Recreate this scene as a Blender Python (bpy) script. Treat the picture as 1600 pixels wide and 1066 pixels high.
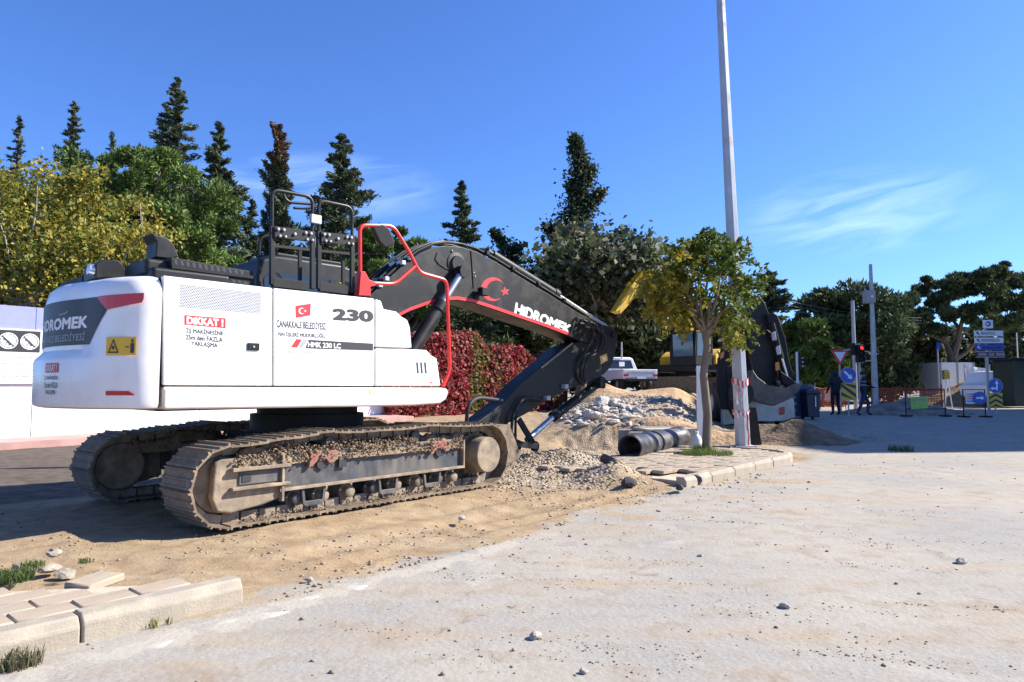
import bpy, math, random
import numpy as np
from mathutils import Vector, Matrix
R = math.radians
for o in list(bpy.data.objects): bpy.data.objects.remove(o)
scene = bpy.context.scene
col = scene.collection
random.seed(7); rng = np.random.default_rng(7)

# ------------------------------------------------------------------ camera, sky, sun, exposure
CAM_H, FOC, HOR = 1.33, 1067.0, 605.0            # metres, pixels of a 1600 px wide picture, horizon row
PITCH = math.atan((HOR - 533) / FOC)
cam = bpy.data.cameras.new('camera'); cam.sensor_width = 36; cam.lens = FOC * 36 / 1600
cam.clip_start = 0.05; cam.clip_end = 2000
camo = bpy.data.objects.new('camera', cam); col.objects.link(camo)
camo.location = (0, 0, CAM_H); camo.rotation_euler = (math.pi / 2 + PITCH, 0, 0)
scene.camera = camo
scene.render.resolution_x, scene.render.resolution_y = 1024, 682
SUN_EL, SUN_AZ = R(37), R(90 - 11)               # sun stands to the right, a little beyond the machine
world = bpy.data.worlds.new('World'); scene.world = world; world.use_nodes = True
wn, wl = world.node_tree.nodes, world.node_tree.links
wn.clear()
sky = wn.new('ShaderNodeTexSky'); sky.sky_type = 'NISHITA'; sky.sun_disc = False
sky.sun_elevation = SUN_EL; sky.sun_rotation = SUN_AZ
sky.air_density = 1.0; sky.dust_density = 0.3; sky.ozone_density = 3.0
hs = wn.new('ShaderNodeMixRGB'); hs.blend_type = 'MULTIPLY'; hs.inputs[0].default_value = 1
hs.inputs[2].default_value = (0.63, 0.93, 1.52, 1)
wl.new(sky.outputs[0], hs.inputs[1])
# thin cirrus by direction
tc = wn.new('ShaderNodeTexCoord')
def wmath(op, a, b=None):
    n = wn.new('ShaderNodeMath'); n.operation = op
    for i, q in enumerate((a, b)):
        if q is None: continue
        if isinstance(q, (int, float)): n.inputs[i].default_value = q
        else: wl.new(q, n.inputs[i])
    return n.outputs[0]
sp = wn.new('ShaderNodeSeparateXYZ'); wl.new(tc.outputs['Generated'], sp.inputs[0])
az = wmath('ARCTAN2', sp.outputs[0], sp.outputs[1]); el = wmath('ARCSINE', sp.outputs[2])
mpc = wn.new('ShaderNodeCombineXYZ')
wl.new(wmath('MULTIPLY', az, 7.0), mpc.inputs[0]); wl.new(wmath('MULTIPLY', wmath('SUBTRACT', el, wmath('MULTIPLY', az, 0.16)), 34.0), mpc.inputs[1])
nz = wn.new('ShaderNodeTexNoise'); nz.inputs['Scale'].default_value = 1.0; nz.inputs['Detail'].default_value = 7; nz.inputs['Distortion'].default_value = 0.9
wl.new(mpc.outputs[0], nz.inputs['Vector'])
def blob(a0, e0, wa, we):
    x = wmath('DIVIDE', wmath('SUBTRACT', az, a0), wa); y = wmath('DIVIDE', wmath('SUBTRACT', el, e0), we)
    r2 = wmath('ADD', wmath('MULTIPLY', x, x), wmath('MULTIPLY', y, y))
    return wmath('MAXIMUM', wmath('SUBTRACT', 1.0, r2), 0.0)
bl = wmath('ADD', blob(0.475, 0.225, 0.17, 0.062), wmath('MULTIPLY', blob(-0.27, 0.282, 0.19, 0.05), 0.8))
cm = wmath('MULTIPLY', bl, wmath('MAXIMUM', wmath('MULTIPLY', wmath('SUBTRACT', nz.outputs[0], 0.40), 2.6), 0.0))
cm = wmath('MINIMUM', wmath('MULTIPLY', cm, 0.34), 0.42)
cmix = wn.new('ShaderNodeMixRGB'); wl.new(cm, cmix.inputs[0]); wl.new(hs.outputs[0], cmix.inputs[1]); cmix.inputs[2].default_value = (9.5, 11.5, 14.0, 1)
bg = wn.new('ShaderNodeBackground'); bg.inputs[1].default_value = 0.070
wo = wn.new('ShaderNodeOutputWorld'); wl.new(cmix.outputs[0], bg.inputs[0]); wl.new(bg.outputs[0], wo.inputs[0])
sl = bpy.data.lights.new('sun', 'SUN'); sl.energy = 5.0; sl.angle = R(0.53); sl.color = (1, 0.94, 0.845)
so = bpy.data.objects.new('sun', sl); col.objects.link(so); so.location = (30, 0, 30)
so.rotation_euler = (0, math.pi / 2 - SUN_EL, math.pi / 2 - SUN_AZ)   # light travels towards -X and down
scene.view_settings.view_transform = 'Standard'; scene.view_settings.look = 'None'
scene.view_settings.exposure = 1.12; scene.view_settings.gamma = 1.0

# ------------------------------------------------------------------ helpers
def ray(px, py):
    a = (px - 800) / FOC; b = (533 - py) / FOC
    return np.array([a, math.cos(PITCH) - b * math.sin(PITCH), math.sin(PITCH) + b * math.cos(PITCH)])
def at(px, py, Y):                               # point on the ray at distance Y in front
    d = ray(px, py); t = Y / d[1]
    return Vector((d[0] * t, Y, CAM_H + d[2] * t))
def flat(px, py, z=0.0):
    d = ray(px, py); t = (z - CAM_H) / d[2]
    return Vector((d[0] * t, d[1] * t, z))
_lat = rng.random((64, 64, 4))
def vnoise(x, y, k=0):
    x = np.asarray(x, float); y = np.asarray(y, float)
    xi = np.floor(x).astype(int); yi = np.floor(y).astype(int); fx = x - xi; fy = y - yi
    fx = fx * fx * (3 - 2 * fx); fy = fy * fy * (3 - 2 * fy); L = _lat[:, :, k]
    g = lambda i, j: L[i % 64, j % 64]
    return (g(xi, yi) * (1 - fx) + g(xi + 1, yi) * fx) * (1 - fy) + (g(xi, yi + 1) * (1 - fx) + g(xi + 1, yi + 1) * fx) * fy
def fbm(x, y, o=4, k=0):
    s = 0; a = 0.5; x = np.asarray(x, float); y = np.asarray(y, float)
    for i in range(o): s = s + a * (vnoise(x, y, k) - 0.5); x = x * 2.03 + 11.3; y = y * 2.03 + 5.7; a *= 0.5
    return s
def sstep(a, b, x):
    t = np.clip((np.asarray(x, float) - a) / (b - a), 0, 1); return t * t * (3 - 2 * t)

def tag(o, label=None, cat=None, group=None, kind=None):
    if label: o['label'] = label
    if cat: o['category'] = cat
    if group: o['group'] = group
    if kind: o['kind'] = kind
    return o
def empty(name, loc=(0, 0, 0), rz=0):
    o = bpy.data.objects.new(name, None); col.objects.link(o); o.location = loc; o.rotation_euler = (0, 0, rz); o.empty_display_size = 0.2
    return o
def link(name, me, mt, parent=None):
    o = bpy.data.objects.new(name, me); col.objects.link(o)
    if mt is not None and not me.materials: me.materials.append(mt)
    if parent is not None: o.parent = parent
    return o
def copy_tree(o, parent=None):
    c = o.copy(); col.objects.link(c); c.parent = parent
    for ch in list(o.children): copy_tree(ch, c)
    return c
def frame(d):
    d = Vector(d).normalized(); a = Vector((0, 0, 1)) if abs(d.z) < 0.95 else Vector((1, 0, 0))
    x = d.cross(a).normalized(); return x, d.cross(x).normalized()
class MB:
    def __init__(s): s.v = []; s.f = []
    def add(s, vs, fs):
        n = len(s.v); s.v += [tuple(p) for p in vs]; s.f += [tuple(i + n for i in f) for f in fs]; return s
    def box(s, c, d, m=None):
        hx, hy, hz = d[0] / 2, d[1] / 2, d[2] / 2
        vs = [Vector((x * hx, y * hy, z * hz)) for x in (-1, 1) for y in (-1, 1) for z in (-1, 1)]
        if m is not None: vs = [m @ p for p in vs]
        vs = [p + Vector(c) for p in vs]
        return s.add(vs, [(0, 1, 3, 2), (4, 6, 7, 5), (0, 4, 5, 1), (2, 3, 7, 6), (0, 2, 6, 4), (1, 5, 7, 3)])
    def bar(s, p0, p1, w, h):                     # box beam between two points
        p0, p1 = Vector(p0), Vector(p1); x, y = frame(p1 - p0); vs = []
        for p in (p0, p1):
            for a, b in ((-1, -1), (1, -1), (1, 1), (-1, 1)): vs.append(p + x * a * w / 2 + y * b * h / 2)
        return s.add(vs, [(3, 2, 1, 0), (4, 5, 6, 7)] + [(i, (i + 1) % 4, (i + 1) % 4 + 4, i + 4) for i in range(4)])
    def tube(s, pts, r, n=8, cap=True):
        pts = [Vector(p) for p in pts]; rr = r if isinstance(r, (list, tuple)) else [r] * len(pts); rings = []; px = None
        for i, p in enumerate(pts):
            t = (pts[min(i + 1, len(pts) - 1)] - pts[max(i - 1, 0)]).normalized()
            if px is None: x, y = frame(t)
            else:
                x = px - t * px.dot(t); x = x.normalized() if x.length > 1e-6 else frame(t)[0]; y = t.cross(x)
            px = x; rings.append([p + (x * math.cos(k * 2 * math.pi / n) + y * math.sin(k * 2 * math.pi / n)) * rr[i] for k in range(n)])
        vs = [q for r_ in rings for q in r_]; fs = []
        for i in range(len(pts) - 1):
            for k in range(n):
                a = i * n + k; b = i * n + (k + 1) % n; fs.append((a, b, b + n, a + n))
        if cap: fs.append(tuple(range(n - 1, -1, -1))); fs.append(tuple(range((len(pts) - 1) * n, len(pts) * n)))
        return s.add(vs, fs)
    def cyl(s, p0, p1, r0, r1=None, n=16): return s.tube([p0, p1], [r0, r0 if r1 is None else r1], n)
    def lathe(s, p0, ax, prof, n=24):             # prof: (distance along axis, radius)
        ax = Vector(ax).normalized(); return s.tube_prof(Vector(p0), ax, prof, n)
    def tube_prof(s, p0, ax, prof, n):
        x, y = frame(ax); vs = []; fs = []
        for (t, r) in prof:
            for k in range(n): a = 2 * math.pi * k / n; vs.append(p0 + ax * t + (x * math.cos(a) + y * math.sin(a)) * r)
        for i in range(len(prof) - 1):
            for k in range(n):
                a = i * n + k; b = i * n + (k + 1) % n; fs.append((a, b, b + n, a + n))
        fs.append(tuple(range(n - 1, -1, -1))); fs.append(tuple(range((len(prof) - 1) * n, len(prof) * n)))
        return s.add(vs, fs)
    def prism(s, poly, fn, a, b):                 # poly 2-D, fn(p, t) -> 3-D, between t=a and t=b
        n = len(poly); vs = [fn(p, a) for p in poly] + [fn(p, b) for p in poly]
        return s.add(vs, [tuple(range(n - 1, -1, -1)), tuple(range(n, 2 * n))] + [(i, (i + 1) % n, (i + 1) % n + n, i + n) for i in range(n)])
    def mesh(s, name, smooth=None):
        me = bpy.data.meshes.new(name); me.from_pydata(s.v, [], s.f); me.validate()
        import bmesh
        bm = bmesh.new(); bm.from_mesh(me); bmesh.ops.recalc_face_normals(bm, faces=bm.faces); bm.to_mesh(me); bm.free()
        if smooth is not None:
            me.shade_smooth(); me.set_sharp_from_angle(angle=R(smooth))
        me.update(); return me
    def build(s, name, mt, parent=None, bevel=0, smooth=35, seg=2):
        o = link(name, s.mesh(name, smooth), mt, parent)
        if bevel:
            b = o.modifiers.new('bevel', 'BEVEL'); b.width = bevel; b.segments = seg; b.limit_method = 'ANGLE'; b.angle_limit = R(40); b.harden_normals = True
        return o
def fast_mesh(name, V, F, cols=None):              # V (n,3), F (m,k) arrays, optional per-face colours
    V = np.asarray(V, np.float32); F = np.asarray(F, np.int32); k = F.shape[1]
    me = bpy.data.meshes.new(name); me.vertices.add(len(V)); me.vertices.foreach_set('co', V.ravel())
    me.loops.add(F.size); me.loops.foreach_set('vertex_index', F.ravel())
    me.polygons.add(len(F)); me.polygons.foreach_set('loop_start', np.arange(0, F.size, k, dtype=np.int32))
    if cols is not None:
        a = me.color_attributes.new('Col', 'FLOAT_COLOR', 'CORNER')
        c = np.ones((len(F), k, 4), np.float32); c[:, :, :3] = np.asarray(cols)[:, None, :]; a.data.foreach_set('color', c.ravel())
    me.update(calc_edges=True); return me

# ------------------------------------------------------------------ materials
MATS = {}
def nn(nt, t, **kw):
    n = nt.nodes.new(t)
    for k, q in kw.items(): setattr(n, k, q)
    return n
def pm(name, base, rough=0.6, metal=0.0, var=0.12, scale=6.0, bump=0.0, bscale=None, dirt=None, damt=0.0, dscale=2.5, coat=0.0, spec=0.5, detail=6, stretch=None, rand=0.0):
    if name in MATS: return MATS[name]
    m = bpy.data.materials.new(name); m.use_nodes = True; nt = m.node_tree; L = nt.links; b = nt.nodes['Principled BSDF']
    tc = nn(nt, 'ShaderNodeTexCoord'); vec = tc.outputs['Object']
    if stretch:
        mp = nn(nt, 'ShaderNodeMapping'); mp.inputs['Scale'].default_value = stretch; L.new(vec, mp.inputs[0]); vec = mp.outputs[0]
    n1 = nn(nt, 'ShaderNodeTexNoise'); n1.inputs['Scale'].default_value = scale; n1.inputs['Detail'].default_value = detail; L.new(vec, n1.inputs['Vector'])
    rp = nn(nt, 'ShaderNodeMapRange'); rp.inputs[1].default_value = 0.3; rp.inputs[2].default_value = 0.7
    rp.inputs[3].default_value = 1 - var; rp.inputs[4].default_value = 1 + var; L.new(n1.outputs[0], rp.inputs[0])
    mx = nn(nt, 'ShaderNodeMixRGB', blend_type='MULTIPLY'); mx.inputs[0].default_value = 1; mx.inputs[1].default_value = (*base, 1); L.new(rp.outputs[0], mx.inputs[2])
    outc = mx.outputs[0]
    if rand:
        oi = nn(nt, 'ShaderNodeObjectInfo'); ro = nn(nt, 'ShaderNodeMapRange'); ro.inputs[3].default_value = 1 - rand; ro.inputs[4].default_value = 1 + rand; L.new(oi.outputs['Random'], ro.inputs[0])
        m3 = nn(nt, 'ShaderNodeMixRGB', blend_type='MULTIPLY'); m3.inputs[0].default_value = 1; L.new(outc, m3.inputs[1]); L.new(ro.outputs[0], m3.inputs[2]); outc = m3.outputs[0]
    if dirt:
        n2 = nn(nt, 'ShaderNodeTexNoise'); n2.inputs['Scale'].default_value = dscale; n2.inputs['Detail'].default_value = 8; n2.inputs['Roughness'].default_value = 0.65; L.new(vec, n2.inputs['Vector'])
        r2 = nn(nt, 'ShaderNodeMapRange'); c = 0.62 - 0.35 * damt; r2.inputs[1].default_value = c - 0.1; r2.inputs[2].default_value = c + 0.14; L.new(n2.outputs[0], r2.inputs[0]); r2.inputs[4].default_value = min(1, 0.35 + damt)
        m2 = nn(nt, 'ShaderNodeMixRGB'); L.new(r2.outputs[0], m2.inputs[0]); L.new(outc, m2.inputs[1]); m2.inputs[2].default_value = (*dirt, 1); outc = m2.outputs[0]
        rr = nn(nt, 'ShaderNodeMapRange'); rr.inputs[3].default_value = rough; rr.inputs[4].default_value = 0.9; L.new(r2.outputs[0], rr.inputs[0]); L.new(rr.outputs[0], b.inputs['Roughness'])
    else: b.inputs['Roughness'].default_value = rough
    L.new(outc, b.inputs['Base Color']); b.inputs['Metallic'].default_value = metal
    b.inputs['Coat Weight'].default_value = coat; b.inputs['Specular IOR Level'].default_value = spec
    if bump:
        n3 = nn(nt, 'ShaderNodeTexNoise'); n3.inputs['Scale'].default_value = bscale or scale * 4; n3.inputs['Detail'].default_value = 6; L.new(vec, n3.inputs['Vector'])
        bp = nn(nt, 'ShaderNodeBump'); bp.inputs['Strength'].default_value = 0.8; bp.inputs['Distance'].default_value = bump; L.new(n3.outputs[0], bp.inputs['Height']); L.new(bp.outputs[0], b.inputs['Normal'])
    MATS[name] = m; return m
def leafmat(name, trans=0.3, rough=0.6, mul=(1, 1, 1)):
    if name in MATS: return MATS[name]
    m = bpy.data.materials.new(name); m.use_nodes = True; nt = m.node_tree; L = nt.links; b = nt.nodes['Principled BSDF']
    a = nn(nt, 'ShaderNodeVertexColor', layer_name='Col'); b.inputs['Roughness'].default_value = rough
    L.new(a.outputs[0], b.inputs['Base Color']); b.inputs['Specular IOR Level'].default_value = 0.25
    t = nn(nt, 'ShaderNodeBsdfTranslucent'); L.new(a.outputs[0], t.inputs[0])
    mx = nn(nt, 'ShaderNodeMixShader'); mx.inputs[0].default_value = trans
    L.new(b.outputs[0], mx.inputs[1]); L.new(t.outputs[0], mx.inputs[2]); L.new(mx.outputs[0], nt.nodes['Material Output'].inputs[0])
    MATS[name] = m; return m
def glassmat(name, c=(0.02, 0.025, 0.03)):
    if name in MATS: return MATS[name]
    m = bpy.data.materials.new(name); m.use_nodes = True; b = m.node_tree.nodes['Principled BSDF']
    b.inputs['Base Color'].default_value = (*c, 1); b.inputs['Roughness'].default_value = 0.04; b.inputs['Specular IOR Level'].default_value = 0.8
    MATS[name] = m; return m
DUST = (0.42, 0.34, 0.25)
M_white = pm('white_paint', (0.80, 0.80, 0.80), 0.28, var=0.02, coat=0.3, dirt=(0.66, 0.60, 0.52), damt=0.16, dscale=2.2)
M_skirt = pm('white_paint_dusty', (0.78, 0.77, 0.75), 0.4, var=0.03, dirt=(0.60, 0.50, 0.38), damt=0.42, dscale=1.8)
M_black = pm('black_paint', (0.010, 0.0102, 0.011), 0.46, var=0.15, dirt=(0.045, 0.042, 0.038), damt=0.12, dscale=3, spec=0.35)
M_satin = pm('black_satin', (0.009, 0.0092, 0.010), 0.58, var=0.2, dirt=(0.045, 0.042, 0.04), damt=0.15, spec=0.3)
M_red = pm('red_paint', (0.62, 0.028, 0.02), 0.38, var=0.06)
M_redlens = pm('red_lens', (0.50, 0.012, 0.016), 0.15, var=0.08, scale=40)
M_chrome = pm('chrome', (0.62, 0.60, 0.57), 0.3, metal=0.85, var=0.05)
M_rubber = pm('rubber', (0.02, 0.02, 0.02), 0.7, var=0.2)
M_steelmud = pm('muddy_steel', (0.235, 0.175, 0.115), 0.75, var=0.28, scale=9, bump=0.006, bscale=30, dirt=(0.10, 0.075, 0.052), damt=0.38, dscale=7, rand=.28)
M_mud = pm('dried_mud', (0.215, 0.155, 0.098), 0.95, var=0.35, scale=14, bump=0.02, bscale=26)
M_framemud = pm('frame_paint_muddy', (0.055, 0.06, 0.068), 0.5, var=0.3, dirt=(0.26, 0.21, 0.15), damt=0.2, dscale=3.4, stretch=(1, 1, 0.5))
M_framedust = pm('frame_dust', (0.29, 0.225, 0.155), 0.85, var=0.3, scale=9, bump=.004, dirt=(0.09, 0.08, 0.072), damt=0.26, dscale=5)
M_redmud = pm('red_paint_muddy', (0.34, 0.03, 0.02), 0.6, var=0.15, dirt=(0.22, 0.15, 0.11), damt=0.62, dscale=9)
M_concrete = pm('concrete', (0.37, 0.335, 0.285), 0.9, var=0.14, scale=7, bump=0.004, bscale=60, dirt=(0.40, 0.33, 0.25), damt=0.3, dscale=3)
M_kerb = pm('kerb_concrete', (0.37, 0.315, 0.24), 0.9, var=0.16, scale=5, bump=0.004, bscale=70, rand=.1, dirt=(0.27, 0.235, 0.19), damt=0.4, dscale=4)
M_tile = pm('pink_paver', (0.32, 0.24, 0.19), 0.9, var=0.2, scale=3, bump=0.003, bscale=80, rand=.15, dirt=(0.36, 0.295, 0.215), damt=0.75, dscale=2.2)
M_tileg = pm('grey_paver', (0.31, 0.265, 0.215), 0.9, var=0.2, scale=3, bump=0.003, bscale=80, rand=.2, dirt=(0.33, 0.255, 0.175), damt=0.5, dscale=2.2)
M_rock = pm('rubble', (0.45, 0.40, 0.34), 0.95, var=0.3, scale=5, bump=0.01, bscale=20)
M_dark = pm('dark_asphalt_chunk', (0.06, 0.058, 0.055), 0.9, var=0.3, scale=20, bump=0.006, bscale=60)
M_galv = pm('galvanised', (0.42, 0.44, 0.46), 0.45, metal=0.35, var=0.1, scale=3, dirt=(0.35, 0.34, 0.32), damt=0.2)
M_wht = pm('white_plain', (0.78, 0.78, 0.78), 0.6, var=0.03)
M_print = pm('print_dark', (0.035, 0.035, 0.04), 0.5, var=0.05)
M_printw = pm('print_white', (0.80, 0.80, 0.80), 0.45, var=0.02)
M_printr = pm('print_red', (0.66, 0.03, 0.035), 0.45, var=0.03)
M_printy = pm('print_yellow', (0.72, 0.43, 0.02), 0.45, var=0.04)
M_printb = pm('print_blue', (0.015, 0.08, 0.42), 0.4, var=0.05)
M_grey = pm('print_grey', (0.35, 0.36, 0.37), 0.5, var=0.04)
M_bark = pm('bark', (0.16, 0.12, 0.09), 0.95, var=0.35, scale=10, bump=0.02, bscale=25, stretch=(1, 1, 0.25))
M_barkpale = pm('bark_pale', (0.36, 0.32, 0.27), 0.95, var=0.3, scale=10, bump=0.01, bscale=25, stretch=(1, 1, 0.3))
M_yellow = pm('yellow_paint', (0.72, 0.42, 0.015), 0.4, var=0.06, dirt=(0.4, 0.32, 0.2), damt=0.15)
M_glass = glassmat('dark_glass')
# ------------------------------------------------------------------ ground
RD = R(40); E = (math.sin(RD), math.cos(RD)); N = (math.cos(RD), -math.sin(RD)); K0 = (-1.67, 4.35)
def st(x, y): return (x - K0[0]) * E[0] + (y - K0[1]) * E[1], (x - K0[0]) * N[0] + (y - K0[1]) * N[1]
def sw(s, t, z=0.0): return Vector((K0[0] + s * E[0] + t * N[0], K0[1] + s * E[1] + t * N[1], z))
def gbase(x, y):
    x = np.asarray(x, float); y = np.asarray(y, float); s, t = st(x, y)
    z = 0.25 * sstep(14, 27, y)
    # terrace behind the trench
    m = sstep(0.3, 2.6, x - 0.10 * (y - 17)) * (1 - sstep(-1.3, 0.6, x - 0.285 * y)) * (1 - sstep(46, 60, y))
    z = z + m * (0.50 * sstep(16.9, 17.6, y) + 0.36 * sstep(18, 26, y))
    z = z - 0.28 * sstep(14.6, 15.4, y) * (1 - sstep(16.6, 17.2, y)) * sstep(0.8, 1.8, x) * (1 - sstep(4.6, 5.6, x))
    # gravel berm by the bucket, small ridge at the broken island end
    z = z + 0.34 * np.exp(-((x - 0.75) / 0.95) ** 2 - ((y - 11.3) / 0.95) ** 2)
    z = z + 0.16 * np.exp(-((x - 1.45) / 0.35) ** 2 - ((y - 9.75) / 0.4) ** 2) + 0.11 * np.exp(-((s - 6.0) / 0.45) ** 2 - ((t + 0.85) / 0.75) ** 2)
    return z
def gfull(x, y):
    s, t = st(x, y); z = gbase(x, y)
    dirt = 1 - sstep(-0.25, 0.15, t + 0.5 * fbm(x * 1.5, y * 1.5, 3))
    rough = 0.5 * np.exp(-((s - 6.0) / 0.6) ** 2 - ((t + 0.9) / 0.8) ** 2) + np.exp(-((x - 0.9) / 1.5) ** 2 - ((y - 11.2) / 1.9) ** 2) + 0.9 * sstep(16, 17, y) * sstep(0, 2, x) * (1 - sstep(9, 12, x)) * (1 - sstep(40, 50, y))
    z = z + dirt * (0.06 * fbm(x * 1.1, y * 1.1, 4) + 0.035 * fbm(x * 6, y * 6, 4, 1)) + rough * ((0.16 + 0.2 * sstep(15, 17, y)) * fbm(x * 2.2, y * 2.2, 5, 2) + 0.06 * fbm(x * 9, y * 9, 3, 3))
    for t0, w0, a0 in ((-.75, .16, .035), (-1.45, .2, .03), (-.35, .1, .02)):      # wheel ruts pressed into the soil along the road
        z = z - dirt * sstep(0.3, 1.5, s) * (1 - sstep(4.5, 6, s)) * a0 * (0.5 + vnoise(s * 2.2, t0 * 9, 1)) * (np.exp(-((t - t0 + 0.3 * fbm(s * 0.7, t0 * 5, 2)) / w0) ** 2) - 0.6 * np.exp(-((t - t0 - w0 * 1.9 + 0.3 * fbm(s * 0.7, t0 * 5, 2)) / (w0 * .7)) ** 2))
    z = z + (1 - dirt) * 0.012 * fbm(x * 0.8, y * 0.8, 3, 2) - dirt * 0.02
    return z
def G(px, py):
    p = flat(px, py)
    for i in range(12): p = flat(px, py, float(gbase(p.x, p.y)))
    return p
def grow(a, b, st0, k):
    out = [a]; d = st0
    while abs(out[-1] - a) < abs(b - a): d *= k; out.append(out[-1] + (d if b > a else -d))
    return out[1:]
xs = np.array(sorted(grow(-6, -260, 0.05, 1.13)) + list(np.arange(-6, 9.001, 0.05)) + grow(9, 320, 0.05, 1.12))
ys = np.array(sorted(grow(2.2, -120, 0.05, 1.2)) + list(np.arange(2.2, 18.001, 0.05)) + grow(18, 620, 0.05, 1.07))
XX, YY = np.meshgrid(xs, ys); ZZ = gfull(XX, YY)
V = np.stack([XX, YY, ZZ], -1).reshape(-1, 3); nx = len(xs); ny = len(ys)
I = (np.arange(ny - 1)[:, None] * nx + np.arange(nx - 1)[None]).ravel()
gme = fast_mesh('ground', V, np.stack([I, I + 1, I + 1 + nx, I + nx], 1))
S_, T_ = st(XX, YY)
wob = 0.55 * fbm(XX * 1.3, YY * 1.3, 4)
gm = np.zeros((ny, nx, 4), np.float32)
gm[..., 0] = (1 - sstep(-0.45, 0.50, T_ + wob * 1.3)) * (1 - sstep(60, 75, YY))                        # bare soil
gm[..., 0] = np.maximum(gm[..., 0], 0.55 * np.exp(-((S_ - 4.2) / 2.2) ** 2 - ((T_ - 0.35) / 0.7) ** 2) * (0.6 + 2 * fbm(XX * 2, YY * 2, 3, 1)))
gm[..., 1] = np.clip(np.exp(-((XX - 0.8) / 1.5) ** 2 - ((YY - 11.6) / 2.2) ** 2) * 1.7 + sstep(13, 15, YY) * sstep(0.2, 1.5, XX) * (1 - sstep(9, 12, XX)) * 0.5, 0, 1)   # gravel
gm[..., 2] = np.exp(-((T_ - 0.28 - 0.1 * wob) / 0.14) ** 2) * (1 - sstep(1.5, 4.0, S_)) * (0.75 + 0.8 * fbm(XX * 3, YY * 3, 3))              # old pale gutter strip
gm[..., 3] = sstep(5.0, 6.2, -T_ + wob) * (1 - sstep(3.0, 5.0, S_ - 0.0)) * 1.0                           # old asphalt behind the machine, shade painted into its dark tone
gm[..., 0] *= 1 - sstep(0, 2.0, XX - 0.33 * YY) * sstep(12, 15, YY)
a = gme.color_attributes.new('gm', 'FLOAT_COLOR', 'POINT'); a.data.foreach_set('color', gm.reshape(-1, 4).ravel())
gme.shade_smooth()
gmat = bpy.data.materials.new('ground_mat'); gmat.use_nodes = True; nt = gmat.node_tree; L = nt.links; b = nt.nodes['Principled BSDF']
def gn(scale, detail=8, rough=0.6, dist=0.0, vec=None):
    n = nn(nt, 'ShaderNodeTexNoise'); n.inputs['Scale'].default_value = scale; n.inputs['Detail'].default_value = detail; n.inputs['Roughness'].default_value = rough; n.inputs['Distortion'].default_value = dist
    L.new(vec or tcg.outputs['Object'], n.inputs['Vector']); return n.outputs[0]
def mr(x, a, b_, c=0.0, d=1.0):
    n = nn(nt, 'ShaderNodeMapRange'); n.inputs[1].default_value = a; n.inputs[2].default_value = b_; n.inputs[3].default_value = c; n.inputs[4].default_value = d; L.new(x, n.inputs[0]); return n.outputs[0]
def mixc(f, a, b_, mode='MIX'):
    n = nn(nt, 'ShaderNodeMixRGB', blend_type=mode)
    for i, q in enumerate((f, a, b_)):
        if isinstance(q, (int, float)): n.inputs[i].default_value = q
        elif isinstance(q, tuple): n.inputs[i].default_value = (*q, 1)
        else: L.new(q, n.inputs[i])
    return n.outputs[0]
def mth(op, a, b_):
    n = nn(nt, 'ShaderNodeMath', operation=op)
    for i, q in enumerate((a, b_)):
        if isinstance(q, (int, float)): n.inputs[i].default_value = q
        else: L.new(q, n.inputs[i])
    return n.outputs[0]
tcg = nn(nt, 'ShaderNodeTexCoord')
mpg = nn(nt, 'ShaderNodeMapping'); mpg.inputs['Rotation'].default_value = (0, 0, R(-50)); mpg.inputs['Scale'].default_value = (0.35, 1.6, 1); L.new(tcg.outputs['Object'], mpg.inputs[0])
at_ = nn(nt, 'ShaderNodeVertexColor', layer_name='gm'); sc = nn(nt, 'ShaderNodeSeparateColor'); L.new(at_.outputs[0], sc.inputs[0])
fine = gn(55, 5, 0.7); mid = gn(4.5, 8, 0.62); big = gn(0.55, 6, 0.6); streak = gn(1.6, 7, 0.62, 0.6, mpg.outputs[0])
asph = mixc(mr(fine, 0.3, 0.7), (0.20, 0.192, 0.175), (0.335, 0.322, 0.295))
asph = mixc(mr(big, 0.36, 0.60, 0.1, 0.7), asph, (0.385, 0.345, 0.28))                # pale dust
asph = mixc(mth('MULTIPLY', mr(streak, 0.48, 0.68, 0, 0.75), mr(big, 0.30, 0.55)), asph, (0.34, 0.255, 0.165))   # tracked soil
asph = mixc(mr(mid, 0.50, 0.68, 0, 0.6), asph, (0.25, 0.20, 0.145)); asph = mixc(mr(gn(160, 3, 0.6), 0.60, 0.72, 0, 0.7), asph, (0.12, 0.105, 0.09))
patch = gn(1.1, 9, 0.68, 0.4); asph = mixc(mr(patch, 0.56, 0.68, 0, 0.75), asph, (0.25, 0.19, 0.13)); asph = mixc(mr(patch, 0.30, 0.40, 0.55, 0), asph, (0.42, 0.39, 0.33))
soil = mixc(mr(mid, 0.3, 0.7), (0.235, 0.16, 0.088), (0.40, 0.295, 0.175)); soil = mixc(mr(streak, 0.48, 0.7, 0, 0.6), soil, (0.41, 0.335, 0.235)); soil = mixc(mr(fine, 0.35, 0.75, 0, 0.5), soil, (0.22, 0.155, 0.095)); soil = mixc(mr(gn(2.1, 9, 0.7, 0.8), 0.56, 0.68, 0, 0.7), soil, (0.19, 0.125, 0.07))
vor = nn(nt, 'ShaderNodeTexVoronoi'); vor.inputs['Scale'].default_value = 26; L.new(tcg.outputs['Object'], vor.inputs['Vector'])
grav = mixc(mr(vor.outputs['Color'], 0.2, 0.8), (0.26, 0.205, 0.14), (0.47, 0.40, 0.31)); grav = mixc(mr(mid, 0.45, 0.65, 0, 0.7), grav, (0.33, 0.235, 0.14))
old = mixc(mr(mid, 0.3, 0.7), (0.07, 0.054, 0.04), (0.15, 0.12, 0.09))  # ground behind the machine: dark brown base with shade mixed into the colour
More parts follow.
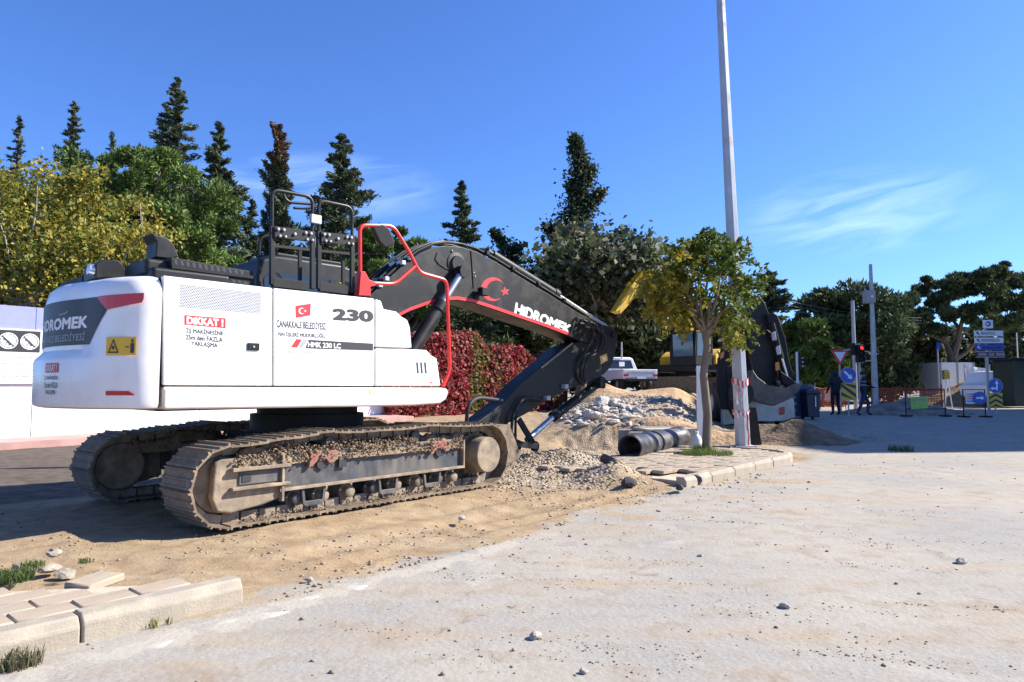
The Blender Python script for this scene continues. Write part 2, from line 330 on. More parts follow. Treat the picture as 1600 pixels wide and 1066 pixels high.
edge = lambda m_, w: mr(mth('ADD', m_, mth('MULTIPLY', mth('SUBTRACT', mid, 0.5), w)), 0.38, 0.62)
crk = nn(nt, 'ShaderNodeTexVoronoi', feature='DISTANCE_TO_EDGE'); crk.inputs['Scale'].default_value = 0.55; wv_ = nn(nt, 'ShaderNodeVectorMath', operation='ADD'); wn2 = nn(nt, 'ShaderNodeTexNoise'); wn2.inputs['Scale'].default_value = 2.5; wn2.inputs['Detail'].default_value = 6; L.new(tcg.outputs['Object'], wn2.inputs['Vector']); L.new(tcg.outputs['Object'], wv_.inputs[0]); L.new(wn2.outputs['Color'], wv_.inputs[1]); L.new(wv_.outputs[0], crk.inputs['Vector'])
asph = mixc(mth('MULTIPLY', mr(crk.outputs['Distance'], 0.0, 0.006, 1, 0), mr(mid, 0.45, 0.6, 0, 0.6)), asph, (0.13, 0.11, 0.09))
c = mixc(edge(sc.outputs[0], 0.9), asph, soil)
c = mixc(edge(sc.outputs[1], 0.8), c, grav)
c = mixc(mth('MULTIPLY', edge(sc.outputs[2], 2.6), 0.6), c, (0.42, 0.385, 0.32))
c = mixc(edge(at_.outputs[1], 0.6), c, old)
L.new(c, b.inputs['Base Color']); b.inputs['Roughness'].default_value = 0.92; b.inputs['Specular IOR Level'].default_value = 0.25
h1 = mth('ADD', mth('MULTIPLY', fine, mth('ADD', mth('MULTIPLY', sc.outputs[0], 0.28), 0.13)), mth('MULTIPLY', mid, mth('ADD', mth('MULTIPLY', sc.outputs[0], 0.9), 0.09))); gh = mth('MULTIPLY', mth('SUBTRACT', 1.0, vor.outputs['Distance']), mth('ADD', mth('MULTIPLY', sc.outputs[1], 1.3), 0.12))
bp = nn(nt, 'ShaderNodeBump'); bp.inputs['Strength'].default_value = 0.9; bp.inputs['Distance'].default_value = 0.022; L.new(mth('ADD', h1, gh), bp.inputs['Height']); L.new(bp.outputs[0], b.inputs['Normal'])
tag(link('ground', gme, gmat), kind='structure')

# ------------------------------------------------------------------ kerbs and pavements
def kerb_mesh(l, h=0.14, w=0.15):
    m = MB(); prof = [(0, -0.12), (0, h - 0.05), (-0.035, h), (-w, h), (-w, -0.12)]   # t, z
    m.prism(prof, lambda p, s: (s, -p[0], p[1]), 0.006, l - 0.006); return m.mesh('kerb_stone', 30)
def kerbs(root, s0, n, l, jit=0.006):
    me = kerb_mesh(l); me.materials.append(M_kerb)
    for i in range(n):
        o = link('kerb_stone', me, None, root); p = sw(s0 + i * l, 0); o.location = (p.x, p.y, random.uniform(-jit, jit)); o.rotation_euler = (random.uniform(-.01, .01), 0, R(90) - RD + random.uniform(-.006, .006))
        bv = o.modifiers.new('bevel', 'BEVEL'); bv.width = 0.012; bv.segments = 2
pavL = tag(empty('pavement'), kind='structure')
me = kerb_mesh(0.9); me.materials.append(M_kerb)
kerbs(pavL, -3.6, 4, 0.9)
bed = MB(); pts = [sw(-4.5, -.15), sw(-.02, -.15), sw(-.35, -.5), sw(-.95, -1.0), sw(-1.5, -1.7), sw(-2.2, -2.3), sw(-4.5, -3.2)]
bed.prism([(p.x, p.y) for p in pts], lambda p, z: (p[0], p[1], z), -0.1, 0.085); bed.build('sand_bed', pm('sand_bed', (0.44, 0.37, 0.28), 0.95, var=0.25, scale=5, bump=0.01), pavL)
tm = MB(); tm.box((0, 0, 0), (0.292, 0.192, 0.05)); tme = tm.mesh('paver', 30); tme.materials.append(M_tile); tmeg = tme.copy(); tmeg.materials.clear(); tmeg.materials.append(M_tileg)
def lay(root, me, s, t, z, jr=0.012, jz=0.004):
    o = link('paver', me, None, root); p = sw(s, t); o.location = (p.x, p.y, z - 0.025 + random.uniform(-jz, jz))
    o.rotation_euler = (random.gauss(0, jr), random.gauss(0, jr), R(90) - RD + random.gauss(0, jr)); bv = o.modifiers.new('bevel', 'BEVEL'); bv.width = 0.008; bv.segments = 1
    return o
for j in range(11):
    for i in range(16):
        s = -4.3 + i * 0.3 + (j % 2) * 0.15; t = -0.255 - j * 0.2
        if s > -0.22 - 0.26 * j - random.random() * 0.12 or random.random() < 0.03: continue
        lay(pavL, tme, s, t, 0.137 - 0.002 * j, 0.008, 0.003)
for (s, t, z, a) in ((-.55, -.85, .115, .5), (-.95, -1.3, .11, 1.1), (-1.3, -1.65, .12, -.4)):
    o = lay(pavL, tme, s, t, z); o.rotation_euler.z += a; o.rotation_euler.x += 0.05
# right island
pavR = tag(empty('pavement'), kind='structure'); S0, S1 = 6.15, 10.6
kerbs(pavR, S0, 5, 0.82)
for k, (ds, dt, ang) in enumerate(((4.10, 0.0, -12), (4.60, -.10, -40), (4.98, -.42, -72), (5.14, -.9, -88), (5.17, -1.5, -92))):
    m = kerb_mesh(0.52 if k else 0.5); m.materials.append(M_kerb); o = link('kerb_stone', m, None, pavR); p = sw(S0 + ds, dt); o.location = (p.x, p.y, 0); o.rotation_euler = (0, 0, R(90) - RD - R(ang)); bv = o.modifiers.new('bevel', 'BEVEL'); bv.width = 0.012; bv.segments = 2
bed = MB(); pts = [sw(S0 + .15, -.15), sw(S0 + 4.6, -.15), sw(S0 + 5.0, -.6), sw(S0 + 5.0, -2.45), sw(S0 + 1.2, -2.35), sw(S0 + .15, -1.9), sw(S0 + .05, -1.1), sw(S0 + .2, -.5)]
bed.prism([(p.x, p.y) for p in pts], lambda p, z: (p[0], p[1], z), -0.1, 0.070); bed.build('sand_bed', MATS['sand_bed'], pavR)
for j in range(11):
    for i in range(18):
        s = S0 + 0.0 + i * 0.3 + (j % 2) * 0.15; t = -0.255 - j * 0.2
        lo = S0 + 0.62 - 0.06 * j + (0.25 if j in (1, 4, 5) else 0) - (0.5 if j > 6 else 0); hi = S0 + 4.75 - 0.5 * max(0, 1 - j * 0.5)
        if s < lo or s > hi or abs(s - (S0 + 3.02)) < 0.3 and abs(t + 1.58) < 0.2: continue
        lay(pavR, tmeg, s, t, 0.138, 0.008, 0.004)
# broken dark edge blocks of the island end
def rock_mesh(name, sub, sx, sy, sz, seed, amp=0.25):
    import bmesh
    bm = bmesh.new(); bmesh.ops.create_icosphere(bm, subdivisions=sub, radius=1); r_ = random.Random(seed)
    ph = [Vector((r_.uniform(-1, 1), r_.uniform(-1, 1), r_.uniform(-1, 1))).normalized() for _ in range(9)]; off = [r_.uniform(0.45, 0.85) for _ in ph]
    for v in bm.verts:
        d = v.co.normalized(); k = 1.0
        for p, q in zip(ph, off):
            c_ = d.dot(p)
            if c_ > q: k = min(k, q / c_)
        k *= 1 + r_.uniform(-amp, amp) * 0.25; v.co = Vector((d.x * sx, d.y * sy, d.z * sz)) * k
    me = bpy.data.meshes.new(name); bm.to_mesh(me); bm.free(); return me
blockme = [rock_mesh('block', 2, .17, .11, .1, i) for i in range(4)]
for me in blockme: me.materials.append(M_dark)
for i, (px, py, sc_, lab) in enumerate(((1080, 757, 1.0, 'dark broken block at the open end of the right kerb'), (1062, 768, .7, 'small dark block lying in front of the broken kerb end'), (950, 752, 1.1, 'dark chunk at the left tip of the broken island'), (985, 742, .8, 'dark chunk under the broken paving edge'))):
    p = G(px, py); o = link('asphalt_block', blockme[i], None); o.location = (p.x, p.y, gbase(p.x, p.y) + 0.05); o.scale = (sc_,) * 3; o.rotation_euler = (0, 0, i * 1.1)
    tag(o, lab, 'rubble', 'broken asphalt blocks')
# loose stones on the road: stuff
def scatter(name, pts, szs, mt, seed=3, flatz=0.6):
    base = rock_mesh('tmp', 1, 1, 1, flatz, seed); bv = np.array([v.co[:] for v in base.vertices]); bf = np.array([p.vertices[:] for p in base.polygons]); Vs = []; Fs = []; n = 0
    for (p, s_) in zip(pts, szs):
        a_ = rng.uniform(0, 6.28); c_, s2 = math.cos(a_), math.sin(a_); k = rng.uniform(0.7, 1.3, 3)
        q = bv * k * s_; q = np.stack([q[:, 0] * c_ - q[:, 1] * s2, q[:, 0] * s2 + q[:, 1] * c_, q[:, 2]], 1) + np.array(p); Vs.append(q); Fs.append(bf + n); n += len(q)
    return link(name, fast_mesh(name, np.concatenate(Vs), np.concatenate(Fs)), mt)
P = []; Z = []
for i in range(5200):
    x = rng.uniform(-4, 9); y = 2.4 + 12 * rng.random() ** 1.5; s_, t_ = st(x, y)
    dens = math.exp(-((s_ - 3.5) / 3.2) ** 2 - ((t_ - .5) / 1.1) ** 2) + 0.16 + 0.45 * (t_ < 0)
    if rng.random() > dens or (t_ < 0.05 and (s_ < 0.1 or s_ > 6)): continue
    sz = 0.004 + 0.017 * rng.random() ** 4; P.append((x, y, float(gfull(x, y)) + sz * 0.25)); Z.append(sz)
tag(scatter('loose_stones', P, Z, pm('pebble', (0.23, 0.195, 0.15), 0.9, var=0.45, scale=3)), kind='stuff')
P = []; Z = []
for i in range(5200):
    x = rng.normal(0.9, 1.1); y = rng.normal(11.2, 1.5)
    if y < 8.9: continue
    sz = 0.010 + 0.028 * rng.random() ** 2.5; P.append((x, y, float(gfull(x, y)) + sz * 0.3)); Z.append(sz)
tag(scatter('gravel', P, Z, pm('gravel_stone', (0.36, 0.295, 0.215), 0.9, var=0.4, scale=2.5), 5), kind='stuff')
P = []; Z = []
for i in range(6000):
    s_ = rng.uniform(-1.5, 6.2); t_ = -5.5 * rng.random() ** 1.6 + .15; q_ = sw(s_, t_); x, y = q_.x, q_.y
    if float(vnoise(x * 1.7, y * 1.7, 2)) < .42 or (s_ < .1 and t_ > -1.6): continue
    sz = .004 + .020 * rng.random() ** 4; P.append((x, y, float(gfull(x, y)) + sz * .15)); Z.append(sz)
tag(scatter('soil_clods', P, Z, pm('clod', (0.30, 0.22, 0.14), 0.95, var=0.4, scale=4), 29), kind='stuff')
# single stones big enough to pick out
stone = [rock_mesh('stone', 2, 1, .8, .6, 20 + i) for i in range(3)]
for me in stone: me.materials.append(M_rock)
for i, (px, py, s_, lab) in enumerate(((484, 908, .045, 'tan stone lying on the bare soil below the near track'), (838, 998, .05, 'tan clod in the middle of the pale road'), (1225, 950, .04, 'small dark stone on the road'), (910, 1052, .03, 'grey pebble at the bottom edge of the road'), (1500, 880, .06, 'brown clod on the right side of the road'), (722, 812, .05, 'brown clod beside the near track'), (1095, 870, .03, 'grey chip on the road below the broken kerb'))):
    p = G(px, py); o = link('loose_rock', stone[i % 3], None); o.location = (p.x, p.y, p.z + s_ * .3); o.scale = (s_,) * 3; o.rotation_euler = (0, 0, i); tag(o, lab, 'stone', 'stones on the road')
# rubble blocks on the left soil
rub = [rock_mesh('rubble', 2, .11, .085, .05, 40 + i, .5) for i in range(3)]
for me in rub: me.materials.append(pm('soil_stained_rubble', (.29, .25, .20), .95, var=.3, scale=9, bump=.01, bscale=30))
for i, (px, py, sc_, dz, lab) in enumerate(((100, 902, .75, 0, 'pale rubble lump at the foot of the left rubble pile'), (80, 900, .8, .03, 'grey rubble lump on the left of the small pile'), (86, 893, .7, .10, 'concrete lump on top of the small rubble pile'), (32, 892, .7, 0, 'flat pale slab beside the small rubble pile'), (150, 902, .4, 0, 'small pale stone right of the rubble pile'), (170, 905, .35, 0, 'small broken stone on the soil behind the left kerb'))):
    p = G(px, py); o = link('rubble_lump', rub[i % 3], None); o.location = (p.x, p.y, p.z + .03 + dz); o.scale = (sc_,) * 3; o.rotation_euler = (random.uniform(-.3, .3), random.uniform(-.3, .3), i * .9); tag(o, lab, 'rubble', 'rubble pile behind the left kerb')
# pale chunks of the old gutter
gut = [rock_mesh('gutter', 2, .16, .09, .022, 60 + i, .3) for i in range(4)]
for me in gut: me.materials.append(pm('gutter_concrete', (0.44, 0.41, 0.35), 0.95, var=0.16, scale=9, bump=.006))
for i in range(11):
    s_ = -2.6 + i * 0.33 + random.uniform(-.05, .05); p = sw(s_, 0.30 + random.uniform(-.05, .05)); o = link('gutter_slab', gut[i % 4], None, pavL); o.location = (p.x, p.y, -0.009); o.rotation_euler = (0, 0, R(50) + random.uniform(-.3, .3)); o.scale = (random.uniform(.8, 1.35), random.uniform(.6, 1.3), .6)
# grass and weeds
def grass(name, spots, kind_mat, lab=None):
    Vs = []; Fs = []; Cs = []; n = 0
    for (x, y, z, rad, nb, hh, c0) in spots:
        for k in range(nb):
            a_ = rng.uniform(0, 6.28); r_ = rad * math.sqrt(rng.random()); bx, by = x + r_ * math.cos(a_), y + r_ * math.sin(a_); h_ = hh * rng.uniform(.4, 1); ln = rng.normal(0, .45, 2) * h_; w = 0.002 + .003 * rng.random(); d = rng.uniform(0, 6.28); dx, dy = w * math.cos(d), w * math.sin(d)
            Vs += [(bx - dx, by - dy, z - .01), (bx + dx, by + dy, z - .01), (bx + ln[0] * .5 + dx * .7, by + ln[1] * .5 + dy * .7, z + h_ * .7), (bx + ln[0] * .5 - dx * .7, by + ln[1] * .5 - dy * .7, z + h_ * .7), (bx + ln[0], by + ln[1], z + h_), (bx + ln[0], by + ln[1], z + h_)]
            Fs += [(n, n + 1, n + 2, n + 3), (n + 3, n + 2, n + 4, n + 5)]; c_ = np.array(c0) * rng.uniform(.6, 1.4); Cs += [c_, c_]; n += 6
    return tag(link(name, fast_mesh(name, Vs, Fs, Cs), kind_mat), kind='stuff')
M_leaf = leafmat('leaf', 0.35); M_needle = leafmat('needle', 0.15, 0.7)
gr = (0.10, 0.14, 0.04); sp_ = []
for (px, py, rad, nb, hh) in ((14, 938, .13, 900, .06), (50, 915, .07, 130, .04), (130, 908, .04, 50, .03)):
    p = G(px, py); sp_.append((p.x, p.y, .13, rad, nb, hh, gr))
for (px, py, rad, nb, hh) in ((1085, 712, .22, 420, .16), (1120, 711, .30, 520, .13), (1098, 706, .18, 260, .18)):
    p = flat(px, py, .13); sp_.append((p.x, p.y, .13, rad, nb, hh, (0.12, 0.165, 0.035)))
grass('grass', sp_, M_leaf)
P = []; Z = []
for k in range(46):                                # crumbs of soil dropped on the road
    px, py = random.uniform(560, 1600), random.uniform(745, 1060); c0 = G(px, py); s_, t_ = st(c0.x, c0.y)
    if t_ < .15: continue
    ln = random.uniform(.05, .35); wd = random.uniform(.02, .07)
    for q_ in range(int(150 * (ln + .2))):
        a_, b_ = rng.normal(0, ln), rng.normal(0, wd); x, y = c0.x + a_ * .95 + b_ * .2, c0.y - a_ * .25 + b_; sz = .002 + .009 * rng.random() ** 4; P.append((x, y, float(gfull(x, y)) + sz * .1)); Z.append(sz)
tag(scatter('soil_crumbs', P, Z, pm('crumb', (0.25, 0.18, 0.11), 0.95, var=0.4, scale=4), 17), kind='stuff')
sp_ = []
for (px, py, rad, nb, hh, c_) in ((32, 1040, .09, 230, .08, (0.13, 0.125, 0.07)), (122, 1002, .03, 16, .06, (.2, .2, .06)), (243, 978, .03, 16, .06, (.2, .2, .06)), (265, 974, .03, 12, .04, (.2, .2, .06)), (1408, 705, .25, 240, .16, (.05, .10, .02))):
    p = G(px, py); sp_.append((p.x, p.y, p.z, rad, nb, hh, c_))
grass('weeds', sp_, M_leaf)
# ------------------------------------------------------------------ the big white and black excavator
XC = (-2.62, 8.81); TH_U, TH_T = R(43.0), R(39.75); DROT = -(TH_U - TH_T)
def onv(px, py, v, th=TH_U):                      # pixel -> machine frame (x forward, y left, z up) on the plane at distance v to the near side
    d = ray(px, py); n0, n1 = math.cos(th), -math.sin(th)
    t = (n0 * XC[0] + n1 * XC[1] + v) / (n0 * d[0] + n1 * d[1]); P_ = d * t
    return Vector(((P_[0] - XC[0]) * math.sin(th) + (P_[1] - XC[1]) * math.cos(th), -v, P_[2] + CAM_H))
exc = empty('crawler_excavator', (XC[0], XC[1], 0), R(90) - TH_T)
tag(exc, 'white crawler excavator with black boom and muddy tracks parked on the soil', 'excavator')
def up(m, name, mt, parent=None, **k):            # a part of the slewing upper body
    o = m.build(name, mt, parent or exc, **k)
    if parent is None: o.rotation_euler = (0, 0, DROT)
    return o
def panel(pts, v, th, name, mt, parent=None, bevel=0.012):   # plate traced on the near side, th thick inwards
    P_ = [onv(x, y, v) for x, y in pts]; m = MB()
    m.prism([(p.x, p.z) for p in P_], lambda p, y: (p[0], y, p[1]), -v, -v + th)
    return up(m, name, mt, parent, bevel=bevel, seg=3)
def decal(pts, v, name, mt, parent, off=0.0012):
    P_ = [onv(x, y, v) for x, y in pts]; m = MB(); m.add([(p.x, -v - off, p.z) for p in P_], [tuple(range(len(P_)))]); return up(m, name, mt, parent, smooth=None)
_tc = {}
def text_geo(s, bold=0.0, shear=0.0):
    key = (s, bold, shear)
    if key in _tc: return _tc[key]
    cu = bpy.data.curves.new('t', 'FONT'); cu.body = s; cu.shear = shear; cu.resolution_u = 3
    o = bpy.data.objects.new('t', cu); col.objects.link(o); bpy.context.view_layer.update()
    me = o.to_mesh(); V_ = np.array([v.co[:2] for v in me.vertices]); F_ = [tuple(p.vertices) for p in me.polygons]; o.to_mesh_clear()
    bpy.data.objects.remove(o); bpy.data.curves.remove(cu)
    n = len(V_); Vs = []; Fs = []; Ls = []
    for k, (dx, dy) in enumerate(((0, 0),) if not bold else [(bold * math.cos(q * math.pi / 4), bold * math.sin(q * math.pi / 4)) for q in range(8)]):   # heavier weight: shifted layers
        Vs.append(V_ + np.array([dx, dy])); Fs += [tuple(i + n * k for i in f) for f in F_]; Ls += [k * .00008] * n
    V_ = np.concatenate(Vs); lo, hi = V_.min(0), V_.max(0); V_ = (V_ - lo) / (hi - lo); _tc[key] = (np.column_stack([V_, Ls]), Fs); return _tc[key]
def line_geo(pattern):                             # writing too small to read: rows of letter-like strokes
    r_ = random.Random(len(pattern) * 7 + 3); V_ = []; F_ = []; n = len(pattern)
    for i, ch in enumerate(pattern):
        if ch == ' ': continue
        x0, x1 = i / n + .06 / n, (i + .82) / n
        for (a0, a1, b0, b1) in ((x0, x0 + .2 / n, 0, 1), (x1 - .2 / n, x1, 0, r_.choice((.5, 1, 1))), (x0, x1, *r_.choice(((.85, 1), (.42, .58), (0, .15)))) ):
            k = len(V_); V_ += [(a0, b0, 0), (a1, b0, 0), (a1, b1, 0), (a0, b1, 0)]; F_.append((k, k + 1, k + 2, k + 3))
    return np.array(V_), F_
def raw(name, vs, fs, mt, parent):
    me = bpy.data.meshes.new(name); me.from_pydata([tuple(v) for v in vs], [], fs); me.update(); return link(name, me, mt, parent)
def text_side(s, q, v, mt, parent, bold=0.0, shear=0.0, off=0.0012, name='lettering'):   # q: pixel corners tl, tr, br, bl
    V_, F_ = text_geo(s, bold, shear) if not s.startswith('x') else line_geo(s); q = np.array(q, float); out = []
    for a, b_, l_ in V_:
        p = (q[3] * (1 - a) + q[2] * a) * (1 - b_) + (q[0] * (1 - a) + q[1] * a) * b_; r_ = onv(p[0], p[1], v); out.append((r_.x, -v - off - l_, r_.z))
    o = raw(name, out, F_, mt, parent)
    if s.startswith('x'): tag(o, kind='stuff')
    return o
VB = 1.36
# --- side doors and covers
d1 = panel([(255, 430.5), (425.5, 450), (425.5, 603), (255, 602)], VB, 0.06, 'rear_side_door', M_white)
d2 = panel([(428, 450.3), (584.5, 466.5), (584.5, 603.5), (428, 603)], VB, 0.06, 'front_side_door', M_white)
c1 = panel([(587, 467), (596, 470), (600, 483), (620, 487), (627, 494), (637, 500), (641, 511), (644, 544), (587, 542.5)], VB, 0.5, 'tool_box_cover', M_white, bevel=0.02)
c2 = panel([(587, 544.5), (644, 546), (667, 547), (674, 555), (683, 560), (689, 603.5), (587, 603.5)], VB, 0.5, 'front_corner_cover', M_white, bevel=0.02)
core = MB(); q = [onv(x, y, VB) for x, y in ((258, 434), (425, 453), (585, 470), (585, 545), (640, 548), (684, 602), (258, 600))]
core.prism([(p.x, p.z) for p in q], lambda p, y: (p[0], y, p[1]), -VB + 0.05, 0.35); up(core, 'machine_house', M_satin)
left = MB(); left.box((-1.2, 0.95, 1.75), (2.1, 0.8, 1.15)); up(left, 'left_side_cover', M_white, bevel=0.03)
sk = [onv(x, y, VB) for x, y in ((254, 604.5), (690, 606), (698, 607), (701, 613), (697, 624), (688, 631), (640, 634.5), (254, 640.5))]
m = MB(); m.prism([(p.x, p.z) for p in sk], lambda p, y: (p[0], y, p[1]), -VB - 0.012, -VB + 0.35); up(m, 'lower_skirt', M_skirt, bevel=0.035, seg=3)
m = MB(); m.box((-0.55, 0.1, 1.2), (3.3, 2.3, 0.2)); up(m, 'main_frame', M_satin, bevel=0.02)
# crease shelf on the doors
for dd, (x0, y0, x1, y1) in ((d1, (298, 551, 424, 558)), (d2, (429, 558, 583, 566))):
    m = MB(); a_, b_ = onv(x0, y0, VB), onv(x1, y1, VB); m.prism([(-.01, .010), (.006, 0), (-.01, -.014)], lambda p, x: (x, -VB - p[0], a_.z + p[1]), a_.x, b_.x); up(m, 'pressed_crease', M_white, dd, bevel=0.006)
# perforated vent: each hole a small dark disc on a grid
P0 = [onv(x, y, VB) for x, y in ((281.5, 444.5), (408, 458), (408, 491), (281.5, 480.5))]; hv = []; hf = []
x0, x1 = P0[0].x, P0[1].x; nxh, nyh = 50, 15
zt = lambda x: P0[0].z + (P0[1].z - P0[0].z) * (x - x0) / (x1 - x0); zb = lambda x: P0[3].z + (P0[2].z - P0[3].z) * (x - x0) / (x1 - x0)
for i in range(nxh):
    for j in range(nyh):
        x = x0 + (i + 0.5 * (j % 2) + .25) * (x1 - x0) / nxh; z = zb(x) + (zt(x) - zb(x)) * (j + .5) / nyh; n = len(hv)
        for k in range(6): hv.append((x + 0.0056 * math.cos(k * math.pi / 3), -VB - 0.001, z + 0.0066 * math.sin(k * math.pi / 3)))
        hf.append(tuple(range(n, n + 6)))
raw('vent_holes', hv, hf, M_print, d1)
# door latch
m = MB(); c_ = onv(395.5, 542, VB); m.box((c_.x, -VB - .006, c_.z), (0.125, 0.02, 0.075)); o = up(m, 'door_latch', M_satin, d1, bevel=0.008)
m = MB(); m.cyl((c_.x, -VB - .012, c_.z), (c_.x, -VB - .022, c_.z), 0.011); up(m, 'latch_lock', M_chrome, o)
# louvre slots, filler drop
for i in range(3):
    x = 650 + i * 6.2; decal([(x, 566), (x + 3, 566.5), (x + 4.5, 584), (x + 1.5, 583.5)], VB, 'louvre_slot', M_print, c2)
decal([(671, 597), (676, 597.3), (676, 599.5), (671, 599)], VB, 'small_badge', M_printr, c2)
sk_o = [o for o in exc.children if o.name.startswith('lower_skirt')][0]
decal([(577, 610), (580, 612), (579, 616), (576, 615)], VB + .012, 'yellow_sticker', M_printy, sk_o)
# lettering on the doors
decal([(288, 492.5), (352.5, 497.5), (352.5, 513), (288, 507.5)], VB, 'warning_band', M_printr, d1)
text_side('DiKKAT !', [(291.5, 494.5), (349, 499), (349, 511), (291.5, 506.5)], VB, M_printw, d1, 0.05, off=.0022)
text_side('İŞ MAKİNESİNE', [(291, 511), (349, 516), (349, 526), (291, 521.5)], VB, M_print, d1, 0.026)
text_side('25m den FAZLA', [(290, 522.5), (348, 527.5), (348, 535), (290, 530.5)], VB, M_print, d1, 0.026)
text_side('YAKLAŞMA', [(299, 532.5), (340, 536), (340, 545.5), (299, 541.5)], VB, M_print, d1, 0.026)
text_side('ÇANAKKALE BELEDİYESİ', [(432, 496), (509, 502), (509, 518), (432, 514)], VB, M_print, d2, 0.022)
text_side('FEN İŞLERİ MÜDÜRLÜĞÜ', [(434, 517.5), (508.5, 520.5), (508.5, 530), (434, 526.5)], VB, M_print, d2, 0.03)
text_side('xxxxxxxxxx xxxxxxx', [(446, 547), (493, 548.5), (493, 553.5), (446, 552.5)], VB, M_grey, d2, 0.02, shear=.2)
decal([(461.5, 478), (485.5, 474.5), (485, 493), (462, 497)], VB, 'flag_field', M_printr, d2)
def crescent_star(cx, cy, r, v, mt, parent, off, tilt=0.0, star=True, name='crescent_star'):
    vs = []; fs = []; n = 28
    a0 = 0.62
    outer = [(cx + r * math.cos(a0 + (2 * math.pi - 2 * a0) * k / n), cy - r * math.sin(a0 + (2 * math.pi - 2 * a0) * k / n)) for k in range(n + 1)]
    ex, ey = outer[0]; r2 = r * 0.80; c2x = cx + r * 0.26; b0 = math.atan2(cy - ey, ex - c2x)
    inner = [(c2x + r2 * math.cos(b0 + (2 * math.pi - 2 * b0) * k / n), cy - r2 * math.sin(b0 + (2 * math.pi - 2 * b0) * k / n)) for k in range(n + 1)]
    allp = outer + inner; fs = [(k, k + 1, n + 2 + k, n + 1 + k) for k in range(n)]
    if star:
        b_ = len(allp); sx = cx + r * 1.05; rs = r * 0.42
        allp.append((sx, cy))
        for k in range(10): rr = rs if k % 2 == 0 else rs * .4; an = math.pi + k * math.pi / 5; allp.append((sx + rr * math.cos(an), cy - rr * math.sin(an)))
        fs += [(b_, b_ + 1 + k, b_ + 1 + (k + 1) % 10) for k in range(10)]
    for (x, y) in allp:
        dx, dy = x - cx, y - cy; p = onv(cx + dx * math.cos(tilt) - dy * math.sin(tilt), cy + dx * math.sin(tilt) + dy * math.cos(tilt), v); vs.append((p.x, -v - off, p.z))
    return raw(name, vs, fs, mt, parent)
crescent_star(471.5, 486, 5.0, VB, M_printw, d2, .0022)
text_side('230', [(519, 481.5), (583.5, 485.5), (583.5, 504), (519, 500.5)], VB, M_print, d2, 0.06)
decal([(482, 531), (583, 537), (583, 548), (477, 544.5)], VB, 'model_band', M_print, d2)
decal([(463, 530), (472, 530.5), (464, 543.5), (454.5, 542.5)], VB, 'red_slash', M_printr, d2)
decal([(473.5, 530.5), (480.5, 531), (472, 544), (466, 543.6)], VB, 'grey_slash', M_grey, d2)
text_side('HMK 230 LC', [(481, 534), (532.5, 537), (532.5, 545), (481, 542.5)], VB, M_printw, d2, 0.035, off=.0022)
# --- counterweight: planform arc with rounded corners, lofted through a profile
U0, UB, W = -2.46, -2.93, VB + 0.002
r_arc = (W ** 2 + (UB - U0) ** 2) / (2 * abs(UB - U0)); uc = UB + r_arc; amax = math.asin(W / r_arc)
plan = []
def fillet(n=10, rad=0.17):                       # near side straight -> fillet -> arc -> mirrored
    pts = []
    tan = Vector((-math.sin(math.pi / 2 - amax), 0)); af = amax - 0.10
    pc = Vector((uc - r_arc * math.cos(af), r_arc * math.sin(af)))
    p_in = Vector((-2.305, W)); corner = Vector((U0 - 0.035, W))
    for k in range(n + 1):
        t = k / n; pts.append(p_in * (1 - t) ** 2 + corner * 2 * t * (1 - t) + pc * t * t)
    return pts, af
fp, af = fillet()
right = [Vector((-2.30, W - .012))] + fp
arc = [Vector((uc - r_arc * math.cos(af * (1 - 2 * k / 36)), r_arc * math.sin(af * (1 - 2 * k / 36)))) for k in range(1, 36)]
plan = right + arc + [Vector((p.x, -p.y)) for p in reversed(right)]
nrm = []
for i, p in enumerate(plan):
    t = plan[min(i + 1, len(plan) - 1)] - plan[max(i - 1, 0)]; nrm.append(Vector((t.y, -t.x)).normalized())
nrm[0] = nrm[1]; nrm[-1] = nrm[-2]
ZT = onv(254, 430, VB).z; ZB_ = onv(254, 640.5, VB).z
RPL = 0.075                                        # the upper rear face is set back
prof = [(0.30, ZB_), (0.05, ZB_ + .004), (0.015, ZB_ + .02), (0, ZB_ + .06), (0, 1.58), (0.012, 1.61), (RPL, 1.68), (RPL, 2.10), (RPL + .01, ZT - .16), (RPL + .03, ZT - .07), (RPL + .075, ZT - .02), (RPL + .16, ZT), (0.6, ZT + .03)]
vs = []; fs = []; npn = len(plan)
def kk(a_): return 1 - sstep(.30, .53, abs(a_))
for (o_, z) in prof:
    for i, (p, n_) in enumerate(zip(plan, nrm)):
        k = float(kk(math.atan2(p.y, uc - p.x)))   # flush with the doors at the corners
        oo = o_ * k if 1.5 < z < ZT - .1 else (o_ if z < 1.5 else (o_ - RPL) + RPL * k)
        q_ = p + n_ * -oo if n_.dot(Vector((p.x - uc, p.y))) > 0 else p + n_ * oo; vs.append((q_.x, -q_.y, z))
for j in range(len(prof) - 1):
    for i in range(npn - 1): a_ = j * npn + i; fs.append((a_, a_ + 1, a_ + 1 + npn, a_ + npn))
m = MB(); m.add(vs, fs); m.add([], []); m.f.append(tuple(range(npn))); m.f.append(tuple(range((len(prof) - 1) * npn, len(prof) * npn)))
cw = up(m, 'counterweight', M_white, smooth=40)
